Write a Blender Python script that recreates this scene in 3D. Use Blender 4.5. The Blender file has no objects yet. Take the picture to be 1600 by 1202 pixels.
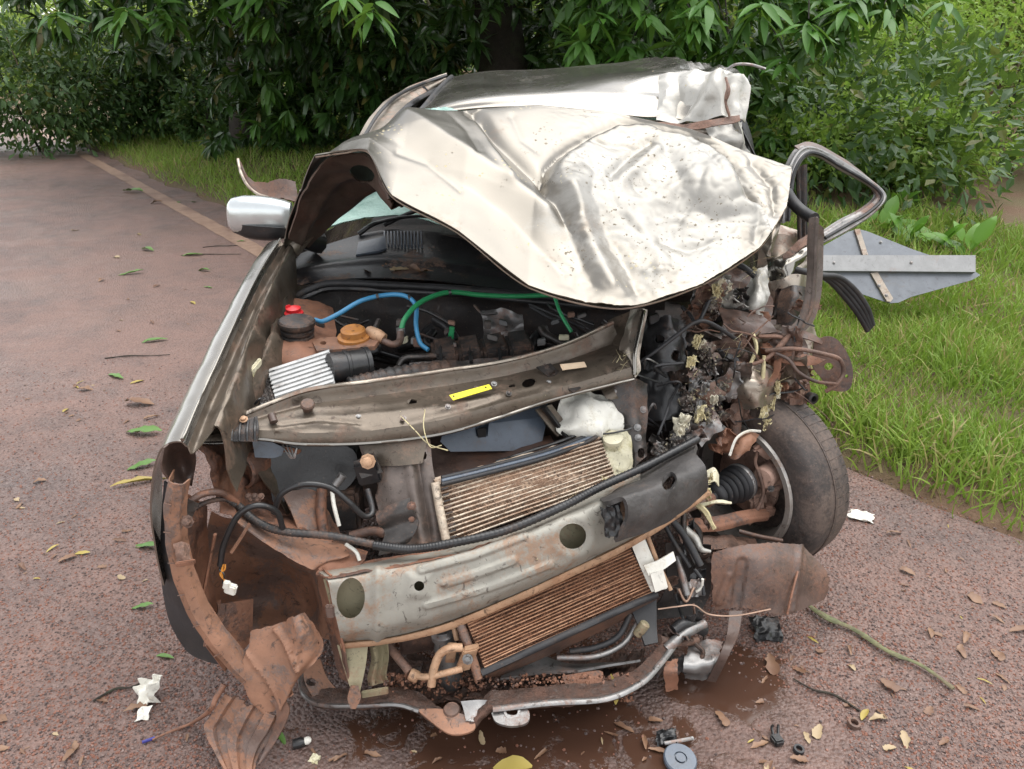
import bpy, bmesh, math, random
import numpy as np
from math import radians, sin, cos, pi, sqrt, atan2
from mathutils import Vector, Matrix, noise, geometry

SC = bpy.context.scene
COL = SC.collection
# ---------------------------------------------------------------- camera
F_PX, PITCH, CAM_H = 1230.0, radians(23.0), 1.60
cam_data = bpy.data.cameras.new('camera')
cam_data.sensor_width = 36.0
cam_data.lens = 36.0 * F_PX / 1600.0
cam_data.clip_start = 0.05
cam_data.clip_end = 600.0
cam = bpy.data.objects.new('camera', cam_data)
cam.location = (0, 0, CAM_H)
cam.rotation_euler = (radians(90) - PITCH, 0, 0)
COL.objects.link(cam)
SC.camera = cam
# ---------------------------------------------------------------- sky and sun (overcast daylight)
SUN_EL, SUN_AZ = radians(73), radians(55)      # azimuth clockwise from +Y: high behind thin cloud, beyond the car
world = bpy.data.worlds.new('World')
SC.world = world
world.use_nodes = True
wn, wl = world.node_tree.nodes, world.node_tree.links
wn.clear()
w_out = wn.new('ShaderNodeOutputWorld')
w_bg = wn.new('ShaderNodeBackground')
w_sky = wn.new('ShaderNodeTexSky')
w_sky.sky_type = 'NISHITA'
w_sky.sun_disc = False
w_sky.sun_elevation = SUN_EL
w_sky.sun_rotation = SUN_AZ
w_sky.air_density = 1.0
w_sky.dust_density = 1.0
w_sky.ozone_density = 1.0
w_hs = wn.new('ShaderNodeHueSaturation')         # cloud cover greys the blue out
w_hs.inputs['Saturation'].default_value = 0.12
wl.new(w_sky.outputs['Color'], w_hs.inputs['Color'])
wl.new(w_hs.outputs['Color'], w_bg.inputs['Color'])
w_bg.inputs['Strength'].default_value = 0.15
wl.new(w_bg.outputs['Background'], w_out.inputs['Surface'])
sun_data = bpy.data.lights.new('sun', 'SUN')
sun_data.energy = 1.1
sun_data.angle = radians(70)
sun_data.color = (1.0, 0.97, 0.92)
sun = bpy.data.objects.new('sun', sun_data)
sd = Vector((sin(SUN_AZ) * cos(SUN_EL), cos(SUN_AZ) * cos(SUN_EL), sin(SUN_EL)))
sun.rotation_euler = sd.to_track_quat('Z', 'Y').to_euler()
sun.location = (0, 0, 12)
COL.objects.link(sun)
SC.view_settings.view_transform = 'Standard'
SC.view_settings.look = 'None'
SC.view_settings.exposure = 1.5
SC.view_settings.gamma = 1.0
SC.view_settings.use_curve_mapping = False
SC.cycles.use_denoising = True
SC.cycles.max_bounces = 7
SC.cycles.diffuse_bounces = 4
SC.cycles.glossy_bounces = 3
SC.cycles.transmission_bounces = 4
SC.cycles.caustics_reflective = False
SC.cycles.caustics_refractive = False

# ---------------------------------------------------------------- helpers: directions and points
CP, SP = cos(PITCH), sin(PITCH)
def ray(px, py):
    x, v = (px - 800.0) / F_PX, (601.0 - py) / F_PX
    return Vector((x, CP + v * SP, -SP + v * CP))
def P(px, py, Y):                       # the point seen in direction (px, py) at Y metres ahead
    d = ray(px, py); t = Y / d.y
    return Vector((d.x * t, Y, CAM_H + d.z * t))
def G(px, py, z=0.0):                   # ... at height z
    d = ray(px, py); t = (z - CAM_H) / d.z
    return Vector((d.x * t, d.y * t, z))
def W(p):                               # (px, py, Y) or a Vector
    return p if isinstance(p, Vector) else P(*p)
def pix(p):
    y = p[1] * CP - (p[2] - CAM_H) * SP
    v = p[1] * SP + (p[2] - CAM_H) * CP
    return (800 + F_PX * p[0] / y, 601 - F_PX * v / y)
def plane3(a, b, c):                    # plane through three points -> function of a direction
    a, b, c = W(a), W(b), W(c)
    n = (b - a).cross(c - a).normalized()
    o = Vector((0, 0, CAM_H))
    def f(px, py, lift=0.0):
        d = ray(px, py)
        return o + d * ((a - o).dot(n) / d.dot(n)) + n * lift
    f.n = n if n.dot(o - a) > 0 else -n
    return f

# ---------------------------------------------------------------- helpers: objects
WLOC = {}
def link(o, parent, loc):
    if parent is not None:
        o.parent = parent
        o.location = loc - WLOC[parent]
    else:
        o.location = loc
    WLOC[o] = loc.copy()
    COL.objects.link(o)
    return o
def tag(o, label=None, cat=None, group=None, kind=None):
    if label: o['label'] = label
    if cat: o['category'] = cat
    if group: o['group'] = group
    if kind: o['kind'] = kind
    return o
def empty(name, loc, label, cat, group=None):
    o = bpy.data.objects.new(name, None)
    o.empty_display_size = 0.1
    link(o, None, Vector(loc))
    return tag(o, label, cat, group)
def mesh_obj(name, verts, faces, mat, parent=None, smooth=True, sharp=40, loc=None):
    verts = [Vector(v) for v in verts]
    if loc is None:
        lo = Vector((min(v.x for v in verts), min(v.y for v in verts), min(v.z for v in verts)))
        hi = Vector((max(v.x for v in verts), max(v.y for v in verts), max(v.z for v in verts)))
        loc = (lo + hi) / 2
        if parent is None: loc.z = lo.z
    me = bpy.data.meshes.new(name)
    me.from_pydata([v - loc for v in verts], [], faces)
    me.materials.append(mat)
    if smooth:
        me.shade_smooth()
        if sharp: me.set_sharp_from_angle(angle=radians(sharp))
    me.update()
    return link(bpy.data.objects.new(name, me), parent, loc)
def np_mesh(name, verts, tris, mat, parent=None, loc=Vector((0, 0, 0)), smooth=False):
    n, f = len(verts), len(tris)
    k = tris.shape[1]
    me = bpy.data.meshes.new(name)
    me.vertices.add(n); me.loops.add(f * k); me.polygons.add(f)
    me.vertices.foreach_set('co', (verts - np.array(loc)).astype(np.float32).ravel())
    me.loops.foreach_set('vertex_index', tris.astype(np.int32).ravel())
    me.polygons.foreach_set('loop_start', np.arange(0, f * k, k, dtype=np.int32))
    me.polygons.foreach_set('use_smooth', np.full(f, smooth))
    me.materials.append(mat)
    me.update(calc_edges=True)
    return link(bpy.data.objects.new(name, me), parent, Vector(loc))
def copy_obj(src, parent, loc, rot=None, scale=None):
    o = src.copy()
    link(o, parent, Vector(loc))
    if rot is not None: o.rotation_euler = rot
    if scale is not None: o.scale = scale if hasattr(scale, '__len__') else (scale,) * 3
    return o

# ---------------------------------------------------------------- helpers: shapes
def cr(p0, p1, p2, p3, t):
    return 0.5 * ((2 * p1) + (p2 - p0) * t + (2 * p0 - 5 * p1 + 4 * p2 - p3) * t * t + (3 * p1 - p0 - 3 * p2 + p3) * t ** 3)
def spline(pts, n, tension=1.0):        # Catmull-Rom through pts, n samples
    m = len(pts)
    if m == 2:
        return [pts[0].lerp(pts[1], i / (n - 1)) for i in range(n)]
    out = []
    for i in range(n):
        s = i / (n - 1) * (m - 1)
        k = min(int(s), m - 2); t = s - k
        a = pts[k - 1] if k > 0 else pts[0] * 2 - pts[1]
        b = pts[k + 2] if k < m - 2 else pts[-1] * 2 - pts[-2]
        c = cr(a, pts[k], pts[k + 1], b, t)
        out.append(c if tension == 1.0 else c.lerp(pts[k].lerp(pts[k + 1], t), 1 - tension))
    return out
def fbm(p, octv=3):
    return noise.fractal(p, 1.0, 2.0, octv)
def grid_normals(V, nu, nv):
    A = np.array([[V[i * nv + j][:] for j in range(nv)] for i in range(nu)])
    du = np.gradient(A, axis=0); dv = np.gradient(A, axis=1)
    n = np.cross(du, dv)
    n /= (np.linalg.norm(n, axis=2, keepdims=True) + 1e-12)
    return A, n
def sheet(name, rows, mat, parent, nu=24, nv=24, t=0.003, disp=None, tension=1.0, holes=(), sharp=50, wob=0.0, wobs=9.0, face_cam=True, cut=None, loc=None, jag=0.0):
    """rows: control grid (each row a list of (px,py,Y) or Vector). Smooth surface, displaced, then given thickness t."""
    R = [[W(p) for p in r] for r in rows]
    R = [spline(r, nv, tension) for r in R]
    cols = [spline([r[j] for r in R], nu, tension) for j in range(nv)]
    V = [cols[j][i] for i in range(nu) for j in range(nv)]
    A, N = grid_normals(V, nu, nv)
    ctr = A.reshape(-1, 3).mean(axis=0)
    if face_cam:
        tocam = np.array([0, 0, CAM_H]) - A
        if (N * tocam).sum() < 0: N = -N; flip = True
        else: flip = False
    else: flip = False
    if disp or wob:
        D = np.zeros((nu, nv))
        for i in range(nu):
            for j in range(nv):
                p = Vector(A[i, j])
                d = 0.0
                if wob: d += wob * noise.noise(p * wobs) + 0.4 * wob * noise.noise(p * wobs * 2.7)
                if disp: d += disp(i / (nu - 1), j / (nv - 1), p)
                D[i, j] = d
        A = A + N * D[..., None]
        A2, N2 = grid_normals([Vector(A[i, j]) for i in range(nu) for j in range(nv)], nu, nv)
        N = N2 if (N2 * N).sum() > 0 else -N2
    if jag:                                 # torn outline: pull the border in and out
        for i in range(nu):
            for j in range(nv):
                e = min(i, nu - 1 - i, j, nv - 1 - j)
                if e > 1: continue
                q = Vector(A[i, j])
                k = (abs(noise.noise(q * 38)) * 1.6 + .8 * abs(noise.noise(q * 110)) + (1.2 if noise.noise(q * 21 + Vector((5, 5, 5))) > .32 else 0)) * jag * (1 if e == 0 else .5)
                ii = min(max(i, 2), nu - 3); jj = min(max(j, 2), nv - 3)
                dv_ = A[ii, jj] - A[i, j]; ln_ = np.linalg.norm(dv_)
                if ln_ > 1e-6: A[i, j] = A[i, j] + dv_ / ln_ * min(k, ln_ * .8)
    front = A.reshape(-1, 3)
    keep = np.ones((nu - 1, nv - 1), bool)
    if holes or cut:
        px = np.array([pix(p) for p in front]).reshape(nu, nv, 2)
        for (hx, hy, ra, rb, ang) in holes:
            ca, sa = cos(radians(ang)), sin(radians(ang))
            d = px - np.array([hx, hy])
            a = (d[..., 0] * ca + d[..., 1] * sa) / ra; b = (-d[..., 0] * sa + d[..., 1] * ca) / rb
            q = np.sqrt(a * a + b * b)
            inside = q < 1
            fc = (inside[:-1, :-1].astype(int) + inside[1:, :-1] + inside[:-1, 1:] + inside[1:, 1:])
            keep &= fc < 4
            # snap the rim vertices to the ellipse
            for i in range(nu):
                for j in range(nv):
                    if inside[i, j] and q[i, j] > 0.02:
                        nb = [(i + di, j + dj) for di in (-1, 0, 1) for dj in (-1, 0, 1) if 0 <= i + di < nu and 0 <= j + dj < nv]
                        if any(not inside[m] for m in nb):
                            tgt = np.array([hx, hy]) + d[i, j] / q[i, j]
                            Y = front[i * nv + j][1]
                            front[i * nv + j] = np.array(P(tgt[0], tgt[1], Y)[:])
        if cut:
            for i in range(nu - 1):
                for j in range(nv - 1):
                    if cut((i + .5) / (nu - 1), (j + .5) / (nv - 1)): keep[i, j] = False
    back = front - N.reshape(-1, 3) * t
    n = nu * nv
    F = []
    from collections import Counter
    edges = Counter()
    for i in range(nu - 1):
        for j in range(nv - 1):
            if not keep[i, j]: continue
            q = (i * nv + j, (i + 1) * nv + j, (i + 1) * nv + j + 1, i * nv + j + 1)
            if flip: q = q[::-1]
            F.append(q); F.append(tuple(n + k for k in q[::-1]))
            for a, b in zip(q, q[1:] + q[:1]): edges[(a, b)] += 1
    for (a, b) in list(edges):
        if (b, a) not in edges: F.append((b, a, n + a, n + b))
    used = sorted({k for f in F for k in f})
    remap = {k: i for i, k in enumerate(used)}
    allv = np.vstack([front, back])
    return mesh_obj(name, [Vector(allv[k]) for k in used], [tuple(remap[k] for k in f) for f in F], mat, parent, sharp=sharp, loc=loc)
def tube(name, pts, r, mat, parent, n=None, seg=8, corr=0.0, corr_n=0, sharp=60, flat=None, loc=None, wob=0.0):
    pts = [W(p) for p in pts]
    if n is None: n = max(2, (len(pts) - 1) * 6 + 1) if len(pts) > 2 else 2
    if corr_n: n = max(n, corr_n * 3)
    C = spline(pts, n)
    rr = r if hasattr(r, '__len__') else [r, r]
    V, F = [], []
    t0 = (C[1] - C[0]).normalized()
    up = Vector((0, 0, 1)) if abs(t0.z) < 0.9 else Vector((1, 0, 0))
    a = t0.cross(up).normalized()
    for i, c in enumerate(C):
        tg = (C[min(i + 1, n - 1)] - C[max(i - 1, 0)]).normalized()
        a = (a - tg * a.dot(tg)).normalized()
        b = tg.cross(a)
        s = i / (n - 1) * (len(rr) - 1); k = min(int(s), len(rr) - 2)
        rad = rr[k] + (rr[k + 1] - rr[k]) * (s - k)
        if corr: rad *= 1 + corr * (1 if i % 3 == 1 else 0)
        if wob: rad *= 1 + wob * noise.noise(c * 31)
        for j in range(seg):
            th = 2 * pi * j / seg
            w = flat if flat else 1.0
            V.append(c + a * (rad * cos(th)) + b * (rad * w * sin(th)))
    for i in range(n - 1):
        for j in range(seg):
            F.append((i * seg + j, i * seg + (j + 1) % seg, (i + 1) * seg + (j + 1) % seg, (i + 1) * seg + j))
    F.append(tuple(range(seg))[::-1]); F.append(tuple((n - 1) * seg + j for j in range(seg)))
    return mesh_obj(name, V, F, mat, parent, sharp=sharp, loc=loc)
def lathe(name, prof, center, axis, mat, parent, seg=24, sharp=35, arc=None):
    """prof: list of (radius, height along axis)."""
    c, ax = Vector(W(center)), Vector(axis).normalized()
    up = Vector((0, 0, 1)) if abs(ax.z) < 0.9 else Vector((0, 1, 0))
    a = ax.cross(up).normalized(); b = ax.cross(a)
    V, F = [], []
    m = len(prof)
    for (r, h) in prof:
        for j in range(seg):
            th = 2 * pi * j / seg
            V.append(c + ax * h + a * (r * cos(th)) + b * (r * sin(th)))
    for i in range(m - 1):
        for j in range(seg):
            F.append((i * seg + j, (i + 1) * seg + j, (i + 1) * seg + (j + 1) % seg, i * seg + (j + 1) % seg))
    if prof[0][0] > 1e-5 and prof[0] != prof[-1]:
        F.append(tuple(range(seg)))
        F.append(tuple((m - 1) * seg + j for j in range(seg))[::-1])
    return mesh_obj(name, V, F, mat, parent, sharp=sharp)
def plate(name, outline, surf, mat, parent, t=0.004, holes=(), smooth_n=0, back=None):
    """outline (px,py) list laid on a plane (plane3 function), cut with hole loops, t thick."""
    if smooth_n:
        outline = [(v.x, v.y) for v in spline([Vector((x, y, 0)) for x, y in outline + outline[:1]], smooth_n)][:-1]
    loops = [[surf(x, y) for x, y in outline]]
    for h in holes:
        if len(h) == 5:
            hx, hy, ra, rb, ang = h
            h = [(hx + ra * cos(k) * cos(radians(ang)) - rb * sin(k) * sin(radians(ang)), hy + ra * cos(k) * sin(radians(ang)) + rb * sin(k) * cos(radians(ang))) for k in [2 * pi * i / 14 for i in range(14)]]
        loops.append([surf(x, y) for x, y in h])
    V = [v for l in loops for v in l]
    n = len(V)
    tris = geometry.tessellate_polygon(loops)
    dv = surf.n * (-t) if back is None else back
    F = []
    for tr in tris:
        a, b, c = (V[k] for k in tr)
        nn = (b - a).cross(c - a)
        tr = tuple(tr) if nn.dot(surf.n) > 0 else tuple(tr)[::-1]
        F.append(tr); F.append(tuple(n + k for k in tr[::-1]))
    o = 0
    for l in loops:
        m = len(l)
        for i in range(m):
            a, b = o + i, o + (i + 1) % m
            F.append((a, b, n + b, n + a))
        o += m
    V = V + [v + dv for v in V]
    ob = mesh_obj(name, V, F, mat, parent, smooth=False)
    bm = bmesh.new(); bm.from_mesh(ob.data)
    bmesh.ops.recalc_face_normals(bm, faces=bm.faces)
    bm.to_mesh(ob.data); bm.free()
    return ob
def block(name, c, ax, ay, az, mat, parent, bev=0.004, wob=0.0):
    """chamfered box: centre c, half-axes ax, ay, az as vectors."""
    c = Vector(W(c)); ax, ay, az = Vector(ax), Vector(ay), Vector(az)
    bm = bmesh.new()
    bmesh.ops.create_cube(bm, size=2.0)
    L = (ax.length, ay.length, az.length)
    for v in bm.verts: v.co = Vector((v.co.x * L[0], v.co.y * L[1], v.co.z * L[2]))
    if bev: bmesh.ops.bevel(bm, geom=list(bm.edges), offset=min(bev, min(L) * .6), segments=2, affect='EDGES')
    if wob:
        bmesh.ops.subdivide_edges(bm, edges=list(bm.edges), cuts=2, use_grid_fill=True)
    M = Matrix((ax.normalized(), ay.normalized(), az.normalized())).transposed()
    V = [c + M @ v.co for v in bm.verts]
    if wob: V = [v + noise.noise_vector(v * 14) * wob for v in V]
    Fc = [tuple(v.index for v in f.verts) for f in bm.faces]
    bm.free()
    if M.determinant() < 0: Fc = [f[::-1] for f in Fc]
    return mesh_obj(name, V, Fc, mat, parent, sharp=35)
def bolt(pt, nrm, r, mat, parent, name='bolt'):
    return lathe(name, [(r * 1.5, 0), (r * 1.5, r * .3), (r, r * .35), (r * .95, r * 1.1), (r * .6, r * 1.3)], W(pt), nrm, mat, parent, seg=8)
def shard(name, c, u, v, mat, parent, seed=0, amp=0.02, n=9, t=0.0025, jag=0.25):
    """a torn, crumpled scrap of sheet about c spanned by u and v."""
    c, u, v = Vector(W(c)), Vector(u), Vector(v)
    rnd = random.Random(seed)
    off = Vector((seed * 3.7, seed * 1.3, 5.1))
    rows = []
    nn = u.cross(v).normalized()
    for i in range(n):
        r = []
        for j in range(n):
            a, b = 2 * i / (n - 1) - 1, 2 * j / (n - 1) - 1
            e = max(abs(a), abs(b))
            s = 1 - jag * (rnd.random() if e > .99 else 0)
            q = Vector((a, b, 0)) * 1.3 + off
            h = amp * (2.2 * abs(noise.noise(q)) + noise.noise(q * 2.3) - .5) + amp * .8 * (rnd.random() - .5)
            r.append(c + u * a * s + v * b * s + nn * h)
        rows.append(r)
    return sheet(name, rows, mat, parent, nu=n * 2, nv=n * 2, t=t, tension=.35, sharp=30)
# ================================================================ materials (all procedural)
RED_DIRT = (0.23, 0.105, 0.062)
MATS = {}
def nd(nt, t, **kw):
    n = nt.nodes.new(t)
    for k, v in kw.items(): setattr(n, k, v)
    return n
def sock(n, name, v): n.inputs[name].default_value = v
def noise_n(nt, co, scale, detail=4.0, rough=0.6, dist=0.0):
    n = nd(nt, 'ShaderNodeTexNoise')
    sock(n, 'Scale', scale); sock(n, 'Detail', detail); sock(n, 'Roughness', rough); sock(n, 'Distortion', dist)
    nt.links.new(co, n.inputs['Vector'])
    return n.outputs['Fac']
def ramp_n(nt, fac, a, b, va=0.0, vb=1.0):
    n = nd(nt, 'ShaderNodeMapRange')
    n.interpolation_type = 'SMOOTHSTEP'
    sock(n, 'From Min', a); sock(n, 'From Max', b); sock(n, 'To Min', va); sock(n, 'To Max', vb)
    nt.links.new(fac, n.inputs['Value'])
    return n.outputs['Result']
def mixc(nt, fac, a, b, mode='MIX'):
    n = nd(nt, 'ShaderNodeMix', data_type='RGBA', blend_type=mode)
    for i, v in ((0, fac), (6, a), (7, b)):
        if isinstance(v, (int, float)): n.inputs[i].default_value = v
        elif isinstance(v, tuple): n.inputs[i].default_value = v + (1,) if len(v) == 3 else v
        else: nt.links.new(v, n.inputs[i])
    return n.outputs[2]
def mixf(nt, fac, a, b):
    n = nd(nt, 'ShaderNodeMix', data_type='FLOAT')
    for i, v in ((0, fac), (2, a), (3, b)):
        if isinstance(v, (int, float)): n.inputs[i].default_value = v
        else: nt.links.new(v, n.inputs[i])
    return n.outputs[0]
def mathn(nt, op, a, b=0.0):
    n = nd(nt, 'ShaderNodeMath', operation=op)
    for i, v in ((0, a), (1, b)):
        if isinstance(v, (int, float)): n.inputs[i].default_value = v
        else: nt.links.new(v, n.inputs[i])
    return n.outputs[0]
def base_mat(name):
    m = bpy.data.materials.new(name); m.use_nodes = True
    nt = m.node_tree; nt.nodes.clear()
    out = nd(nt, 'ShaderNodeOutputMaterial'); b = nd(nt, 'ShaderNodeBsdfPrincipled')
    nt.links.new(b.outputs[0], out.inputs['Surface'])
    tc = nd(nt, 'ShaderNodeTexCoord')
    return m, nt, b, out, tc
def mk(name, col, rough=0.5, metal=0.0, dirt=0.3, dirt_col=RED_DIRT, dscale=5.0, var=0.25, vscale=14.0, bump=0.15, bscale=60.0, coat=0.0,
       speck=0.0, speck_col=(0.42, 0.36, 0.22), scratch=0.0, dirt_rough=0.75, drops=0.0, spec=0.5, grime=None, scuff=False, dsoft=.09):
    """a worn surface: own colour with variation, dirt film in patches, fine splash specks, bump."""
    if grime is None: grime = .75 if dirt >= .3 else (.3 if dirt >= .15 else 0)
    m, nt, b, out, tc = base_mat(name)
    co = tc.outputs['Object']
    L = nt.links.new
    info = nd(nt, 'ShaderNodeObjectInfo')
    add = nd(nt, 'ShaderNodeVectorMath', operation='ADD')
    rv = nd(nt, 'ShaderNodeCombineXYZ')
    L(mathn(nt, 'MULTIPLY', info.outputs['Random'], 37.0), rv.inputs[0]); L(mathn(nt, 'MULTIPLY', info.outputs['Random'], 19.0), rv.inputs[1])
    L(co, add.inputs[0]); L(rv.outputs[0], add.inputs[1]); co = add.outputs[0]
    v = noise_n(nt, co, vscale, 5)
    dark = tuple(c * (1 - var) for c in col); light = tuple(min(1, c * (1 + var)) for c in col)
    c = mixc(nt, ramp_n(nt, v, 0.3, 0.7), dark, light)
    rg = mixf(nt, v, max(.02, rough - .1), min(1, rough + .12))
    mt = metal
    hgt = noise_n(nt, co, bscale, 3)
    if dirt > 0:
        big = noise_n(nt, co, dscale, 6, 0.68, 0.4)
        fine = noise_n(nt, co, dscale * 17, 3, 0.7)
        mix = mathn(nt, 'ADD', mathn(nt, 'MULTIPLY', big, .78), mathn(nt, 'MULTIPLY', fine, .22))
        th = 0.72 - 0.44 * dirt
        msk = ramp_n(nt, mix, th - dsoft, th + dsoft)
        msk = mathn(nt, 'MULTIPLY', msk, min(1.0, .55 + dirt * .5))
        dc = mixc(nt, fine, tuple(x * .65 for x in dirt_col), tuple(min(1, x * 1.3) for x in dirt_col))
        c = mixc(nt, msk, c, dc)
        rg = mixf(nt, msk, rg, dirt_rough)
        mt = mixf(nt, msk, metal, 0.0)
        hgt = mathn(nt, 'ADD', hgt, mathn(nt, 'MULTIPLY', mathn(nt, 'MULTIPLY', msk, fine), 1.2))
    if grime > 0:
        gm = ramp_n(nt, noise_n(nt, co, 30.0, 8, .75, 1.5), .555, .64)
        gm = mathn(nt, 'MULTIPLY', gm, grime)
        c = mixc(nt, gm, c, (.035, .022, .017)); rg = mixf(nt, gm, rg, .32)
        pm = ramp_n(nt, noise_n(nt, co, 130.0, 5, .8), .61, .68)
        c = mixc(nt, mathn(nt, 'MULTIPLY', pm, grime * .8), c, (.30, .19, .13))
    if speck > 0:
        vo = nd(nt, 'ShaderNodeTexVoronoi'); sock(vo, 'Scale', 55.0); sock(vo, 'Randomness', 1.0)
        L(co, vo.inputs['Vector'])
        sz = noise_n(nt, co, 9.0, 3)
        sm = mathn(nt, 'LESS_THAN', vo.outputs['Distance'], mathn(nt, 'MULTIPLY', ramp_n(nt, sz, .45, .75), .32 * speck))
        c = mixc(nt, sm, c, speck_col); rg = mixf(nt, sm, rg, .9)
        mt = mixf(nt, sm, mt, 0.0)
    if scuff:      # paint rubbed to a chalky white where the blow landed, specked with bark and soil
        pos = nd(nt, 'ShaderNodeNewGeometry').outputs['Position']
        dd = nd(nt, 'ShaderNodeVectorMath', operation='DISTANCE'); L(pos, dd.inputs[0]); dd.inputs[1].default_value = tuple(P(1040, 320, 2.3))
        near = ramp_n(nt, dd.outputs['Value'], .62, .18)
        sn = ramp_n(nt, mathn(nt, 'ADD', mathn(nt, 'MULTIPLY', noise_n(nt, pos, 6.0, 8, .7, .6), .8), mathn(nt, 'MULTIPLY', near, .35)), .62, .78)
        c = mixc(nt, mathn(nt, 'MULTIPLY', sn, .7), c, (.30, .29, .265)); rg = mixf(nt, sn, rg, .42); mt = mixf(nt, sn, mt, .45)
        bk = mathn(nt, 'MULTIPLY', ramp_n(nt, noise_n(nt, pos, 85.0, 4, .6), .61, .66), ramp_n(nt, mathn(nt, 'ADD', noise_n(nt, pos, 5.0, 4), mathn(nt, 'MULTIPLY', near, .10)), .58, .66))
        c = mixc(nt, bk, c, (.10, .075, .04)); rg = mixf(nt, bk, rg, .9); mt = mixf(nt, bk, mt, 0.0)
    if scratch > 0:
        mp = nd(nt, 'ShaderNodeMapping'); sock(mp, 'Scale', (3.0, 60.0, 60.0)); sock(mp, 'Rotation', (.3, .5, .9))
        L(co, mp.inputs['Vector'])
        s1 = noise_n(nt, mp.outputs[0], 5.0, 4, .75)
        sm = mathn(nt, 'MULTIPLY', ramp_n(nt, s1, .62, .70), ramp_n(nt, noise_n(nt, co, 4.0, 2), .4, .6))
        c = mixc(nt, mathn(nt, 'MULTIPLY', sm, scratch), c, (.55, .53, .5)); rg = mixf(nt, sm, rg, .55)
    if drops > 0:
        vo = nd(nt, 'ShaderNodeTexVoronoi'); sock(vo, 'Scale', 260.0); vo.feature = 'SMOOTH_F1'
        L(co, vo.inputs['Vector'])
        hgt = mathn(nt, 'ADD', hgt, mathn(nt, 'MULTIPLY', ramp_n(nt, vo.outputs['Distance'], .30, .05), drops * 3))
    for s, vv in (('Base Color', c), ('Roughness', rg)): L(vv, b.inputs[s])
    if isinstance(mt, float): sock(b, 'Metallic', mt)
    else: L(mt, b.inputs['Metallic'])
    sock(b, 'Coat Weight', coat); sock(b, 'Coat Roughness', .12); sock(b, 'Specular IOR Level', spec)
    if bump:
        bn = nd(nt, 'ShaderNodeBump'); sock(bn, 'Strength', bump); sock(bn, 'Distance', .004)
        L(hgt, bn.inputs['Height']); L(bn.outputs[0], b.inputs['Normal'])
    MATS[name] = m
    return m
# car surfaces
PAINT = mk('champagne_paint', (0.245, 0.227, 0.20), .25, .92, dirt=.14, dirt_col=(.22, .14, .09), dscale=3.2, var=.06, vscale=4, bump=.05, bscale=240, coat=.6, speck=.55, drops=.06)
HOODPAINT = mk('scuffed_champagne_hood', (0.205, 0.189, 0.164), .32, .92, dirt=.14, dirt_col=(.22, .14, .09), dscale=3.2, var=.06, vscale=4, bump=.05, bscale=240, coat=.2, speck=.8, drops=.08, scuff=True, scratch=.35)
PAINT_TORN = mk('torn_pale_paint', (0.42, 0.405, 0.37), .42, .35, dirt=.22, dirt_col=(.25, .19, .10), dscale=7, var=.12, bump=.2, bscale=110, coat=.2, speck=.8, scratch=.5)
PAINT_DULL = mk('dusty_champagne_paint', (0.30, 0.26, 0.215), .32, .7, dirt=.34, dscale=5, var=.12, bump=.12, speck=.5, drops=.05)
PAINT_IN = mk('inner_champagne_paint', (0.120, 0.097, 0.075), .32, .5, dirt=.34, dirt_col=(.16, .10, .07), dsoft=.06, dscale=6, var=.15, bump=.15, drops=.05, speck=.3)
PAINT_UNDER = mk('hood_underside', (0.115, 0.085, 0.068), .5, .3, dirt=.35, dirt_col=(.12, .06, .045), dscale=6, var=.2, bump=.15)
SILVER = mk('silver_mirror_paint', (0.55, 0.58, 0.58), .22, .7, dirt=.08, dirt_col=(.12, .1, .08), var=.06, bump=.05, coat=.8, drops=.3)
BLACK = mk('wet_black_plastic', (0.018, 0.018, 0.019), .32, 0, dirt=.18, dirt_col=(.10, .055, .035), dscale=7, var=.3, bump=.2, drops=.1)
BLACK_DUSTY = mk('dusty_black_plastic', (0.028, 0.027, 0.027), .45, 0, dirt=.40, dirt_col=(.16, .09, .06), dscale=8, var=.3, bump=.25, speck=.3)
RUBBER = mk('black_rubber', (0.022, 0.022, 0.024), .55, 0, dirt=.22, dirt_col=(.10, .07, .05), dscale=9, var=.3, bump=.12)
TYRE = mk('dusty_tyre_rubber', (0.045, 0.038, 0.036), .75, 0, dirt=.55, dirt_col=(.135, .10, .082), dscale=5, var=.3, bump=.3, dirt_rough=.85)
BLUEGREY = mk('wet_slate_plastic', (0.085, 0.105, 0.135), .3, 0, dirt=.22, dirt_col=(.13, .085, .06), dscale=9, var=.15, bump=.1, drops=.4)
GREYMETAL = mk('grey_green_galvanised', (0.285, 0.272, 0.235), .55, .15, dsoft=.06, dirt=.36, dirt_col=(.27, .15, .085), dscale=6, var=.12, bump=.18, speck=.3)
BEIGEMETAL = mk('pale_olive_primer', (0.29, 0.26, 0.165), .5, .15, dirt=.36, dscale=7, var=.12, bump=.2)
STEEL = mk('dull_grey_steel', (0.24, 0.235, 0.23), .42, .7, dirt=.34, dscale=9, var=.2, bump=.2, drops=.2)
DARKMETAL = mk('dark_wet_metal', (0.055, 0.05, 0.047), .36, .5, dirt=.36, dirt_col=(.14, .075, .05), dscale=8, var=.3, bump=.3)
SOIL = mk('red_soil_caked_metal', (0.225, 0.105, 0.063), .68, 0, dsoft=.05, dirt=.40, dirt_col=(.075, .052, .045), dscale=7, var=.25, vscale=9, bump=.4, bscale=80, dirt_rough=.4)
SOIL_LIGHT = mk('orange_soil_plastic', (0.255, 0.13, 0.08), .66, 0, dsoft=.05, dirt=.44, dirt_col=(.11, .088, .08), dscale=8, var=.2, vscale=12, bump=.3, dirt_rough=.35)
SOIL_DARK = mk('brown_muddy_plastic', (0.085, 0.056, 0.046), .42, 0, dirt=.42, dirt_col=(.18, .088, .055), dscale=5, var=.3, bump=.3)
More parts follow.
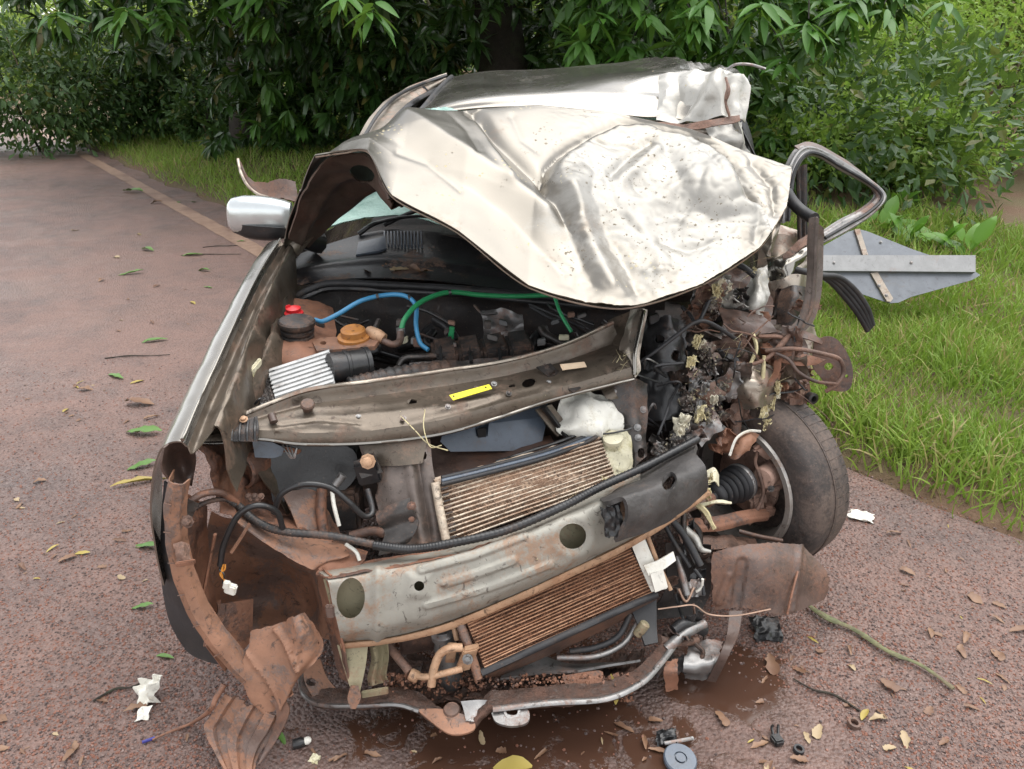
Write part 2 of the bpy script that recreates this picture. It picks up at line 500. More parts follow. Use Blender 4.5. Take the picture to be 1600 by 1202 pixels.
RUST = mk('rusty_iron', (0.125, 0.078, 0.06), .6, .15, dirt=.5, dirt_col=(.24, .135, .095), dscale=12, var=.35, bump=.5)
TAN = mk('sandy_aluminium', (0.46, 0.29, 0.18), .55, .2, dirt=.4, dirt_col=(.30, .15, .08), dscale=12, var=.2, bump=.25)
FIN = mk('muddy_radiator_fin', (0.56, 0.47, 0.37), .55, .15, dirt=.46, dirt_col=(.30, .16, .09), dscale=8, var=.3, vscale=40, bump=.3)
FIN_RED = mk('soil_clogged_fin', (0.44, 0.25, 0.15), .6, .1, dirt=.5, dirt_col=(.27, .12, .06), dscale=9, var=.3, vscale=40, bump=.3)
CORE = mk('radiator_core', (0.33, 0.23, 0.16), .7, .1, dirt=.5, dirt_col=(.22, .12, .07), dscale=22, var=.7, vscale=120, bump=.9, bscale=260)
CORE_RED = mk('clogged_radiator_core', (0.27, 0.135, 0.08), .7, .1, dirt=.5, dirt_col=(.15, .07, .042), dscale=22, var=.7, vscale=120, bump=.9, bscale=260)
WHITE = mk('dirty_white_plastic', (0.72, 0.70, 0.63), .45, 0, dirt=.20, dirt_col=(.38, .30, .16), dscale=9, var=.1, bump=.15)
CREAM = mk('cream_plastic', (0.62, 0.58, 0.42), .5, 0, dirt=.32, dirt_col=(.30, .26, .09), dscale=12, var=.15, bump=.2)
RED = mk('red_cap_plastic', (0.60, 0.025, 0.03), .35, 0, dirt=.05, var=.1, bump=.05)
ORANGE = mk('ochre_cap_plastic', (0.36, 0.15, 0.035), .5, 0, dirt=.30, dscale=14, var=.2, bump=.2)
BLUE = mk('blue_hose', (0.05, 0.23, 0.42), .35, 0, dirt=.10, dirt_col=(.1, .1, .1), var=.12, bump=.05)
GREEN = mk('green_hose', (0.025, 0.24, 0.09), .35, 0, dirt=.10, dirt_col=(.05, .08, .05), var=.15, bump=.05)
YELLOW = mk('yellow_label', (0.75, 0.66, 0.03), .45, 0, dirt=.06, var=.05, bump=.05)
LABEL = mk('pale_orange_label', (0.68, 0.52, 0.36), .5, 0, dirt=.25, dscale=40, dirt_col=(.45, .16, .05), var=.1, bump=.05)
RIBBED = mk('wet_ribbed_aluminium', (0.50, 0.50, 0.49), .30, .75, dirt=.22, dirt_col=(.09, .06, .05), dscale=9, var=.1, bump=.1, drops=.4)
ALLOY = mk('wheel_rim_metal', (0.42, 0.40, 0.37), .42, .6, dirt=.30, dirt_col=(.26, .13, .07), dscale=8, var=.15, bump=.2)
COPPER = mk('bare_copper_wire', (0.45, 0.30, 0.22), .4, .6, dirt=.1, var=.2, bump=0)
STRAW = mk('plant_fibre', (0.58, 0.51, 0.30), .85, 0, dirt=.3, dirt_col=(.22, .15, .06), dscale=20, var=.3, bump=.4)
FLUFF = mk('wet_shredded_insulation', (0.17, 0.155, 0.14), .7, .1, dirt=.40, dirt_col=(.42, .36, .19), dscale=16, var=.45, vscale=45, bump=.8, bscale=120)
WIRE_OR = mk('orange_wire', (0.55, 0.22, 0.03), .5, 0, dirt=.1, var=.1, bump=0)
SIGN_BACK = mk('bare_sign_back', (0.16, 0.17, 0.185), .40, .6, dirt=.18, dirt_col=(.16, .14, .12), dscale=4, var=.10, bump=.06, scratch=.25)
SIGN_BAR = mk('galvanised_sign_bar', (0.25, 0.25, 0.25), .45, .5, dirt=.15, var=.1, bump=.1)
WOODBAR = mk('weathered_bar', (0.42, 0.36, 0.30), .7, .1, dirt=.35, dscale=14, var=.2, bump=.2)
DARK = mk('dark_bay_metal', (0.022, 0.018, 0.017), .6, .1, dirt=.35, dirt_col=(.055, .035, .027), dscale=6, var=.3, bump=.25)  # near-black colour for the bay, cabin and wheel well
m, nt, b, out, tc = base_mat('green_tinted_glass'); GLASS = m
sock(b, 'Base Color', (.42, .66, .58, 1)); sock(b, 'Roughness', .25); sock(b, 'Transmission Weight', .35); sock(b, 'IOR', 1.45)
nh = noise_n(nt, tc.outputs['Object'], 70.0, 5); bn = nd(nt, 'ShaderNodeBump'); sock(bn, 'Strength', .6); sock(bn, 'Distance', .004)
nt.links.new(nh, bn.inputs['Height']); nt.links.new(bn.outputs[0], b.inputs['Normal'])
# foliage
def leaf_mat(name, c1, c2, rough=.42, trans=.28, c3=None, p3=.06):
    m, nt, b, out, tc = base_mat(name)
    g = nd(nt, 'ShaderNodeNewGeometry'); L = nt.links.new
    r = g.outputs['Random Per Island']
    info = nd(nt, 'ShaderNodeObjectInfo')
    r2 = mathn(nt, 'FRACT', mathn(nt, 'ADD', r, mathn(nt, 'MULTIPLY', info.outputs['Random'], 7.31)))
    n = noise_n(nt, tc.outputs['Object'], 1.1, 3)
    f = mathn(nt, 'ADD', mathn(nt, 'MULTIPLY', r2, .6), mathn(nt, 'MULTIPLY', ramp_n(nt, n, .3, .7), .4))
    c = mixc(nt, f, c1, c2)
    if c3: c = mixc(nt, mathn(nt, 'LESS_THAN', mathn(nt, 'FRACT', mathn(nt, 'MULTIPLY', r2, 13.7)), p3), c, c3)
    L(c, b.inputs['Base Color']); sock(b, 'Roughness', rough); sock(b, 'Specular IOR Level', .45)
    t = nd(nt, 'ShaderNodeBsdfTranslucent')
    L(mixc(nt, .5, c, (.16, .24, .03)), t.inputs['Color'])
    mx = nd(nt, 'ShaderNodeMixShader'); sock(mx, 'Fac', trans)
    L(b.outputs[0], mx.inputs[1]); L(t.outputs[0], mx.inputs[2]); L(mx.outputs[0], out.inputs['Surface'])
    return m
MANGO = leaf_mat('shaded_mango_leaf', (.016, .042, .012), (.045, .105, .022), .32, .18, (.13, .12, .035), .05)  # darker leaf copy: the crown's inner shade is put into the colour
MANGO_MID = leaf_mat('half_lit_mango_leaf', (.035, .10, .016), (.085, .20, .03), .46, .25)  # lighter copy for the open skirts, daylight put into the colour
MANGO_LIT = leaf_mat('lit_mango_leaf', (.045, .135, .018), (.095, .24, .032), .46, .32)  # lightest copy, for sprays hanging in daylight
SHRUB = leaf_mat('shrub_leaf', (.028, .070, .020), (.075, .15, .038), .45, .3, (.16, .17, .05), .04)
SHRUB_BRIGHT = leaf_mat('bright_shrub_leaf', (.15, .28, .04), (.32, .46, .09), .6, .5, (.25, .26, .08), .08)
SHRUB_YELLOW = leaf_mat('yellowish_shrub_leaf', (.20, .28, .05), (.40, .42, .11), .6, .5, (.27, .20, .08), .1)
BROAD = leaf_mat('broad_ground_leaf', (.085, .21, .02), (.16, .34, .035), .4, .35)
GRASS = leaf_mat('grass_blade', (.15, .27, .03), (.31, .43, .08), .55, .4, (.42, .35, .15), .16)
LITTER_GREEN = leaf_mat('fallen_green_leaf', (.075, .17, .03), (.13, .24, .06), .4, .1)
LITTER_YELLOW = leaf_mat('fallen_yellow_leaf', (.33, .25, .06), (.42, .33, .09), .45, .1)
LITTER_BROWN = leaf_mat('dry_brown_leaf', (.13, .065, .04), (.25, .145, .085), .5, .05, (.36, .27, .16), .15)
BARK = mk('mossy_bark', (.026, .021, .016), .9, 0, dirt=.35, dirt_col=(.035, .045, .018), dscale=3, var=.4, vscale=10, bump=1.0, bscale=25)
TWIG = mk('pale_twig', (.22, .17, .11), .85, 0, dirt=.2, var=.3, bump=.3)
MUD = mk('clotted_dark_mud', (.05, .028, .02), .55, 0, dirt=.45, dirt_col=(.12, .058, .038), dscale=18, var=.4, vscale=60, bump=.8, bscale=150)
FOAM = mk('torn_grey_foam', (.052, .048, .046), .6, 0, dirt=.22, dirt_col=(.15, .10, .075), dscale=9, var=.3, bump=.5, bscale=90)
HUBDUST = mk('pink_brake_dust', (.42, .27, .21), .75, 0, dirt=.30, dirt_col=(.12, .075, .06), dscale=9, var=.25, bump=.4)
CHANNEL = mk('grimy_grey_channel', (.13, .105, .092), .42, .45, dirt=.36, dirt_col=(.22, .125, .085), dscale=8, var=.3, bump=.3)
PULP = mk('pale_wood_pulp', (.58, .54, .42), .85, 0, dirt=.25, dirt_col=(.40, .32, .14), dscale=25, var=.2, bump=.6)
COWL = mk('dusty_wet_cowl', (.020, .020, .022), .34, 0, dirt=.34, dirt_col=(.20, .125, .09), dscale=4.5, dsoft=.03, var=.3, bump=.2, drops=.1)
# ================================================================ ground
ROAD_P0 = Vector((1.5, 2.75, 0)); ROAD_U = Vector((-0.587, 0.81, 0)); ROAD_N = Vector((0.81, 0.587, 0))
def road_s(x, y): return (x - ROAD_P0.x) * ROAD_N.x + (y - ROAD_P0.y) * ROAD_N.y
def road_t(x, y): return (x - ROAD_P0.x) * ROAD_U.x + (y - ROAD_P0.y) * ROAD_U.y
def st(s, t, z=0.0): return ROAD_P0 + ROAD_N * s + ROAD_U * t + Vector((0, 0, z))
def edge_s(t):                            # the ragged line where turf meets asphalt
    return -0.02 - 0.035 * max(0.0, min(t, 12.0)) + 0.10 * noise.noise(Vector((t * 1.1, 3.3, 0))) + 0.05 * noise.noise(Vector((t * 4.0, 9.3, 0)))
def sstep(a, b, x):
    t = max(0.0, min(1.0, (x - a) / (b - a))); return t * t * (3 - 2 * t)
def ground_z(x, y):
    s, t = road_s(x, y), road_t(x, y)
    d = s - edge_s(t)
    if d <= 0: return -0.03
    z = 0.03 * sstep(0, .25, d) - 0.03 * sstep(0, .05, .05 - d)
    left = sstep(1.0, 7.0, t)
    z += left * 0.34 * sstep(.3, 3.6, d) * 1.0
    z += 0.035 * noise.noise(Vector((x * .9, y * .9, 1.0))) * sstep(0, 1, d)
    z += 0.22 * max(0.0, d - 9.0)                       # the hillside behind
    return z
# one sheet to the horizon: fine near the road, coarse beyond
def ground_sheet():
    svals = [-60, -30, -12, -6, -3, -1.5] + [-.8 + .08 * i for i in range(23)] + [1.15 + .25 * i for i in range(12)] + [4.5, 5.5, 7, 9, 11, 14, 18, 24, 32, 45, 70, 120]
    tvals = [-150, -80, -40, -20, -12, -8, -6] + [-5 + .25 * i for i in range(90)] + [18, 20, 23, 27, 34, 45, 70, 120, 200]
    V, F = [], []
    for s in svals:
        for t in tvals:
            p = st(s, t); V.append((p.x, p.y, min(ground_z(p.x, p.y), 16)))
    n = len(tvals)
    for i in range(len(svals) - 1):
        for j in range(n - 1):
            F.append((i * n + j, i * n + j + 1, (i + 1) * n + j + 1, (i + 1) * n + j))
    F = [f[::-1] for f in F]
    return V, F
m, nt, b, out, tc = base_mat('verge_soil'); SOILG = m
co = tc.outputs['Object']
n1 = noise_n(nt, co, 1.3, 6, .7); n2 = noise_n(nt, co, 30, 5, .7)
c = mixc(nt, ramp_n(nt, n1, .35, .65), (.11, .06, .035), (.075, .085, .028))
c = mixc(nt, n2, c, (.16, .10, .06)); nt.links.new(c, b.inputs['Base Color']); sock(b, 'Roughness', .9)
bn = nd(nt, 'ShaderNodeBump'); sock(bn, 'Strength', .8); sock(bn, 'Distance', .03); nt.links.new(n2, bn.inputs['Height']); nt.links.new(bn.outputs[0], b.inputs['Normal'])
V, F = ground_sheet()
o = mesh_obj('ground', V, F, SOILG, None, sharp=None, loc=Vector((0, 0, 0))); tag(o, kind='structure')

# asphalt: coarse, wet, stained with red soil
m, nt, b, out, tc = base_mat('wet_red_asphalt'); ASPH = m
co = tc.outputs['Object']; L = nt.links.new
mac = noise_n(nt, co, .55, 5, .6); mid = noise_n(nt, co, 4.5, 6, .65, .3); fine = noise_n(nt, co, 60, 4, .7)
vo = nd(nt, 'ShaderNodeTexVoronoi'); sock(vo, 'Scale', 95.0); L(co, vo.inputs['Vector'])
stone = mixc(nt, .62, vo.outputs['Color'], (.5, .5, .5))
sv = nd(nt, 'ShaderNodeSeparateColor'); L(stone, sv.inputs[0])
agg = mixc(nt, ramp_n(nt, sv.outputs[0], .3, .75), (.040, .034, .035), (.13, .105, .098))
red = mixc(nt, fine, (.13, .072, .058), (.30, .19, .155))
# more soil near the painted edge and round the wreck; drier and pinker along the lane
msk = mathn(nt, 'ADD', mathn(nt, 'MULTIPLY', mac, .55), mathn(nt, 'MULTIPLY', mid, .45))
msk = ramp_n(nt, msk, .34, .60, .30, .95)
joint = ramp_n(nt, vo.outputs['Distance'], .25, .5)
msk = mathn(nt, 'MULTIPLY', msk, mixf(nt, joint, .72, 1.0))
c = mixc(nt, msk, agg, red)
wet = ramp_n(nt, noise_n(nt, co, 1.7, 5, .62, .4), .42, .62)
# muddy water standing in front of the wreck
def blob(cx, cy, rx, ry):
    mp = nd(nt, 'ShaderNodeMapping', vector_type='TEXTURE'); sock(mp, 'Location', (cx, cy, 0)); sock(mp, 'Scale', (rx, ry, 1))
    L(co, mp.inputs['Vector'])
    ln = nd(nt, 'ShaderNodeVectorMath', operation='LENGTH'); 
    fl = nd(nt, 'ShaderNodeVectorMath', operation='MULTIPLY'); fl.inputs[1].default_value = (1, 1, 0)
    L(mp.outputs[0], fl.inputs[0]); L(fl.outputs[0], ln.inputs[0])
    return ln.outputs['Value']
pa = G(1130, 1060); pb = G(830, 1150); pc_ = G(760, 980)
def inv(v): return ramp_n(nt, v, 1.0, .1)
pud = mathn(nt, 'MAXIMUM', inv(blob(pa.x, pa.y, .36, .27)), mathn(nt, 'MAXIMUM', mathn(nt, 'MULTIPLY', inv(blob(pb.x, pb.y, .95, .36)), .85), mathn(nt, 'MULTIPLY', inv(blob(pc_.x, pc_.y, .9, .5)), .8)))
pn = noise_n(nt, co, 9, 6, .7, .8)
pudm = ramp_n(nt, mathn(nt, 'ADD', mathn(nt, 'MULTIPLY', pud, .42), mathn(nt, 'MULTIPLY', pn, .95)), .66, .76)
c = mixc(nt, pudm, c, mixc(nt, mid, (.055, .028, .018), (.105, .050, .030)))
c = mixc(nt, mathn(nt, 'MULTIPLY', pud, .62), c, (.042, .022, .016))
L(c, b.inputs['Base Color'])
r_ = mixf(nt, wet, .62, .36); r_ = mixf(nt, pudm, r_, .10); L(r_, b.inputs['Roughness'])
h = mathn(nt, 'ADD', mathn(nt, 'MULTIPLY', mathn(nt, 'SUBTRACT', .6, vo.outputs['Distance']), 1.0), mathn(nt, 'MULTIPLY', fine, .9))
h = mathn(nt, 'ADD', h, mathn(nt, 'MULTIPLY', mid, .35))
h = mixf(nt, pudm, h, 1.0)
bn = nd(nt, 'ShaderNodeBump'); sock(bn, 'Strength', 1.0); sock(bn, 'Distance', .007); L(h, bn.inputs['Height']); L(bn.outputs[0], b.inputs['Normal'])
V, F = [], []
ts = [-60, -30, -15, -8, -6] + [-5 + .1 * i for i in range(230)] + [19, 22, 26, 32, 45, 80, 140]
for t in ts:
    for s in (-9.0, -4.0, -1.0):
        p = st(s, t); V.append((p.x, p.y, 0))
    p = st(edge_s(t) + .03, t); V.append((p.x, p.y, 0))
    p = st(edge_s(t) + .05, t); V.append((p.x, p.y, -.05))
for i in range(len(ts) - 1):
    for k in range(4): F.append((i * 5 + k, i * 5 + k + 1, (i + 1) * 5 + k + 1, (i + 1) * 5 + k))
F = [f[::-1] for f in F]
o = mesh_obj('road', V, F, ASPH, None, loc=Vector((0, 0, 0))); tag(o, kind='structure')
# worn painted edge line, buried in soil
m, nt, b, out, tc = base_mat('soiled_line_paint'); co = tc.outputs['Object']
a = noise_n(nt, co, 14, 6, .7); d_ = noise_n(nt, co, 2.0, 4)
c = mixc(nt, ramp_n(nt, a, .3, .7), (.24, .15, .105), (.33, .22, .16)); c = mixc(nt, ramp_n(nt, d_, .45, .7), c, (.17, .10, .075))
nt.links.new(c, b.inputs['Base Color']); sock(b, 'Roughness', .6)
bn = nd(nt, 'ShaderNodeBump'); sock(bn, 'Strength', .6); sock(bn, 'Distance', .005); nt.links.new(a, bn.inputs['Height']); nt.links.new(bn.outputs[0], b.inputs['Normal'])
V, F = [], []
k = 0
for i in range(160):
    t = 3.4 + .1 * i
    w = .082 + .012 * noise.noise(Vector((t * 5, 0, 0)))
    for s in (-.66 - w, -.66 + w + .008 * noise.noise(Vector((t * 9, 4, 0)))):
        p = st(s, t); V.append((p.x, p.y, .004))
    if i: F.append((2 * i - 2, 2 * i - 1, 2 * i + 1, 2 * i)[::-1])
o = mesh_obj('painted_edge_line', V, F, m, None, loc=Vector((0, 0, 0))); tag(o, kind='structure')

# ================================================================ leaves and foliage (numpy)
def leaf_template(L=1.0, w=0.24, seg=4, fold=0.25, droop=0.25, tipw=0.0):
    ys = np.linspace(0, 1, seg + 1)
    V, F = [], []
    for i, y in enumerate(ys):
        wd = w * 0.5 * (sin(pi * min(1, y ** .8 * .97 + .03)) ** .8)
        z = -droop * y * y
        V += [(-wd, y * L, z + fold * wd), (0, y * L, z), (wd, y * L, z + fold * wd)]
    for i in range(seg):
        a = i * 3
        F += [(a, a + 1, a + 4), (a, a + 4, a + 3), (a + 1, a + 2, a + 5), (a + 1, a + 5, a + 4)]
    return np.array(V), np.array(F)
def place(tv, tf, pos, dirs, ups, scale):
    """many copies of a template: y axis along dirs, z about ups."""
    n, k = len(pos), len(tv)
    y = dirs / np.linalg.norm(dirs, axis=1, keepdims=True)
    x = np.cross(y, ups); x /= np.linalg.norm(x, axis=1, keepdims=True) + 1e-9
    z = np.cross(x, y)
    sc = scale[:, None, None]
    V = (tv[None, :, 0:1] * x[:, None, :] + tv[None, :, 1:2] * y[:, None, :] + tv[None, :, 2:3] * z[:, None, :]) * sc + pos[:, None, :]
    Fc = (tf[None] + (np.arange(n) * k)[:, None, None]).reshape(-1, 3)
    return V.reshape(-1, 3), Fc
def rosettes(rng, pos, outdir, nleaf, L, tv, tf, droop=0.5, spread=1.0):
    """whorls of long leaves about each twig end."""
    m = len(pos)
    ps, ds, us, ss = [], [], [], []
    od = outdir / np.linalg.norm(outdir, axis=1, keepdims=True)
    ref = np.where(np.abs(od[:, 2:3]) < .9, np.array([[0, 0, 1.0]]), np.array([[1.0, 0, 0]]))
    a = np.cross(od, ref); a /= np.linalg.norm(a, axis=1, keepdims=True); bb = np.cross(od, a)
    for k in range(nleaf):
        th = 2.4 * k + rng.random(m) * .8
        el = (rng.random(m) * .9 + .1) * spread
        d = od * np.cos(el * 1.35)[:, None] + (a * np.cos(th)[:, None] + bb * np.sin(th)[:, None]) * np.sin(el * 1.35)[:, None]
        d[:, 2] -= droop * (.4 + .8 * rng.random(m))
        ps.append(pos + od * (rng.random(m)[:, None] - .6) * L * .35); ds.append(d)
        u = np.zeros_like(d); u[:, 2] = 1; u += rng.normal(0, .35, d.shape); us.append(u)
        ss.append(L * (.65 + .5 * rng.random(m)))
    return place(tv, tf, np.vstack(ps), np.vstack(ds), np.vstack(us), np.concatenate(ss))
def ell_points(rng, n, c, r, shell=.55):
    d = rng.normal(size=(n, 3)); d /= np.linalg.norm(d, axis=1, keepdims=True)
    q = shell + (1 - shell) * rng.random(n) ** .6
    return np.array(c) + d * q[:, None] * np.array(r), d
MT = leaf_template(1.0, .25, 4, .35, .22)
MT3 = leaf_template(1.0, .27, 3, .3, .2)
ST = leaf_template(1.0, .48, 2, .25, .12)
def merge(parts):
    V, F, o = [], [], 0
    for v, f in parts:
        V.append(v); F.append(f + o); o += len(v)
    return np.vstack(V), np.vstack(F)
def limb_tube(name, pts, r, mat, parent, seg=9): return tube(name, pts, r, mat, parent, seg=seg, wob=.12)

# ---------------------------------------------------------------- mango trees
def mango(base, height, lobes, n_ros, label, seed, trunk_r=.26, L=.24, lean=(0, 0)):
    rng = np.random.default_rng(seed); rnd = random.Random(seed)
    gz = ground_z(base[0], base[1])
    b0 = Vector((base[0], base[1], gz - .05))
    root = empty('mango_tree', b0, label, 'tree')
    top = b0 + Vector((lean[0], lean[1], height * .45))
    limb_tube('trunk', [b0, b0.lerp(top, .4) + Vector((.08, -.05, 0)), b0.lerp(top, .75) + Vector((-.05, .06, 0)), top], [trunk_r * 1.35, trunk_r, trunk_r * .9, trunk_r * .7], BARK, root, 14)
    parts = []
    for (c, r, w) in lobes:
        c = Vector(c)
        mid = top.lerp(c, .5) + Vector((0, 0, .35))
        limb_tube('limb', [top - Vector((0, 0, .5)), mid, c], [trunk_r * .5, trunk_r * .3, trunk_r * .12], BARK, root, 7)
        k = int(n_ros * w)
        p, d = ell_points(rng, k, c, r, .45)
        d = d * np.array([1, 1, .6]); d[:, 2] += .05
        parts.append(rosettes(rng, p, d, 11, L, *MT3, droop=.55))
    V, F_ = merge(parts)
    V = V[:, :]
    o = np_mesh('crown', V, F_, MANGO, root, b0, smooth=True); tag(o, kind='stuff')
    return root
TA = P(775, 110, 10.4)
tree_a = mango((TA.x, TA.y), 6.5, [
    ((TA.x + .2, TA.y + 1.2, 4.0), (3.4, 2.4, 1.6), 1.0), ((TA.x - 2.3, TA.y - .8, 3.6), (2.0, 1.6, 1.5), .5), ((TA.x + 2.1, TA.y - 1.2, 3.7), (1.9, 1.7, 1.45), .55),
    ((TA.x - .3, TA.y - 2.2, 3.7), (2.2, 1.5, 1.35), .5), ((TA.x + 1.2, TA.y + 2.0, 3.0), (2.4, 1.4, 1.8), .4), ((TA.x - 1.6, TA.y + 1.7, 2.4), (1.9, 1.2, 1.6), .4),
    ((TA.x + 2.6, TA.y - .2, 2.55), (.9, .9, .8), .16), ((TA.x - 2.4, TA.y - .6, 3.4), (2.0, 1.4, 1.0), .5), ((TA.x + .3, TA.y - 2.9, 3.2), (2.0, 1.5, .95), .5), ((TA.x - 1.3, TA.y - .2, 1.9), (1.0, .6, .9), .2), ((TA.x + 1.3, TA.y - .1, 1.95), (1.0, .7, .9), .22), ((TA.x - .2, TA.y + 1.6, 1.4), (2.6, .8, 1.3), .5), ((TA.x + 2.1, TA.y + .6, 1.7), (.7, .7, .8), .12)],  # forward high lobes added out of view to shade the background
    560, 'big mango tree with dark mossy trunk directly behind the wreck', 3, .30)
TB = P(383, 225, 13.2)
tree_b = mango((TB.x, TB.y), 6.5, [
    ((TB.x, TB.y + .5, 4.8), (3.2, 2.8, 2.0), 1.0), ((TB.x - 1.2, TB.y - .2, 3.7), (2.2, 1.5, 1.5), .5), ((TB.x + 1.8, TB.y - .2, 3.3), (1.9, 1.4, 1.7), .55),
    ((TB.x - .5, TB.y + 1.6, 1.6), (2.2, .8, 1.6), .5), ((TB.x + .9, TB.y + .9, 2.1), (1.9, 1.2, 1.6), .45), ((TB.x + 2.4, TB.y + .2, 1.7), (1.2, .9, 1.2), .3), ((TB.x + 1.2, TB.y - .9, 1.65), (.8, .6, .95), .16)],
    560, 'mango tree with slim forked trunk behind the grassy verge', 5, .19)
TC = st(6.5, 15.5)
tree_c = mango((TC.x, TC.y), 6.5, [((TC.x, TC.y, 4.8), (3.6, 3.2, 2.0), 1.0), ((TC.x + 1.2, TC.y - .8, 3.6), (2.4, 1.8, 1.6), .55), ((TC.x + 1.5, TC.y + .5, 2.4), (2.6, 1.5, 2.0), .5)],
    420, 'mango tree farther along the verge past the leafy bushes', 6, .24)

# near sprays of mango leaves hanging over the wreck: every leaf its own part
lv, lf = leaf_template(1.0, .25, 5, .35, .25)
leaf_me = []
for k, (fo, dr, w) in enumerate([(.35, .22, .25), (.25, .38, .27), (.45, .12, .23)]):
    v_, f_ = leaf_template(1.0, w, 6, fo, dr)
    me = bpy.data.meshes.new('leaf'); me.from_pydata([tuple(x) for x in v_], [], [tuple(int(i) for i in x) for x in f_]); me.materials.append(MANGO_LIT); me.shade_smooth()
    leaf_me.append(me)
def spray(root, px, py, Y, n, L, seed, hang=.5, up=.55, az=None):
    rnd = random.Random(seed)
    c = P(px, py, Y)
    base = c + Vector((rnd.uniform(-.3, .3), .35, up))
    tube('twig', [base + Vector((0, .4, .5)), base, c + Vector((0, 0, .05))], [.012, .008, .004], BARK, root, n=7, seg=5)
    for k in range(n):
        th = 2.4 * k + rnd.uniform(-.4, .4)
        el = rnd.uniform(.15, 1.15)
        d = Vector((cos(th) * cos(el), sin(th) * cos(el), -hang * sin(el) - .12 + rnd.uniform(-.1, .35))).normalized()
        z = Vector((rnd.uniform(-.4, .4), rnd.uniform(-.6, .2), 1))
        x = d.cross(z).normalized(); z = x.cross(d)
        o = bpy.data.objects.new('leaf', leaf_me[rnd.randrange(3)])
        o.rotation_mode = 'QUATERNION'
        o.rotation_quaternion = Matrix((x, d, z)).transposed().to_quaternion()
        s = L * rnd.uniform(.7, 1.15); o.scale = (s, s, s)
        link(o, root, c + Vector((rnd.uniform(-.03, .03), rnd.uniform(-.03, .03), rnd.uniform(-.06, .04))))
SPR = [(1190, 12, 6.2, 12, .27), (1262, 42, 6.0, 12, .25), (1085, 42, 6.6, 12, .25), (1010, 25, 6.8, 11, .24), (935, 22, 6.7, 10, .25), (985, 78, 7.2, 11, .24), (1065, 92, 7.4, 11, .24), (1145, 78, 6.9, 12, .25),
       (1225, 92, 6.8, 10, .24), (1325, 12, 6.3, 10, .25), (1380, 18, 6.6, 9, .24), (580, 10, 5.6, 11, .25), (540, -8, 5.9, 9, .25), (268, 30, 9.2, 12, .30), (340, 12, 9.6, 10, .30), (195, 18, 9.0, 10, .32), (905, 85, 7.8, 8, .24), (1300, 70, 6.9, 9, .23), (410, -5, 9.0, 9, .3),
       (1100, 0, 6.3, 10, .26), (1480, 5, 6.6, 9, .25), (90, 22, 9.0, 10, .3), (1140, 130, 8.2, 9, .24)]
for i, (px, py, Y, n, Lf) in enumerate(SPR): spray(tree_a if px > 480 else tree_b, px, py, Y, n, Lf, 100 + i)
# the low skirts of the crowns: lit leaf colour in the open, shaded leaf colour deeper in
def skirt(root, boxes, mat, seed, nleaf=11, L=.25, droop=.6):
    rg = np.random.default_rng(seed); parts = []
    for (x0, x1, y0, y1, Y0, Y1, k) in boxes:
        pos = np.array([P(rg.uniform(x0, x1), rg.uniform(y0, y1), rg.uniform(Y0, Y1))[:] for _ in range(k)])
        od = rg.normal(0, .5, (k, 3)); od[:, 1] -= .7; od[:, 2] += .1
        parts.append(rosettes(rg, pos, od, nleaf, L, *MT, droop=droop))
    V, F_ = merge(parts)
    o = np_mesh('leafy_skirt', V, F_, mat, root, WLOC[root], smooth=True); tag(o, kind='stuff')
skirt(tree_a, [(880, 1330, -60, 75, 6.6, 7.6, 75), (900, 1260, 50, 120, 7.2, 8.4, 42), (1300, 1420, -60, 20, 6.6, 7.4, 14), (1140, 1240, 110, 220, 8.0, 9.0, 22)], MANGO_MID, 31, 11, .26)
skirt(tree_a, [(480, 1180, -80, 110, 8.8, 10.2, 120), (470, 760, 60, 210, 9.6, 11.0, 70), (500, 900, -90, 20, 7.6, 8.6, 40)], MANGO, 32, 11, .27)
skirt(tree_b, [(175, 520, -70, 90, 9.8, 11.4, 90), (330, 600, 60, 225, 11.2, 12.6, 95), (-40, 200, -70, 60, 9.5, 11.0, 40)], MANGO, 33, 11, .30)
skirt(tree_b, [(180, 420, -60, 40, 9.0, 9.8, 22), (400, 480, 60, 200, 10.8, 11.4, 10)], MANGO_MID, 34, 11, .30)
# ---------------------------------------------------------------- shrubs
def shrub(px, Y, r, h, n, mat, label, seed, size=.09, z0=None, group=None, stems=3, name='shrub', X=None, leafT=ST):
    rng = np.random.default_rng(seed); rnd = random.Random(seed)
    x = (px - 800) / F_PX * (Y * CP + CAM_H * SP) if X is None else X
    gz = ground_z(x, Y) if z0 is None else z0
    b0 = Vector((x, Y, gz - .03))
    root = empty(name, b0, label, 'shrub', group)
    for k in range(stems):
        a = rnd.uniform(0, 6.28); q = rnd.uniform(.1, .5) * r
        tube('stem', [b0 + Vector((cos(a) * .05, sin(a) * .05, 0)), b0 + Vector((cos(a) * q * .5, sin(a) * q * .5, h * .45)), b0 + Vector((cos(a + .4) * q, sin(a + .4) * q, h * .9))], [.022, .015, .006], BARK if k else TWIG, root, seg=6)
    ncl = max(10, n // 26)
    cp, cd = ell_points(rng, ncl, (x, Y, gz + h * .52), (r, r * .8, h * .5), .35)
    cp += rng.normal(0, .08 * r, cp.shape)
    idx = rng.integers(0, ncl, n)
    pos = cp[idx] + rng.normal(0, .16 * min(r, h), (n, 3)) * np.array([1, 1, .75])
    pos[:, 2] = np.maximum(pos[:, 2], gz + .02)
    d = cd[idx] + rng.normal(0, .75, (n, 3)); d[:, 2] -= .15
    u = rng.normal(0, .5, (n, 3)); u[:, 2] += 1
    V, F_ = place(*leafT, pos, d, u, size * (.6 + .8 * rng.random(n)))
    o = np_mesh('foliage', V, F_, mat, root, b0); tag(o, kind='stuff')
    return root
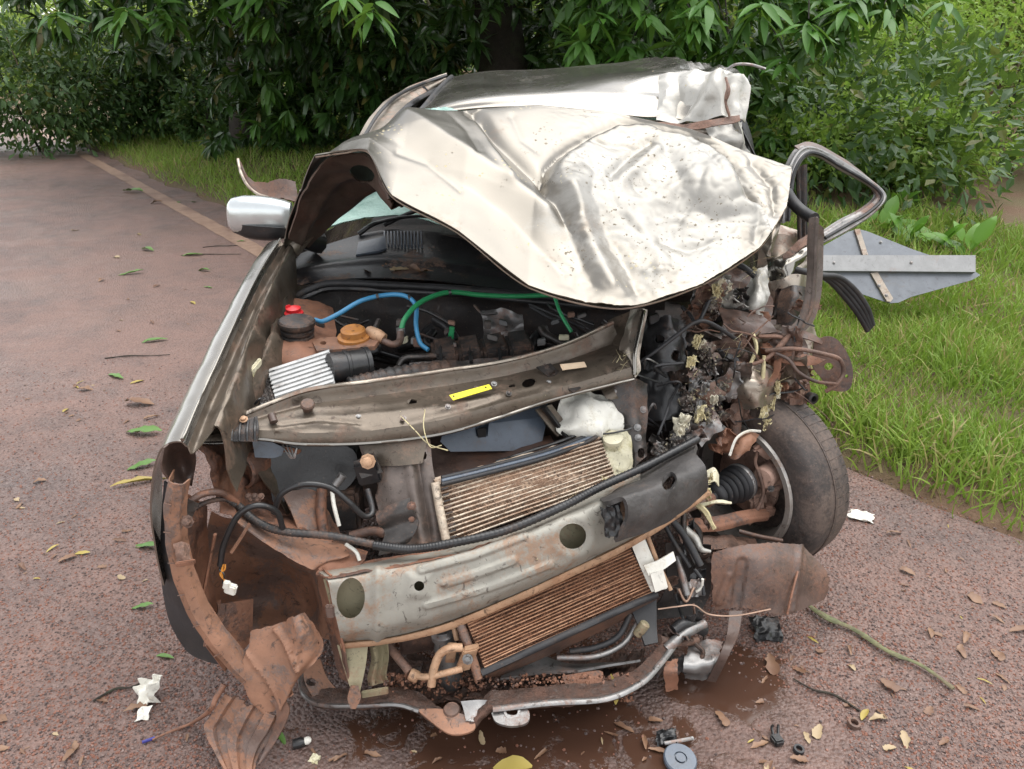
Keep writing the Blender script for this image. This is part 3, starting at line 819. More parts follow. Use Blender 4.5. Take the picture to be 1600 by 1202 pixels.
SH = [ # px, Y, radius, height, leaves, material, label
    (205, 15.0, 1.5, 2.1, 5200, SHRUB, 'dense mid green bush at the top of the grassy bank', .13),
    (70, 14.0, 1.6, 2.2, 5200, SHRUB, 'tall leafy bush beside the grass at the far bend', .13),
    (300, 15.5, 1.3, 1.8, 4600, SHRUB, 'mid green bush tucked beside the slim mango trunk', .12),
    (470, 12.2, .7, .8, 1600, SHRUB, 'low dark bush between the two mango trunks', .12),
    (330, 13.6, .6, .8, 1500, SHRUB, 'small pale leaved bush at the edge of the turf', .12),
    (1185, 9.3, .65, 1.15, 2200, SHRUB, 'dark green bush just past the crumpled roof corner', .11),
    (1270, 11.0, 1.1, 2.0, 5200, SHRUB_BRIGHT, 'feathery light green bush above the bent window frame', .085),
    (1390, 12.2, 1.2, 2.3, 5600, SHRUB_BRIGHT, 'tall light green bush with thin pale stems', .085),
    (1320, 9.4, .9, 1.0, 4200, SHRUB_BRIGHT, 'bright green bush seen through the bent window frame', .075),
    (1230, 8.6, .6, .75, 2200, SHRUB_BRIGHT, 'small bright bush behind the torn fender', .08),
    (1420, 9.0, .8, .85, 3400, SHRUB_BRIGHT, 'green bush over the grey sign board', .085),
    (1340, 16.0, 1.9, 2.6, 5200, SHRUB_YELLOW, 'yellowish flowering bush on the hillside', .11),
    (1450, 17.5, 2.0, 3.0, 5200, SHRUB_BRIGHT, 'large light green bush higher on the hillside', .12),
    (1220, 17.0, 1.9, 2.6, 4600, SHRUB_YELLOW, 'yellow green bush on the hillside beside the mango crown', .11),
    (1530, 11.0, 1.5, 2.0, 5200, SHRUB_BRIGHT, 'bushy light green shrub beyond the end of the sign board', .09),
    (1580, 16.0, 2.2, 2.8, 4600, SHRUB_BRIGHT, 'broad green bush on the hillside', .12)]
for i, (px, Y, r, h, n, mt, lb, sz) in enumerate(SH): shrub(px, Y, r, h, n, mt, lb, 40 + i, sz)
# wooded hillside far behind: one mass
rng = np.random.default_rng(9)
parts = []
for k in range(235):
    s = 10 + 16 * rng.random(); t = -26 + 60 * rng.random()
    if k < 45: s = 6.5 + 5 * rng.random(); t = -22 + 19 * rng.random()
    if k > 150: s = 4 + 12 * rng.random(); t = 22 + 45 * rng.random()
    if k > 185: s = -16 + 24 * rng.random(); t = 36 + 12 * rng.random()
    p = st(s, t); gz = ground_z(p.x, p.y)
    r = 1.3 + 1.2 * rng.random(); h = 2.4 + 2.6 * rng.random()
    q, d = ell_points(rng, 700, (p.x, p.y, gz + h * .45), (r, r, h * .55), .6)
    d = d + rng.normal(0, .7, d.shape); u = rng.normal(0, .5, d.shape); u[:, 2] += 1
    parts.append(place(*ST, q, d, u, .24 * (.6 + .8 * rng.random(700))))
V, F_ = merge(parts)
WOOD = leaf_mat('hillside_leaf', (.17, .28, .045), (.38, .48, .11), .6, .45, (.26, .25, .09), .1)
o = np_mesh('hillside_woods', V, F_, WOOD); tag(o, 'light green woods covering the far hillside', 'woods', kind='stuff')
# dark undergrowth under the mango trees: one mass
parts = []
for k in range(60):
    t = 2.5 + 20 * rng.random(); s = 4.2 + 4.0 * rng.random()
    p = st(s, t)
    gz = ground_z(p.x, p.y)
    r = .5 + .5 * rng.random(); h = .7 + 1.5 * rng.random()
    q, d = ell_points(rng, 420, (p.x, p.y, gz + h * .45), (r, r, h * .55), .5)
    d = d + rng.normal(0, .7, d.shape); u = rng.normal(0, .5, d.shape); u[:, 2] += 1
    parts.append(place(*ST, q, d, u, .14 * (.6 + .8 * rng.random(420))))
V, F_ = merge(parts)
o = np_mesh('undergrowth', V, F_, SHRUB); tag(o, 'dark leafy undergrowth filling the shade under the mango trees', 'undergrowth', kind='stuff')
# ---------------------------------------------------------------- grass
def grass_patch(n, smin, smax, tmin, tmax, Lmin, Lmax, w, rng, dens=None):
    s = smin + (smax - smin) * rng.random(n); t = tmin + (tmax - tmin) * rng.random(n)
    es = np.array([edge_s(x) for x in np.linspace(tmin, tmax, 400)])
    e = np.interp(t, np.linspace(tmin, tmax, 400), es)
    nz = np.array([noise.noise(Vector((a * 1.6, b_ * 1.6, 0))) for a, b_ in zip(s, t)])
    ok = (s > e + .015 + .06 * rng.random(n)) & (rng.random(n) < np.clip((s - e) / .25, .25, 1)) & (nz > -.75 + .4 * rng.random(n) - .2)
    s, t, nz = s[ok], t[ok], nz[ok]
    m = len(s)
    x = ROAD_P0.x + ROAD_N.x * s + ROAD_U.x * t; y = ROAD_P0.y + ROAD_N.y * s + ROAD_U.y * t
    z = np.array([ground_z(a, b_) for a, b_ in zip(x, y)])
    pos = np.stack([x, y, z - .005], 1)
    d = rng.normal(0, .45, (m, 3)); d[:, 2] = .9
    u = rng.normal(0, 1, (m, 3)); u[:, 2] *= .2
    Ls = (Lmin + (Lmax - Lmin) * rng.random(m)) * (1 + .6 * nz)
    return place(*GT, pos, d, u, Ls), (x, y)
tv = np.array([(-.03, 0, 0), (.03, 0, 0), (-.026, .4, -.03), (.026, .4, -.03), (-.016, .75, -.18), (.016, .75, -.18), (0, 1, -.42)])
tf = np.array([(0, 1, 3), (0, 3, 2), (2, 3, 5), (2, 5, 4), (4, 5, 6)])
GT = (tv, tf)
rng = np.random.default_rng(21)
parts = []
a, _ = grass_patch(44000, -.2, 2.2, -3.0, 2.6, .06, .17, .005, rng); parts.append(a)
a, _ = grass_patch(20000, 2.0, 5.2, -3.0, 3.0, .08, .22, .005, rng); parts.append(a)
a, _ = grass_patch(46000, -.7, 4.2, 2.6, 18.0, .08, .18, .008, rng); parts.append(a)
V, F_ = merge(parts)
o = np_mesh('grass', V, F_, GRASS); tag(o, 'long green and straw coloured grass along the road verge', 'grass', kind='stuff')
# broad-leaved weeds beside the sign
def weed(px, py, n, L, seed, label):
    rnd = random.Random(seed)
    p = G(px, py, .05); z = ground_z(p.x, p.y); p = Vector((p.x, p.y, z))
    root = empty('broad_leaved_weed', p, label, 'weed', 'broad leaved weeds beside the sign board')
    v_, f_ = leaf_template(1, .5, 5, .25, .25)
    for k in range(n):
        th = rnd.uniform(0, 6.28); el = rnd.uniform(.35, 1.2)
        d = Vector((cos(th) * cos(el), sin(th) * cos(el), sin(el))); zz = Vector((0, -.3, 1)); x = d.cross(zz).normalized(); zz = x.cross(d)
        M = Matrix((x, d, zz)).transposed()
        b1 = p + d * L * .7 * rnd.uniform(.2, 1)
        s = L * rnd.uniform(.6, 1.1)
        mesh_obj('leaf', [b1 + M @ Vector(q) * s for q in v_], [tuple(int(i) for i in q) for q in f_], BROAD, root, sharp=None)
        tube('stalk', [p, b1], .004, BROAD, root, seg=5)
for i, (px, py, n, L, lb) in enumerate([(1375, 372, 9, .24, 'bright broad leaved weed rising behind the brace of the grey sign'), (1415, 385, 8, .24, 'broad leaved weed over the long upper edge of the grey sign'), (1340, 375, 6, .2, 'small broad leaved weed beside the top corner of the grey sign'), (1460, 392, 8, .24, 'broad leaved weed behind the crossbar of the grey sign'), (1510, 400, 7, .24, 'broad leaved weed off the pointed end of the grey sign'), (1395, 340, 8, .22, 'broad leaved weed farther back against the bright bushes')]):
    weed(px, py, n, L, 70 + i, lb)
# ================================================================ the wrecked car
car = empty('wrecked_car', (0.12, 2.9, 0.0), 'wrecked champagne sedan with crushed front end and buckled hood standing on the road', 'car')
def dist_poly(px, py, pts):
    best, side = 1e9, 0
    for (x0, y0), (x1, y1) in zip(pts, pts[1:]):
        dx, dy = x1 - x0, y1 - y0
        t = max(0, min(1, ((px - x0) * dx + (py - y0) * dy) / (dx * dx + dy * dy)))
        d = math.hypot(px - x0 - t * dx, py - y0 - t * dy)
        if d < best: best, side = d, (dx * (py - y0) - dy * (px - x0))
    return best, side
# ---- hood: buckled sheet, hinge -> fold against the roof -> dropped front edge
front = [(492, 243, 2.30), (535, 237, 2.26), (575, 236, 2.20), (612, 306, 2.11), (715, 362, 2.04), (825, 447, 1.97), (968, 481, 1.94), (1095, 445, 2.03), (1188, 386, 2.18), (1230, 322, 2.34)]
fold = [(470, 300, 2.50), (538, 226, 2.47), (585, 206, 2.52), (650, 186, 2.62), (740, 172, 2.72), (840, 167, 2.76), (960, 178, 2.75), (1080, 203, 2.68), (1168, 238, 2.58), (1236, 262, 2.50)]
hinge = [Vector(P(442, 392, 2.62))] + [Vector((-.78 + .17 * k, 2.96, 1.17)) for k in range(1, 9)] + [Vector((.80, 2.75, 1.05))]
hinge[1] = Vector((-.62, 2.80, 1.05))
rearmid = [P(452, 345, 2.57)] + [W(fold[k]).lerp(hinge[k], .5) + Vector((0, .05, .06)) for k in range(1, 10)]
def between(a, b, t, lift): 
    q = W(a).lerp(W(b), t); return q + Vector((0, -.02, .05)) * lift
r1 = [between(fold[k], front[k], .30, l_) for k, l_ in enumerate([0, .15, .25, .35, .3, .15, .05, .05, .1, .1])]
r2 = [between(fold[k], front[k], .65, l_) for k, l_ in enumerate([0, .2, .3, .4, .3, .15, .1, .1, .1, .1])]
r1[0], r2[0] = P(477, 278, 2.43), P(484, 260, 2.37)
CREASE = [  # polyline, amplitude (m, + toward the outside), width px
    ([(640, 195), (715, 245), (800, 305), (850, 340)], -.042, 40),
    ([(600, 214), (690, 268), (790, 340), (880, 425)], .014, 30),
    ([(732, 168), (790, 232), (846, 292)], .030, 11),
    ([(742, 195), (764, 245), (792, 292)], -.012, 8), ([(756, 190), (785, 240), (815, 285)], .006, 6),
    ([(892, 320), (905, 355), (930, 400), (955, 450)], -.022, 22),
    ([(868, 320), (880, 355), (905, 400), (925, 445)], .010, 14),
    ([(930, 330), (948, 370), (975, 410), (995, 455)], .012, 18),
    ([(952, 290), (980, 264), (1012, 242)], .016, 8), ([(968, 300), (1000, 276), (1022, 254)], -.012, 9),
    ([(1040, 262), (1062, 305), (1048, 360)], .012, 16), ([(1075, 335), (1112, 352), (1160, 345)], .012, 12),
    ([(1000, 360), (1030, 400), (1035, 440)], -.010, 16), ([(1175, 255), (1205, 290), (1212, 330)], .014, 9),
    ([(1085, 212), (1150, 266), (1184, 325), (1180, 375)], .012, 12), ([(980, 330), (1030, 322), (1070, 296)], -.008, 10),
    ([(905, 232), (940, 250), (985, 252)], .006, 4), ([(1010, 205), (1060, 225), (1100, 262), (1118, 300)], .006, 4), ([(940, 300), (965, 345), (1005, 372)], .005, 4), ([(1030, 380), (1075, 392), (1120, 380)], .006, 5), ([(1090, 250), (1130, 262), (1165, 290)], -.006, 4), ([(900, 262), (925, 290), (918, 325)], .005, 4), ([(985, 410), (1010, 425), (1050, 425)], -.005, 5), ([(1140, 330), (1165, 318), (1195, 325)], .007, 4), ([(620, 240), (668, 258), (720, 300)], .004, 4), ([(700, 185), (728, 215), (740, 255)], .004, 4), ([(800, 185), (815, 220), (842, 240)], .004, 5), ([(1060, 350), (1085, 322), (1090, 300)], .006, 5)]
RIM = [(880, 350), (852, 318), (845, 290), (852, 264), (874, 240), (915, 214), (958, 194), (1010, 190), (1085, 214), (1140, 256), (1172, 310)]
def hood_disp(u, v, p):
    if u < .40: return .006 * noise.noise(p * 5)
    x, y = pix(p); d = 0
    k = sstep(.36, .44, u) * sstep(0, .12, v)
    for pts, amp, w in CREASE:
        q, sd_ = dist_poly(x, y, pts)
        q = math.sqrt(q * q + 9.0) - 2.0
        if q < 5 * w: d += amp * 1.15 * (math.exp(-q / (w * .8)) * .75 + .25 * math.exp(-(q / w) ** 2))
    # bowl hammered into one half behind a rolled rim, and the dark round dent
    q, sd_ = dist_poly(x, y, RIM)
    q = math.sqrt(q * q + 6.0) - 1.5 + 3 * noise.noise(p * 14)
    sgn = 1 if sd_ > 0 else -1
    fade = 1 - sstep(300, 400, y)
    d += .024 * math.exp(-abs(q) / 7) * fade
    if sgn > 0: d -= .050 * sstep(0, 26, q) * (1 - sstep(60, 170, q)) * fade
    e = ((x - 1120) / 56) ** 2 + ((y - 296) / 44) ** 2
    d -= .026 * math.exp(-e)
    rt = sstep(830, 930, x)
    n1 = noise.noise(p * 6.0); n2 = noise.noise(p * 17 + Vector((3, 1, 7)))
    d += rt * (.0035 * (1 - 2.4 * abs(n1)) + .0022 * n2 + .0016 * (1 - 2.5 * abs(noise.noise(p * 37))))
    d += (1 - rt) * (.003 * n1 + .0010 * n2)
    return d * k
hood = sheet('hood', [hinge, rearmid, fold, r1, r2, front], HOODPAINT, car, nu=230, nv=330, t=.0035, disp=hood_disp, tension=.4, sharp=60)
# stamped frame under the hood and its return lip
sheet('hood_lip', [[W(q) + Vector((0, .003, -.003)) for q in front], [W(q) + Vector((0, .006, -.008)) for q in front], [W(q) + Vector((0, .045, -.004)) for q in front]], PAINT_DULL, hood, nu=6, nv=80, t=.003, tension=.8)
hf0 = [P(452, 376, 2.60), P(470, 312, 2.50), P(505, 258, 2.36), P(572, 246, 2.28), P(604, 312, 2.20)]
hf1 = [P(470, 382, 2.66), P(500, 320, 2.60), P(530, 285, 2.52), P(575, 280, 2.46), P(618, 325, 2.36)]
hf2 = [P(482, 388, 2.72), P(522, 348, 2.72), P(562, 312, 2.66), P(600, 298, 2.62), P(640, 318, 2.58)]
sheet('hood_frame', [hf0, hf1, hf2], PAINT_UNDER, hood, nu=20, nv=34, t=.006, wob=.012, wobs=11, holes=[(566, 272, 20, 13, 20)], disp=lambda u, v, p: .012 * math.exp(-((u - .45) / .1) ** 2))
# ---- roof
rh = [(648, 184, 3.02), (720, 172, 3.02), (830, 167, 3.0), (960, 178, 2.96), (1060, 190, 2.92), (1152, 193, 2.88)]
rr1 = [(662, 168, 3.10), (735, 156, 3.09), (835, 147, 3.095), (955, 145, 3.07), (1058, 150, 3.02), (1156, 155, 2.97)]
rr2 = [(682, 142, 3.5), (755, 134, 3.50), (850, 126, 3.45), (955, 118, 3.38), (1048, 121, 3.22), (1150, 120, 3.15)]
rr3 = [(703, 121, 4.0), (765, 112, 4.1), (855, 107, 4.15), (950, 101, 4.15), (1018, 97, 4.1), (1075, 116, 3.7)]
rr4 = [Vector((-.36, 4.75, 1.42)), Vector((-.1, 4.85, 1.47)), Vector((.2, 4.9, 1.49)), Vector((.5, 4.9, 1.48)), Vector((.78, 4.85, 1.44)), Vector((.92, 4.5, 1.34))]
def roof_disp(u, v, p):
    x, y = pix(p)
    q, s_ = dist_poly(x, y, [(700, 150), (860, 146), (960, 124), (1050, 118)])
    d = .012 * math.exp(-(q / 16) ** 2) + .005 * noise.noise(p * 3.4)
    k = sstep(.62, .9, v)
    return d + k * (.03 * (1 - 2.2 * abs(noise.noise(p * 6 + Vector((1, 0, 4))))) + .010 * noise.noise(p * 16))
roof = sheet('roof', [rh, rr1, rr2, rr3, rr4], PAINT, car, nu=60, nv=90, t=.004, disp=roof_disp, tension=.9)
lathe('antenna_base', [(.017, 0), (.016, .006), (.010, .012), (.004, .014)], P(914, 164, 3.06), (0, -.35, .93), BLACK, roof, seg=16)
sheet('roof_header', [[(650, 183, 3.015), (735, 173, 3.02), (860, 170, 3.0), (960, 180, 2.96), (1060, 192, 2.92), (1150, 196, 2.88)], [(646, 194, 2.99), (735, 186, 2.99), (860, 184, 2.97), (960, 194, 2.93), (1060, 206, 2.89), (1146, 212, 2.86)], [Vector((-.35, 2.98, 1.32)), Vector((-.1, 2.98, 1.33)), Vector((.15, 2.97, 1.33)), Vector((.35, 2.95, 1.30)), Vector((.55, 2.92, 1.27)), Vector((.75, 2.88, 1.25))]], PAINT_DULL, roof, nu=8, nv=40, t=.004, wob=.006)
tube('seal_strip', [(640, 190, 3.02), (662, 168, 3.13), (684, 141, 3.48), (706, 120, 3.98), Vector((-.40, 4.75, 1.40))], .010, RUBBER, roof, seg=6)
# crumpled roof corner: folded sheets
def crum(u, v, p):
    x, y = pix(p)
    d = .018 * (1 - 2.3 * abs(noise.noise(p * 7 + Vector((2, 5, 1))))) + .006 * noise.noise(p * 23)
    for pts, a, w in [([(1060, 135), (1062, 180)], -.02, 8), ([(1075, 185), (1110, 150), (1128, 122)], .025, 12), ([(1100, 125), (1085, 150), (1072, 172)], -.02, 9), ([(1134, 118), (1138, 180)], -.022, 5), ([(1150, 125), (1152, 185)], .014, 8)]:
        q, s_ = dist_poly(x, y, pts); d += a * math.exp(-(q / w) ** 2)
    return d
sheet('crumpled_corner', [[(1030, 122, 3.10), (1078, 115, 3.04), (1112, 113, 3.0), (1140, 110, 2.98), (1162, 116, 3.0)], [(1030, 148, 3.0), (1078, 140, 2.95), (1108, 136, 2.91), (1138, 138, 2.89), (1168, 142, 2.93)], [(1028, 174, 2.95), (1080, 168, 2.90), (1110, 162, 2.87), (1138, 164, 2.85), (1166, 168, 2.89)], [(1026, 192, 2.91), (1078, 191, 2.87), (1110, 186, 2.84), (1138, 183, 2.83), (1158, 192, 2.87)]], PAINT_TORN, roof, nu=40, nv=46, t=.004, disp=crum, tension=.5, sharp=35)
sheet('torn_flange', [[(1024, 190, 2.84), (1070, 194, 2.80), (1110, 187, 2.77), (1156, 179, 2.78)], [(1030, 198, 2.82), (1072, 204, 2.78), (1115, 197, 2.75), (1156, 190, 2.76)]], RUST, roof, nu=6, nv=24, t=.003, wob=.006, wobs=30)
tube('roof_seam', [(1134, 122, 2.83), (1138, 140, 2.79), (1134, 160, 2.78), (1140, 182, 2.77)], [.005, .007, .006, .004], RUST, roof, seg=5, wob=.5)
tube('drip_rail', [(1137, 108, 2.95), (1150, 101, 2.93), (1172, 101, 2.92), (1196, 108, 2.92)], .005, STEEL, roof, seg=6)
# A pillar on the crushed side, hanging shreds
for k, (a, b_, c_, r) in enumerate([((1150, 190, 2.82), (1160, 225, 2.80), (1150, 262, 2.78), .020), ((1128, 195, 2.86), (1132, 215, 2.86), (1150, 240, 2.84), .014), ((1160, 205, 2.9), (1175, 235, 2.9), (1190, 262, 2.9), .011)]):
    tube('pillar_shred', [a, b_, c_], [r, r * .8, r * .5], [PAINT_TORN, RUST, RUBBER][k], roof, seg=6, wob=.5, flat=.45)
sheet('crushed_pillar', [[(1100, 196, 2.83), (1160, 190, 2.82)], [(1118, 222, 2.80), (1162, 222, 2.79)], [(1160, 250, 2.76), (1200, 262, 2.74)], [(1205, 262, 2.70), (1238, 258, 2.68)]], PAINT_TORN, roof, nu=26, nv=12, t=.005, wob=.03, wobs=13)
# ---- the rest of the body, mostly hidden by the hood
def rail(x0, x1): return x0
L_side = [[Vector((-.80, 2.62, .95)), Vector((-.74, 3.2, .93)), Vector((-.70, 3.9, .93)), Vector((-.66, 4.7, .92)), Vector((-.55, 5.25, .88))],
          [Vector((-.86, 2.62, .70)), Vector((-.82, 3.2, .68)), Vector((-.78, 3.9, .68)), Vector((-.74, 4.7, .68)), Vector((-.62, 5.3, .66))],
          [Vector((-.83, 2.62, .30)), Vector((-.80, 3.2, .26)), Vector((-.76, 3.9, .26)), Vector((-.72, 4.7, .32)), Vector((-.6, 5.25, .34))]]
sheet('side_panel', L_side, PAINT, car, nu=18, nv=40, t=.004, cut=lambda u, v: v > .62 and v < .84 and u > .45, wob=.004)
R_side = [[Vector((.94, 2.95, .96)), Vector((1.03, 3.4, .94)), Vector((1.06, 3.9, .93)), Vector((1.06, 4.7, .92)), Vector((.98, 5.3, .88))],
          [Vector((1.00, 2.95, .66)), Vector((1.10, 3.4, .68)), Vector((1.13, 3.9, .68)), Vector((1.13, 4.7, .68)), Vector((1.04, 5.3, .66))],
          [Vector((.92, 2.95, .30)), Vector((1.06, 3.4, .26)), Vector((1.10, 3.9, .26)), Vector((1.10, 4.7, .32)), Vector((1.0, 5.25, .34))]]
sheet('side_panel', R_side, PAINT, car, nu=18, nv=40, t=.004, cut=lambda u, v: v > .62 and v < .84 and u > .45, wob=.03, wobs=5)
sheet('rear_panel', [[Vector((-.55, 5.25, .88)), Vector((.2, 5.42, .92)), Vector((.98, 5.3, .88))], [Vector((-.62, 5.3, .6)), Vector((.2, 5.46, .62)), Vector((1.02, 5.33, .6))], [Vector((-.6, 5.25, .34)), Vector((.2, 5.4, .34)), Vector((1.0, 5.25, .34))]], PAINT, car, nu=10, nv=16, t=.004, face_cam=False)
sheet('boot_lid', [[Vector((-.45, 4.95, 1.0)), Vector((.2, 5.0, 1.03)), Vector((.9, 4.95, 1.0))], [Vector((-.55, 5.25, .89)), Vector((.2, 5.42, .93)), Vector((.98, 5.3, .89))]], PAINT, car, nu=8, nv=14, t=.004)
sheet('rear_window', [[Vector((-.36, 4.74, 1.40)), Vector((.2, 4.9, 1.47)), Vector((.85, 4.7, 1.38))], [Vector((-.48, 5.0, 1.0)), Vector((.2, 5.05, 1.03)), Vector((.95, 5.0, 1.0))]], GLASS, car, nu=6, nv=10, t=.004, face_cam=False)
for sx, ys in ((-1, 3.55), (1, 3.6)):
    xb = (-.74 if sx < 0 else 1.06); xt = (-.36 if sx < 0 else .93)
    tube('door_pillar', [Vector((xb, ys, .93)), Vector(((xb + xt) / 2 + .05 * sx, ys + .05, 1.2)), Vector((xt, ys + .08, 1.44))], .035, BLACK, car, seg=6)
    tube('rear_pillar', [Vector((xb, 4.95, .93)), Vector((xt + .03 * sx, 4.75, 1.40))], [.09, .06], PAINT, car, seg=8, flat=.5)
tube('windscreen_pillar', [Vector((-.76, 2.66, .97)), P(600, 215, 2.95), P(648, 186, 3.02)], [.035, .03, .028], PAINT_DULL, car, seg=8)
# cabin floor, dashboard and seats in the dark
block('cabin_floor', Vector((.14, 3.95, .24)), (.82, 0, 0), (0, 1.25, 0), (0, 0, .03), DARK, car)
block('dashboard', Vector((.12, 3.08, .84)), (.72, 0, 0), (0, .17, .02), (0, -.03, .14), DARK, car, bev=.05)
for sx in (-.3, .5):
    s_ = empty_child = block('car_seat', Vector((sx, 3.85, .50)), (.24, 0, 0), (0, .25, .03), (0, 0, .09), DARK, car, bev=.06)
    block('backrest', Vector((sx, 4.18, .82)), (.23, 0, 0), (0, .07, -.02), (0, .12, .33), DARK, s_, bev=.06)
# ---- sprung door frame above the fender
sheet('door_frame', [[(560, 214, 3.10), (582, 178, 3.25), (612, 151, 3.45), (648, 131, 3.65), (698, 114, 3.85)], [(576, 213, 3.08), (600, 181, 3.22), (630, 155, 3.42), (662, 139, 3.6), (696, 126, 3.8)], [(602, 200, 3.10), (622, 178, 3.22), (646, 158, 3.42), (668, 145, 3.6), (690, 134, 3.8)]], PAINT_DULL, car, nu=10, nv=34, t=.02, wob=.004)
tube('window_seal', [(570, 212, 3.07), (592, 177, 3.21), (621, 150, 3.41), (655, 133, 3.6), (697, 118, 3.82)], .007, RUBBER, car, seg=6)
tube('window_seal', [(608, 198, 3.08), (628, 176, 3.2), (650, 158, 3.4), (690, 137, 3.78)], .012, RUBBER, car, seg=6)
for k, (a, b_, c_) in enumerate([((652, 172, 3.0), (690, 168, 2.99), (716, 172, 2.98)), ((648, 182, 2.98), (668, 176, 2.98), (690, 175, 2.98))]):
    sheet('glass_strip', [[a, b_, c_], [(a[0], a[1] + 9, a[2] - .02), (b_[0], b_[1] + 8, b_[2] - .02), (c_[0], c_[1] + 3, c_[2] - .02)]], GLASS, car, nu=6, nv=20, t=.004, wob=.006, wobs=50)
# ---- wing mirror
def mirror_loft():
    C0 = P(404, 337, 2.72)
    V, F = [], []
    st_ = [(-.102, .35), (-.098, .62), (-.085, .86), (-.05, 1.0), (.0, 1.02), (.05, .96), (.085, .86), (.11, .72)]
    seg = 20
    ax = Vector((1, .12, -.06)).normalized(); up = Vector((.06, 0, 1)); dp = Vector((-.1, 1, 0))
    for x, k in st_:
        for j in range(seg):
            th = 2 * pi * j / seg; c_, s_ = cos(th), sin(th)
            e = .72
            V.append(C0 + ax * x + up * (.066 * k * abs(s_) ** e * (1 if s_ > 0 else -1)) + dp * (.05 * k * abs(c_) ** e * (1 if c_ > 0 else -1)))
    for i in range(len(st_) - 1):
        for j in range(seg):
            F.append((i * seg + j, i * seg + (j + 1) % seg, (i + 1) * seg + (j + 1) % seg, (i + 1) * seg + j))
    F.append(tuple(range(seg))[::-1]); F.append(tuple((len(st_) - 1) * seg + j for j in range(seg)))
    return V, F, C0
V, F, C0 = mirror_loft()
mir = mesh_obj('wing_mirror', V, F, SILVER, car, sharp=50)
sheet('lower_shell', [[C0 + Vector((-.095, -.030, -.018)), C0 + Vector((-.03, -.058, -.022)), C0 + Vector((.05, -.058, -.028)), C0 + Vector((.10, -.045, -.034))], [C0 + Vector((-.085, -.028, -.052)), C0 + Vector((-.03, -.046, -.066)), C0 + Vector((.05, -.046, -.072)), C0 + Vector((.10, -.036, -.066))], [C0 + Vector((-.06, .0, -.066)), C0 + Vector((-.02, .0, -.084)), C0 + Vector((.05, .0, -.088)), C0 + Vector((.10, 0, -.075))]], BLACK, mir, nu=10, nv=16, t=.006)
tube('mirror_arm', [P(440, 355, 2.72), P(470, 372, 2.74), P(500, 380, 2.8)], [.03, .035, .04], BLACK, mir, seg=8)
# curved strip of bent trim standing behind the mirror
sheet('bent_trim', [[(374, 249, 3.05), (384, 272, 2.98), (406, 284, 2.95), (440, 279, 2.93), (462, 283, 2.93)], [(375, 268, 3.0), (390, 292, 2.94), (414, 302, 2.92), (444, 302, 2.9), (466, 303, 2.9)], [(380, 278, 2.99), (398, 303, 2.93), (420, 310, 2.90), (446, 312, 2.88), (470, 318, 2.88)]], SOIL_DARK, car, nu=12, nv=30, t=.006, jag=.004)
tube('bent_edge', [(372, 249, 3.045), (376, 268, 2.995), (386, 289, 2.935), (402, 303, 2.92), (420, 309, 2.90)], .006, PAINT_DULL, car, seg=6)
# ---- the surviving fender: shoulder, gutter and inner rail
fc = [(434, 376, 2.62), (398, 434, 2.30), (362, 508, 2.02), (327, 584, 1.80), (301, 640, 1.655), (280, 690, 1.54)]
def off(pts, dx, dy, dz): return [W(q) + Vector((dx, dy, dz)) for q in pts]
fender = sheet('fender', [off(fc, -.115, .02, -.40), off(fc, -.105, .01, -.22), off(fc, -.078, 0, -.095), off(fc, -.052, 0, -.030), off(fc, -.024, 0, -.004), off(fc, .004, 0, .0), off(fc, .016, 0, -.012)], PAINT, car, nu=26, nv=60, t=.004, wob=.003,
      cut=lambda u, v: u < .42 and .30 < v < .86)
g0 = off(fc, .016, 0, -.012); g1 = off(fc, .026, .0, -.030)
gi = [(452, 388, 2.62), (428, 440, 2.32), (400, 500, 2.06), (377, 566, 1.85), (356, 622, 1.70), (336, 672, 1.60)]
g2 = [W(q) + Vector((-.012, 0, -.004)) for q in gi]; g3 = [W(q) + Vector((0, 0, .012)) for q in gi]; g4 = [W(q) + Vector((.012, 0, -.005)) for q in gi]; g5 = [W(q) + Vector((.03, 0, -.16)) for q in gi]
sheet('fender_gutter', [g0, g1, g2, g3], PAINT_IN, fender, nu=16, nv=60, t=.003, wob=.006, wobs=14)
sheet('inner_rail', [g3, g4, g5], PAINT_IN, car, nu=12, nv=60, t=.004, wob=.012, wobs=12, tension=.7)
tube('gutter_bead', [W(q) + Vector((.008, 0, .004)) for q in fc], .005, PAINT, fender, seg=6)
# the cut front end of the fender, seen edge on
sheet('fender_nose', [[(282, 688, 1.545), (268, 692, 1.545), (257, 700, 1.52)], [(300, 698, 1.60), (278, 716, 1.64), (253, 728, 1.515)], [(306, 722, 1.64), (284, 738, 1.64), (262, 745, 1.525)], [(300, 760, 1.64), (286, 756, 1.60), (276, 752, 1.54)]], SOIL_DARK, fender, nu=16, nv=14, t=.004)
# ================================================================ engine bay
rnd = random.Random(5)
# inner walls and floor of the bay
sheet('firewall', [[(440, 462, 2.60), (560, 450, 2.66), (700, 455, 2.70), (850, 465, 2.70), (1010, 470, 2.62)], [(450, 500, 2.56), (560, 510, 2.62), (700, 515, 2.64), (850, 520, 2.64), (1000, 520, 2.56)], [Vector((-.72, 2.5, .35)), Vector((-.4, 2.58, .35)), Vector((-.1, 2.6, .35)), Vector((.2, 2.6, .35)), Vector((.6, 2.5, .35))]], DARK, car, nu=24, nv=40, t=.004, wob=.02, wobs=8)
sheet('bay_side', [[P(445, 440, 2.5), P(420, 520, 2.1), P(380, 620, 1.80), P(345, 672, 1.66)], [P(455, 470, 2.45), P(440, 545, 2.1), P(400, 640, 1.82), P(365, 690, 1.70)], [Vector((-.52, 2.45, .55)), Vector((-.55, 2.1, .52)), Vector((-.56, 1.85, .5)), Vector((-.58, 1.75, .48))]], PAINT_IN, car, nu=24, nv=30, t=.004, wob=.022, wobs=9)
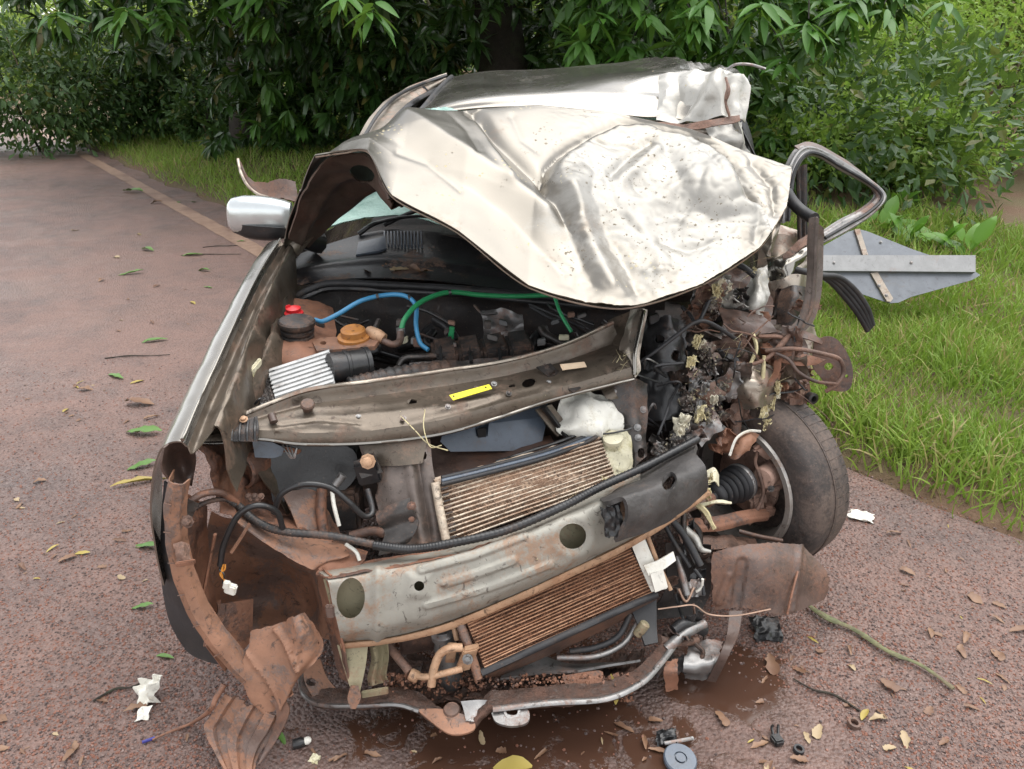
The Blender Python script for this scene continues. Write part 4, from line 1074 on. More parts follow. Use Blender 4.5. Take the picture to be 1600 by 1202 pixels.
sheet('bay_side', [[Vector((.62, 2.65, .92)), Vector((.66, 2.4, .85)), Vector((.58, 2.15, .78))], [Vector((.64, 2.6, .6)), Vector((.66, 2.4, .6)), Vector((.60, 2.15, .55))], [Vector((.6, 2.6, .3)), Vector((.6, 2.4, .3)), Vector((.58, 2.15, .3))]], DARK, car, nu=16, nv=20, t=.004, wob=.05, wobs=7)
block('engine_block', Vector((-.02, 2.28, .46)), (.33, 0, 0), (0, .17, 0), (0, 0, .22), DARKMETAL, car, bev=.03, wob=.03)
block('gearbox', Vector((-.42, 2.24, .42)), (.15, 0, 0), (0, .16, 0), (0, 0, .16), DARKMETAL, car, bev=.05, wob=.03)
block('sump', Vector((.02, 2.2, .2)), (.26, 0, 0), (0, .14, 0), (0, 0, .06), DARKMETAL, car, bev=.03, wob=.015)
# cowl panel with vent and weather strip
def cowl_d(u, v, p): return .008 * math.exp(-((u - .55) / .06) ** 2) + .004 * noise.noise(p * 6)
cowl = sheet('cowl_panel', [[(468, 398, 2.80), (540, 372, 2.90), (620, 358, 2.93), (700, 366, 2.94), (800, 390, 2.94), (930, 420, 2.9)], [(456, 414, 2.70), (530, 396, 2.80), (620, 388, 2.84), (705, 396, 2.84), (800, 415, 2.84), (930, 440, 2.8)], [(448, 432, 2.60), (525, 420, 2.68), (620, 416, 2.71), (715, 424, 2.72), (810, 440, 2.73), (930, 456, 2.7)], [(450, 448, 2.56), (525, 436, 2.60), (620, 434, 2.62), (715, 442, 2.64), (815, 455, 2.65), (930, 470, 2.62)]], COWL, car, nu=40, nv=60, t=.004, disp=cowl_d)
vs = plane3((600, 388, 2.835), (660, 386, 2.835), (600, 362, 2.91))
def lift(f, h):
    g = lambda a, b_, l=0: f(a, b_) + f.n * h
    g.n = f.n; return g
vs2 = lift(vs, .010)
for k in range(12):
    x = 601 + 5.2 * k
    plate('vent_slat', [(x, 386 - .2 * abs(k - 6)), (x - 1.2, 364), (x + 1.0, 364), (x + 2.2, 386 - .2 * abs(k - 6))], vs2, BLUEGREY, cowl, t=.02)
sheet('cowl_cover', [[(560, 378, 2.84), (590, 372, 2.86), (602, 368, 2.875)], [(556, 398, 2.78), (590, 392, 2.80), (604, 388, 2.82)]], BLUEGREY, cowl, nu=6, nv=10, t=.01)
ws = [(428, 456, 2.55), (452, 467, 2.53), (482, 454, 2.54), (520, 443, 2.57), (610, 446, 2.60), (720, 452, 2.62), (850, 464, 2.63), (960, 474, 2.6)]
tube('weather_strip', ws, .013, RUBBER, car, seg=8)
tube('weather_strip', [(x, y + 9, Y - .02) for x, y, Y in ws], .009, BLACK, car, seg=6)
# windscreen foot: green tinted glass and the scuttle behind it
sheet('windscreen', [[(500, 360, 2.98), (560, 342, 3.02), (640, 338, 3.04), (730, 362, 3.04), (860, 380, 3.0)], [(512, 340, 3.03), (570, 322, 3.07), (645, 318, 3.08), (735, 335, 3.08), (860, 350, 3.04)], [Vector((-.48, 3.16, 1.17)), Vector((-.3, 3.2, 1.2)), Vector((-.1, 3.2, 1.22)), Vector((.15, 3.18, 1.22)), Vector((.5, 3.1, 1.18))]], GLASS, car, nu=14, nv=40, t=.006, wob=.008, wobs=22)
tube('wiper_arm', [(560, 366, 2.90), (590, 348, 2.92), (650, 338, 2.94), (700, 345, 2.95)], [.010, .008, .006, .005], BLACK, car, seg=6)
tube('wiper_blade', [(600, 352, 2.93), (650, 330, 2.97), (690, 330, 3.0)], .008, RUBBER, car, seg=6)
# strut tower, bellows cap and red filler cap
sheet('strut_tower', [[(425, 470, 2.42), (470, 468, 2.48), (520, 480, 2.48)], [(420, 520, 2.22), (470, 515, 2.20), (525, 520, 2.26)], [(405, 562, 2.08), (465, 560, 2.05), (525, 558, 2.12)], [Vector((-.60, 2.02, .6)), Vector((-.50, 2.0, .58)), Vector((-.38, 2.05, .55))]], SOIL, car, nu=24, nv=24, t=.004, wob=.012, wobs=16)
cp = P(465, 523, 2.16); up_ = Vector((.05, -.06, 1))
lathe('strut_cap', [(.047, -.03), (.047, 0), (.040, .004), (.048, .010), (.049, .018), (.041, .022), (.050, .027), (.053, .034), (.053, .042), (.048, .047), (.02, .050), (.001, .050)], cp, up_, BLACK_DUSTY, car, seg=28)
sheet('strut_bracket', [[(436, 538, 2.13), (470, 530, 2.16), (505, 533, 2.16)], [(432, 552, 2.09), (470, 548, 2.11), (508, 545, 2.12)]], DARKMETAL, car, nu=6, nv=12, t=.012, wob=.006, wobs=20)
lathe('filler_cap', [(.028, 0), (.028, .012), (.020, .016), (.022, .026), (.012, .030), (.001, .030)], P(460, 494, 2.24), (0, -.1, 1), RED, car, seg=20)
block('filler_cap_tab', P(450, 482, 2.24), (.007, 0, .002), (0, .005, 0), (0, 0, .010), RED, car, bev=.002)
# brown reservoir cap on its flange, elbow
ps = plane3((490, 540, 2.10), (590, 530, 2.12), (560, 512, 2.22))
plate('reservoir_flange', [(488, 534), (500, 528), (530, 526), (560, 520), (584, 518), (592, 532), (585, 541), (540, 545), (495, 548)], ps, SOIL_LIGHT, car, t=.012, holes=[(505, 536, 5, 3, 0)])
lathe('reservoir_cap', [(.046, 0), (.046, .010), (.036, .013), (.035, .030), (.030, .034), (.001, .034)], P(553, 530, 2.13), (0, -.12, 1), ORANGE, car, seg=26)
tube('elbow', [(578, 520, 2.16), (590, 524, 2.13), (600, 530, 2.12)], [.020, .019, .016], TAN, car, seg=10)
tube('elbow', [(596, 531, 2.12), (612, 538, 2.11), (624, 534, 2.13), (626, 518, 2.17)], [.010, .010, .011, .011], SOIL_DARK, car, seg=10)
lathe('hose_clip', [(.013, -.008), (.013, .008)], P(626, 517, 2.17), (0, .1, 1), STEEL, car, seg=14)
# hoses
tube('green_hose', [(626, 518, 2.17), (634, 496, 2.20), (658, 472, 2.26), (700, 457, 2.32), (748, 461, 2.36), (800, 463, 2.40), (862, 461, 2.44), (900, 458, 2.46)], .0078, GREEN, car, seg=9)
tube('green_hose', [(866, 462, 2.36), (876, 490, 2.30), (893, 519, 2.26)], .006, GREEN, car, seg=8)
tube('blue_hose', [(492, 500, 2.22), (505, 502, 2.20), (530, 490, 2.22), (565, 470, 2.26), (605, 461, 2.30), (634, 463, 2.30), (650, 478, 2.27), (650, 508, 2.22), (656, 535, 2.18), (669, 547, 2.16)], .0072, BLUE, car, seg=9)
for (x, y, Y) in ((590, 464, 2.285), (640, 466, 2.295), (703, 457, 2.32)): lathe('hose_clip', [(.0105, -.004), (.0105, .004)], P(x, y, Y), (1, .2, .2), BLACK, car, seg=10)
tube('brake_pipe', [(470, 470, 2.5), (520, 490, 2.46), (560, 500, 2.45)], .004, DARKMETAL, car, seg=5)
# ribbed air box lid with slats
ab = plane3((417, 578, 1.98), (515, 548, 2.06), (432, 634, 1.83))
airbox = plate('air_box', [(417, 578), (515, 547), (524, 606), (434, 636)], ab, RIBBED, car, back=Vector((.01, .05, -.13)))
for k in range(9):
    t = (k + .5) / 9
    a0 = (417 + 17 * t, 578 + 58 * t); a1 = (515 + 9 * t, 547 + 59 * t)
    f = lift(ab, .004)
    plate('rib', [(a0[0] + 1, a0[1] - 2.1), (a1[0] - 1, a1[1] - 2.1), (a1[0] - 1, a1[1] + 1.7), (a0[0] + 1, a0[1] + 1.7)], f, RIBBED, airbox, t=.0045)
sheet('air_box_end', [[(400, 588, 1.97), (418, 578, 1.98)], [(404, 612, 1.90), (424, 604, 1.91)], [(408, 640, 1.82), (434, 636, 1.83)]], DARKMETAL, airbox, nu=30, nv=14, t=.02, disp=lambda u, v, p: .006 * sin(60 * u) * sin(30 * v), wobs=30)
block('battery_side', P(388, 612, 1.88), (.014, 0, 0), (0, .05, 0), (0, .02, .06), BLACK, car, bev=.004)
block('cream_bracket', P(399, 600, 1.90), (.006, 0, 0), (0, .04, 0), (0, .02, .05), CREAM, car, bev=.003)
for k, (a, b_) in enumerate([((398, 632, 1.80), (412, 622, 1.82)), ((400, 640, 1.79), (418, 630, 1.81))]): tube('wire_clip', [a, ((a[0] + b_[0]) / 2, a[1] - 8, a[2]), b_], .003, BLACK, airbox, seg=5)
ca = P(521, 575, 1.98); cb = P(575, 567, 2.03); axd = (cb - ca)
lathe('intake_duct', [(.040, -.01), (.042, 0), (.042, .03), (.0445, .032), (.0445, .040), (.042, .042), (.042, axd.length - .012), (.046, axd.length - .012), (.046, axd.length), (.036, axd.length + .002), (.034, .05)], ca, axd, BLACK, car, seg=30)
tube('intake_hose', [(545, 606, 1.95), (575, 598, 1.98), (610, 590, 2.01), (650, 584, 2.05), (700, 578, 2.10)], .027, BLACK_DUSTY, car, seg=18, corr=.14, corr_n=13, sharp=80)
tube('vacuum_pipe', [(622, 572, 2.12), (632, 560, 2.14), (655, 558, 2.15), (680, 556, 2.17)], [.008, .010, .010, .010], DARKMETAL, car, seg=8)
# engine cover: ribbed wet plastic in four humps
for k in range(4):
    x0 = 676 + 39 * k; y0 = 553 - 3.5 * k
    block('engine_cover', P(x0 + 18, y0, 2.22 + .012 * k), (.036, .01, .003), (-.01, .05, .01), (0, 0, .028), BLACK_DUSTY, car, bev=.010, wob=.003)
for k in range(3): tube('cover_strap', [P(690 + 46 * k, 566, 2.14), P(688 + 46 * k, 542, 2.22), P(690 + 46 * k, 534, 2.28)], .006, BLACK, car, seg=5)
sheet('engine_front', [[(640, 568, 2.13), (760, 560, 2.16), (880, 548, 2.2)], [(640, 600, 2.08), (760, 590, 2.10), (880, 580, 2.14)]], DARKMETAL, car, nu=10, nv=24, t=.02, wob=.014, wobs=14)
sheet('heat_shield', [[(750, 486, 2.52), (785, 483, 2.52), (816, 492, 2.50)], [(756, 508, 2.48), (785, 512, 2.46), (818, 508, 2.46)], [(752, 532, 2.46), (788, 534, 2.43), (817, 532, 2.44)]], STEEL, car, nu=16, nv=16, t=.003, wob=.022, wobs=16)
block('green_clip', P(705, 522, 2.30), (.009, 0, 0), (0, .004, 0), (.002, 0, .024), GREEN, car, bev=.003)
# dark pipes and lumps in the depth of the bay
for k in range(16):
    x = rnd.uniform(520, 960); y = rnd.uniform(490, 560); Y = rnd.uniform(2.35, 2.55)
    tube('bay_pipe', [(x, y, Y), (x + rnd.uniform(-50, 50), y + rnd.uniform(10, 40), Y - .05), (x + rnd.uniform(-90, 90), y + rnd.uniform(20, 60), Y - .08)], rnd.uniform(.006, .018), rnd.choice([DARK, DARKMETAL, BLACK]), car, seg=7)
# small fittings: plugs, clips, loom branches
for k in range(18):
    x = rnd.uniform(500, 940); y = rnd.uniform(505, 565) - (x - 500) * .05
    block('loom_plug', P(x, y, rnd.uniform(2.18, 2.34)), (rnd.uniform(.006, .016), 0, rnd.uniform(-.004, .004)), (0, .008, 0), (0, rnd.uniform(0, .004), rnd.uniform(.005, .012)), rnd.choice([BLACK, BLACK_DUSTY, STEEL, DARKMETAL, CREAM, RUST]), car, bev=.002)
for k in range(14):
    x = rnd.uniform(480, 900); y = rnd.uniform(475, 540)
    tube('loom_branch', [(x, y, 2.42), (x + rnd.uniform(10, 40), y + rnd.uniform(5, 25), 2.36), (x + rnd.uniform(30, 90), y + rnd.uniform(10, 45), 2.30)], rnd.uniform(.003, .006), rnd.choice([BLACK, RUBBER, BLACK_DUSTY]), car, seg=6)
# ================================================================ upper tie bar across the front
B_ = [(318, 676, 1.665), (352, 663, 1.72), (402, 641, 1.76), (480, 612, 1.83), (580, 598, 1.90), (690, 582, 1.97), (790, 566, 2.03), (880, 541, 2.10), (958, 506, 2.20)]
C_ = [(316, 680, 1.66), (352, 671, 1.712), (404, 655, 1.750), (482, 632, 1.82), (582, 619, 1.889), (692, 604, 1.958), (792, 587, 2.018), (884, 564, 2.087), (968, 533, 2.18)]
D_ = [(312, 682, 1.655), (348, 677, 1.69), (404, 664, 1.72), (480, 654, 1.755), (580, 646, 1.80), (690, 632, 1.855), (790, 611, 1.92), (880, 590, 1.99), (978, 556, 2.08)]
E_ = [(306, 685, 1.65), (342, 684, 1.675), (404, 672, 1.70), (478, 677, 1.715), (580, 673, 1.755), (690, 656, 1.81), (782, 630, 1.87), (868, 608, 1.95), (986, 574, 2.04)]
F2_ = [(300, 690, 1.645), (340, 692, 1.668), (404, 686, 1.692), (474, 694, 1.708), (580, 692, 1.748), (690, 678, 1.803), (780, 652, 1.863), (866, 624, 1.942), (990, 592, 2.033)]
def tie_d(u, v, p):
    x, y = pix(p); d = .0015 * noise.noise(p * 18)
    for pts, a, w in [([(400, 660), (470, 640), (560, 634), (640, 628)], .005, 5), ([(430, 672), (490, 664), (560, 668)], .005, 4), ([(440, 664), (500, 655), (560, 662)], -.004, 4), ([(690, 640), (780, 616)], .004, 5), ([(880, 580), (960, 556)], .006, 8), ([(640, 660), (720, 640), (840, 606)], -.004, 6)]:
        q, s_ = dist_poly(x, y, pts)
        if q < 3 * w: d += a * math.exp(-(q / w) ** 2)
    return d
tie = sheet('tie_bar', [off(B_, 0, .018, -.004), B_, C_, D_, E_, F2_, off(F2_, 0, .05, .0)], PAINT_IN, car, nu=61, nv=150, t=.003, disp=tie_d, tension=.4, sharp=30,
      holes=[(644, 628, 8, 5, -8), (800, 603, 6, 3.5, -10), (826, 598, 11, 7, -20), (663, 622, 4, 2, 0)])
tube('rolled_edge', [W(q) + Vector((0, .002, .003)) for q in B_], .006, PAINT_DULL, tie, seg=6, n=60)
tube('rolled_edge', [W(q) + Vector((0, -.001, 0)) for q in F2_], .005, PAINT, tie, seg=6, n=60)
ts_ = plane3((582, 640, 1.80), (690, 626, 1.86), (640, 660, 1.79))
nt_ = ts_.n
lathe('rubber_stop', [(.012, -.004), (.012, .012), (.017, .015), (.018, .022), (.015, .026), (.001, .027)], P(481, 640, 1.79), nt_ + Vector((0, 0, .3)), BLACK_DUSTY, tie, seg=18)
tube('spring_pin', [(428, 660, 1.72), (424, 648, 1.735)], .010, SOIL_DARK, tie, seg=10)
for (x, y, Y) in ((745, 607, 1.905), (772, 600, 1.93), (795, 615, 1.905), (700, 636, 1.845), (630, 654, 1.79), (560, 652, 1.785), (383, 662, 1.70), (858, 598, 1.97)): bolt((x, y, Y), nt_, .0055, DARKMETAL if x % 2 else STEEL, tie)
yl = lift(ts_, .012)
ylab = plane3((703, 622, 1.868), (768, 606, 1.905), (710, 628, 1.855))
plate('yellow_label', [(702, 620), (764, 603), (769, 610), (708, 628)], lift(ylab, .006), YELLOW, tie, t=.0015, holes=[(709, 622, 1.6, 1.6, 0), (759, 608, 1.6, 1.6, 0)])
lab2 = plane3((875, 582, 2.00), (915, 572, 2.03), (880, 590, 1.985))
plate('paper_label', [(874, 573), (912, 569), (916, 577), (878, 582)], lift(lab2, .010), LABEL, tie, t=.0015)
sheet('catch_plate', [[(838, 574, 2.02), (860, 568, 2.04)], [(862, 592, 1.99), (880, 586, 2.01)], [(896, 612, 1.95), (908, 605, 1.97)]], DARKMETAL, tie, nu=12, nv=6, t=.004, wob=.003)
# striped clip at the bent end of the tie bar
clip = sheet('hood_bumper_clip', [[(362, 660, 1.70), (402, 650, 1.725)], [(358, 676, 1.665), (404, 668, 1.68)], [(358, 690, 1.65), (402, 690, 1.665)]], BLACK_DUSTY, tie, nu=10, nv=10, t=.006)
for k in range(4): tube('clip_rib', [(366 + 11 * k, 660 - 2.5 * k, 1.695 + .006 * k), (362 + 12 * k, 676 - 2 * k, 1.658 + .004 * k), (362 + 12 * k, 689, 1.643 + .004 * k)], .003, BLACK, clip, seg=5)
bolt((381, 656, 1.70), Vector((0, -.4, .9)), .007, TAN, tie)
# short column rising to the hood at the far end of the bar
sheet('support_column', [[(985, 484, 2.22), (1000, 482, 2.19), (1012, 484, 2.20)], [(976, 520, 2.17), (990, 520, 2.13), (1006, 518, 2.14)], [(968, 548, 2.12), (986, 556, 2.07), (1000, 552, 2.08)], [(978, 580, 2.07), (992, 590, 2.03), (1000, 580, 2.05)]], PAINT_DULL, car, nu=22, nv=18, t=.004, wob=.006, wobs=20)
tube('column_bead', [(1006, 486, 2.185), (998, 520, 2.125), (992, 552, 2.065), (992, 586, 2.03)], .006, PAINT, car, seg=6)
sheet('column_inner', [[(950, 500, 2.26), (985, 486, 2.24)], [(948, 525, 2.2), (976, 520, 2.18)], [(955, 550, 2.15), (970, 548, 2.13)]], PAINT_IN, car, nu=12, nv=10, t=.004, wob=.006)
# ================================================================ front end below the tie bar
def radiator(name, TL, TR, BL, BR, n, depth, fin_m, core_m, mat_tank, zig=110):
    TL, TR, BL, BR = W(TL), W(TR), W(BL), W(BR)
    nrm = (TR - TL).cross(BL - TL).normalized()
    if nrm.y > 0: nrm = -nrm
    V = [TL, TR, BR, BL]; V = [v - nrm * depth * .3 for v in V] + [v - nrm * (depth + .012) for v in V]
    core = mesh_obj(name, V, [(0, 1, 2, 3), (7, 6, 5, 4), (0, 4, 5, 1), (1, 5, 6, 2), (2, 6, 7, 3), (3, 7, 4, 0)], core_m, car, smooth=False)
    h = (BL - TL).length / n
    for k in range(n + 1):
        t = k / n
        a, b_ = TL.lerp(BL, t), TR.lerp(BR, t)
        ru = (b_ - a).normalized(); dn = (BL - TL).normalized()
        w = h * .19
        sg = .002 * noise.noise(Vector((k * 3.1, 1, 2)))
        ptsA = spline([a + dn * sg, a.lerp(b_, .35) + dn * .004 * noise.noise(Vector((k * 1.7, 5, 1))), a.lerp(b_, .7) + dn * .005 * noise.noise(Vector((k * 1.3, 9, 1))), b_ - dn * sg], 14)
        V, F = [], []
        for q in ptsA:
            V += [q - dn * w, q + nrm * .0016, q + dn * w, q + dn * w - nrm * depth, q - dn * w - nrm * depth]
        m_ = 5
        for i in range(13):
            for j in range(5): F.append((i * 5 + j, (i + 1) * 5 + j, (i + 1) * 5 + (j + 1) % 5, i * 5 + (j + 1) % 5))
        mesh_obj('slat', V, F, fin_m, core, sharp=30)
    V, F = [], []
    for k in range(n):
        for i in range(zig + 1):
            s = i / zig
            up = (i % 2 == 0)
            t = (k + (.14 if up else .86)) / n
            q = TL.lerp(BL, t).lerp(TR.lerp(BR, t), s)
            q = q - nrm * (.0004 + .0016 * abs(noise.noise(q * 60)))
            V += [q, q - nrm * depth * .9]
            if i: b0 = len(V); F.append((b0 - 4, b0 - 2, b0 - 1, b0 - 3))
    o = mesh_obj('fins', V, F, core_m, core, smooth=False); tag(o, kind='stuff')
    return core, nrm
# ---- upper radiator
rad, rn = radiator('radiator', (684, 757, 1.72), (938, 684, 1.97), (702, 848, 1.655), (965, 752, 1.90), 13, .016, FIN, CORE, WHITE)
tube('end_tank', [(680, 754, 1.722), (688, 800, 1.69), (699, 852, 1.652)], .0115, FIN, rad, seg=8)
for k in range(9): tube('tank_tab', [(690 + 1.8 * k, 765 + 9.4 * k, 1.712 - .007 * k), (700 + 1.8 * k, 762 + 9.4 * k, 1.718 - .007 * k)], .0025, DARKMETAL, rad, seg=5)
for k in range(3): tube('rubber_strip', [(690, 757 - 5 * k, 1.715 + .012 * k), (760, 740 - 5 * k, 1.778 + .012 * k), (850, 716 - 5 * k, 1.865 + .012 * k), (905, 696 - 5 * k, 1.935 + .012 * k), (932, 683 - 3 * k, 1.968 + .012 * k)], .0062, [RUBBER, BLUEGREY, RUBBER][k], rad, seg=7)
sheet('radiator_top', [[(676, 748, 1.76), (760, 726, 1.83), (850, 702, 1.92), (930, 676, 2.01)], [(684, 757, 1.725), (762, 738, 1.79), (852, 714, 1.875), (936, 684, 1.975)]], FIN, rad, nu=6, nv=40, t=.004, wob=.005, wobs=40)
lathe('filler_neck', [(.024, -.09), (.025, -.03), (.024, .0), (.028, .004), (.028, .016), (.020, .019), (.001, .02)], P(958, 690, 1.97), (-.10, -.28, .95), CREAM, rad, seg=20)
sheet('side_tank', [[(940, 680, 1.985), (962, 670, 2.0), (985, 672, 2.0)], [(946, 712, 1.945), (966, 708, 1.95), (988, 706, 1.96)], [(958, 752, 1.90), (975, 748, 1.91), (988, 740, 1.93)]], CREAM, rad, nu=14, nv=12, t=.02, wob=.008, wobs=30)
tube('wire', [(930, 672, 2.0), (945, 678, 1.97), (985, 670, 1.98), (975, 662, 2.0)], .003, BLACK, rad, seg=5)
tube('dark_cable', [(775, 722, 1.86), (830, 704, 1.91), (880, 688, 1.96), (932, 668, 2.0), (958, 656, 2.03)], .0045, BLACK, rad, seg=6)
# ---- fan shroud and slate box behind
sheet('fan_shroud', [[(672, 700, 1.92), (760, 700, 1.98), (860, 680, 2.05)], [(672, 735, 1.84), (760, 722, 1.90), (870, 694, 1.98)], [(680, 770, 1.78), (770, 745, 1.84), (900, 700, 1.98)]], SOIL_DARK, car, nu=18, nv=30, t=.006, wob=.006)
bxs = plane3((690, 706, 1.89), (846, 702, 1.99), (693, 668, 1.93))
plate('slate_box', [(688, 690), (694, 672), (742, 666), (744, 682), (762, 682), (764, 662), (848, 652), (852, 668), (844, 704), (704, 706)], bxs, BLUEGREY, car, back=Vector((.02, .12, .03)))
block('box_latch', P(753, 676, 1.955), (.012, .004, 0), (0, .006, 0), (0, 0, .014), BLACK, car, bev=.002)
tube('shroud_strut', [(848, 634, 1.99), (868, 660, 2.0), (890, 690, 1.98)], [.016, .014, .012], BLACK, car, seg=6, flat=.6)
sheet('strut_plate', [[(836, 640, 1.99), (862, 632, 2.02)], [(858, 668, 1.99), (880, 655, 2.02)], [(872, 682, 1.985), (886, 672, 2.01)]], PAINT_IN, car, nu=8, nv=8, t=.006, wob=.006)
# ---- crumpled white tank
def wt(u, v, p): return .022 * (1 - 2.2 * abs(noise.noise(p * 13 + Vector((4, 4, 4))))) + .008 * noise.noise(p * 33)
sheet('crumpled_tank', [[(880, 628, 2.07), (905, 618, 2.08), (935, 622, 2.08), (958, 640, 2.06)], [(868, 655, 2.03), (900, 640, 2.02), (935, 642, 2.02), (966, 658, 2.03)], [(878, 675, 2.0), (905, 672, 1.98), (940, 668, 1.99), (968, 672, 2.01)], [(898, 684, 2.0), (910, 684, 1.99), (935, 676, 2.0), (955, 675, 2.02)]], WHITE, car, nu=34, nv=36, t=.004, disp=wt, sharp=40)
# ---- dark panel at the crushed side of the radiator
sp = sheet('radiator_side_panel', [[(952, 596, 2.08), (985, 590, 2.08), (1012, 600, 2.10)], [(958, 640, 2.05), (988, 636, 2.04), (1012, 640, 2.06)], [(968, 690, 2.0), (992, 684, 1.99), (1010, 682, 2.01)], [(978, 735, 1.95), (996, 725, 1.94), (1012, 712, 1.97)]], DARKMETAL, car, nu=22, nv=16, t=.006, wob=.010, wobs=16, holes=[(1002, 708, 6, 8, 0)])
for (x, y, Y) in ((996, 668, 2.0), (997, 684, 1.985), (960, 612, 2.07), (1005, 640, 2.05)): bolt((x, y, Y), Vector((0, -.9, .4)), .007, STEEL, sp)
sheet('torn_bracket', [[(938, 605, 2.06), (955, 600, 2.07)], [(946, 622, 2.04), (962, 616, 2.05)], [(955, 625, 2.04), (966, 622, 2.05)]], PAINT_IN, sp, nu=8, nv=8, t=.004, wob=.008)
# ---- vertical support with the horn bracket
def vsd(u, v, p):
    d = .012 * math.exp(-((v - .62) / .07) ** 2) - .010 * math.exp(-((v - .78) / .05) ** 2) + .003 * noise.noise(p * 14)
    return d
vsp = sheet('vertical_support', [[(560, 694, 1.80), (600, 692, 1.79), (640, 690, 1.80), (672, 686, 1.815)], [(572, 730, 1.765), (606, 730, 1.75), (645, 730, 1.755), (676, 726, 1.775)], [(586, 775, 1.73), (614, 775, 1.715), (652, 775, 1.715), (684, 772, 1.735)], [(596, 820, 1.695), (620, 822, 1.68), (660, 825, 1.675), (690, 822, 1.69)], [(600, 862, 1.665), (628, 866, 1.65), (668, 870, 1.64), (694, 866, 1.655)]], CHANNEL, car, nu=40, nv=30, t=.004, disp=vsd, holes=[(663, 712, 4, 7, 0), (576, 760, 14, 20, 0)])
sheet('support_face', [[(566, 692, 1.785), (620, 690, 1.775), (668, 686, 1.80)], [(572, 728, 1.755), (622, 728, 1.74), (660, 724, 1.755)]], PAINT_IN, vsp, nu=8, nv=16, t=.003, wob=.003)
hb = sheet('horn_bracket', [[(588, 800, 1.65), (612, 788, 1.65), (640, 778, 1.655)], [(592, 820, 1.63), (618, 812, 1.63), (648, 804, 1.635)], [(600, 838, 1.62), (622, 832, 1.615), (654, 818, 1.625)], [(592, 868, 1.60), (615, 862, 1.60), (640, 846, 1.61)]], DARKMETAL, vsp, nu=18, nv=14, t=.004, disp=lambda u, v, p: .008 * sin(9 * u), sharp=30)
for (x, y) in ((643, 791), (643, 810)): bolt((x, y, 1.64), Vector((.1, -.9, .3)), .008, SOIL, hb)
block('latch', P(575, 738, 1.735), (.030, -.006, .010), (0, .012, 0), (-.006, 0, .030), BLACK, car, bev=.005)
bolt((575, 721, 1.705), Vector((0, -.95, .3)), .013, TAN, car)
sheet('latch_plate', [[(552, 722, 1.74), (582, 708, 1.735)], [(565, 748, 1.72), (598, 738, 1.72)]], DARKMETAL, car, nu=6, nv=6, t=.006)
tube('latch_pin', [(536, 742, 1.72), (524, 758, 1.71)], [.012, .010], STEEL, car, seg=10)
# ---- bumper beam
bt0 = [(497, 893, 1.58), (600, 874, 1.62), (700, 856, 1.655), (800, 829, 1.695), (900, 785, 1.755), (1000, 737, 1.83), (1092, 694, 1.92)]
bt1 = [(512, 906, 1.50), (600, 892, 1.535), (700, 872, 1.57), (800, 844, 1.61), (900, 804, 1.67), (1000, 758, 1.75), (1098, 712, 1.845)]
bm1 = [(518, 940, 1.485), (604, 930, 1.505), (700, 908, 1.54), (800, 876, 1.582), (900, 836, 1.645), (1000, 792, 1.728), (1100, 735, 1.83)]
bb1 = [(530, 988, 1.475), (612, 976, 1.49), (700, 955, 1.52), (800, 917, 1.565), (900, 872, 1.63), (1000, 824, 1.718), (1104, 760, 1.825)]
bb2 = [(532, 1004, 1.50), (614, 994, 1.515), (704, 970, 1.545), (806, 928, 1.59), (906, 882, 1.655), (1006, 832, 1.74), (1108, 766, 1.845)]
def bead(x, y, pts, a, w):
    q, _ = dist_poly(x, y, pts); return a * (1 - sstep(w * .55, w * 1.3, q))
def beam_d(u, v, p):
    x, y = pix(p)
    d = bead(x, y, [(658, 890), (740, 868), (818, 838)], .007, 7) + bead(x, y, [(694, 912), (750, 895), (802, 876)], .007, 7) + bead(x, y, [(666, 946), (760, 920), (860, 882)], .007, 6)
    d += bead(x, y, [(640, 898), (672, 935)], .004, 26) * 0
    d -= .008 * math.exp(-(((x - 548) / 40) ** 2 + ((y - 940) / 42) ** 2)) - .010 * math.exp(-((x - 590) / 9) ** 2)
    d += .006 * (1 - sstep(10, 26, max(abs(x - 655), abs(y - 916))))
    d += .0016 * noise.noise(p * 20)
    q = math.hypot((x - 895) / 30, (y - 838) / 30); d += .004 * math.exp(-((q - 1) / .25) ** 2)
    return d * sstep(.12, .22, u)
beam = sheet('bumper_beam', [r[:6] for r in (bt0, bt1, bm1, bb1, bb2)], GREYMETAL, car, nu=76, nv=200, t=.003, disp=beam_d, tension=.85, sharp=40, holes=[(548, 935, 22, 32, 4), (655, 916, 8, 8, 0), (895, 838, 21, 20, 0)])
sheet('lower_flange', [off(bb2, 0, -.004, .0), [(535, 1012, 1.50), (616, 1002, 1.515), (706, 980, 1.545), (808, 938, 1.59), (908, 892, 1.655), (1008, 840, 1.74), (1110, 772, 1.845)], off(bb2, 0, .06, -.01)], TAN, beam, nu=8, nv=90, t=.003, wob=.002)
sheet('upper_flange', [off(bt0[:4], 0, .0, .004), off(bt0[:4], 0, -.02, .004), off(bt1[:4], 0, .004, .004)], SOIL, beam, nu=8, nv=90, t=.003, wob=.004, wobs=30)
sheet('beam_inside', [[(505, 905, 1.545), (720, 865, 1.615), (930, 795, 1.735)], [(530, 1000, 1.515), (720, 965, 1.575), (930, 880, 1.69)]], BEIGEMETAL, beam, nu=8, nv=30, t=.003)
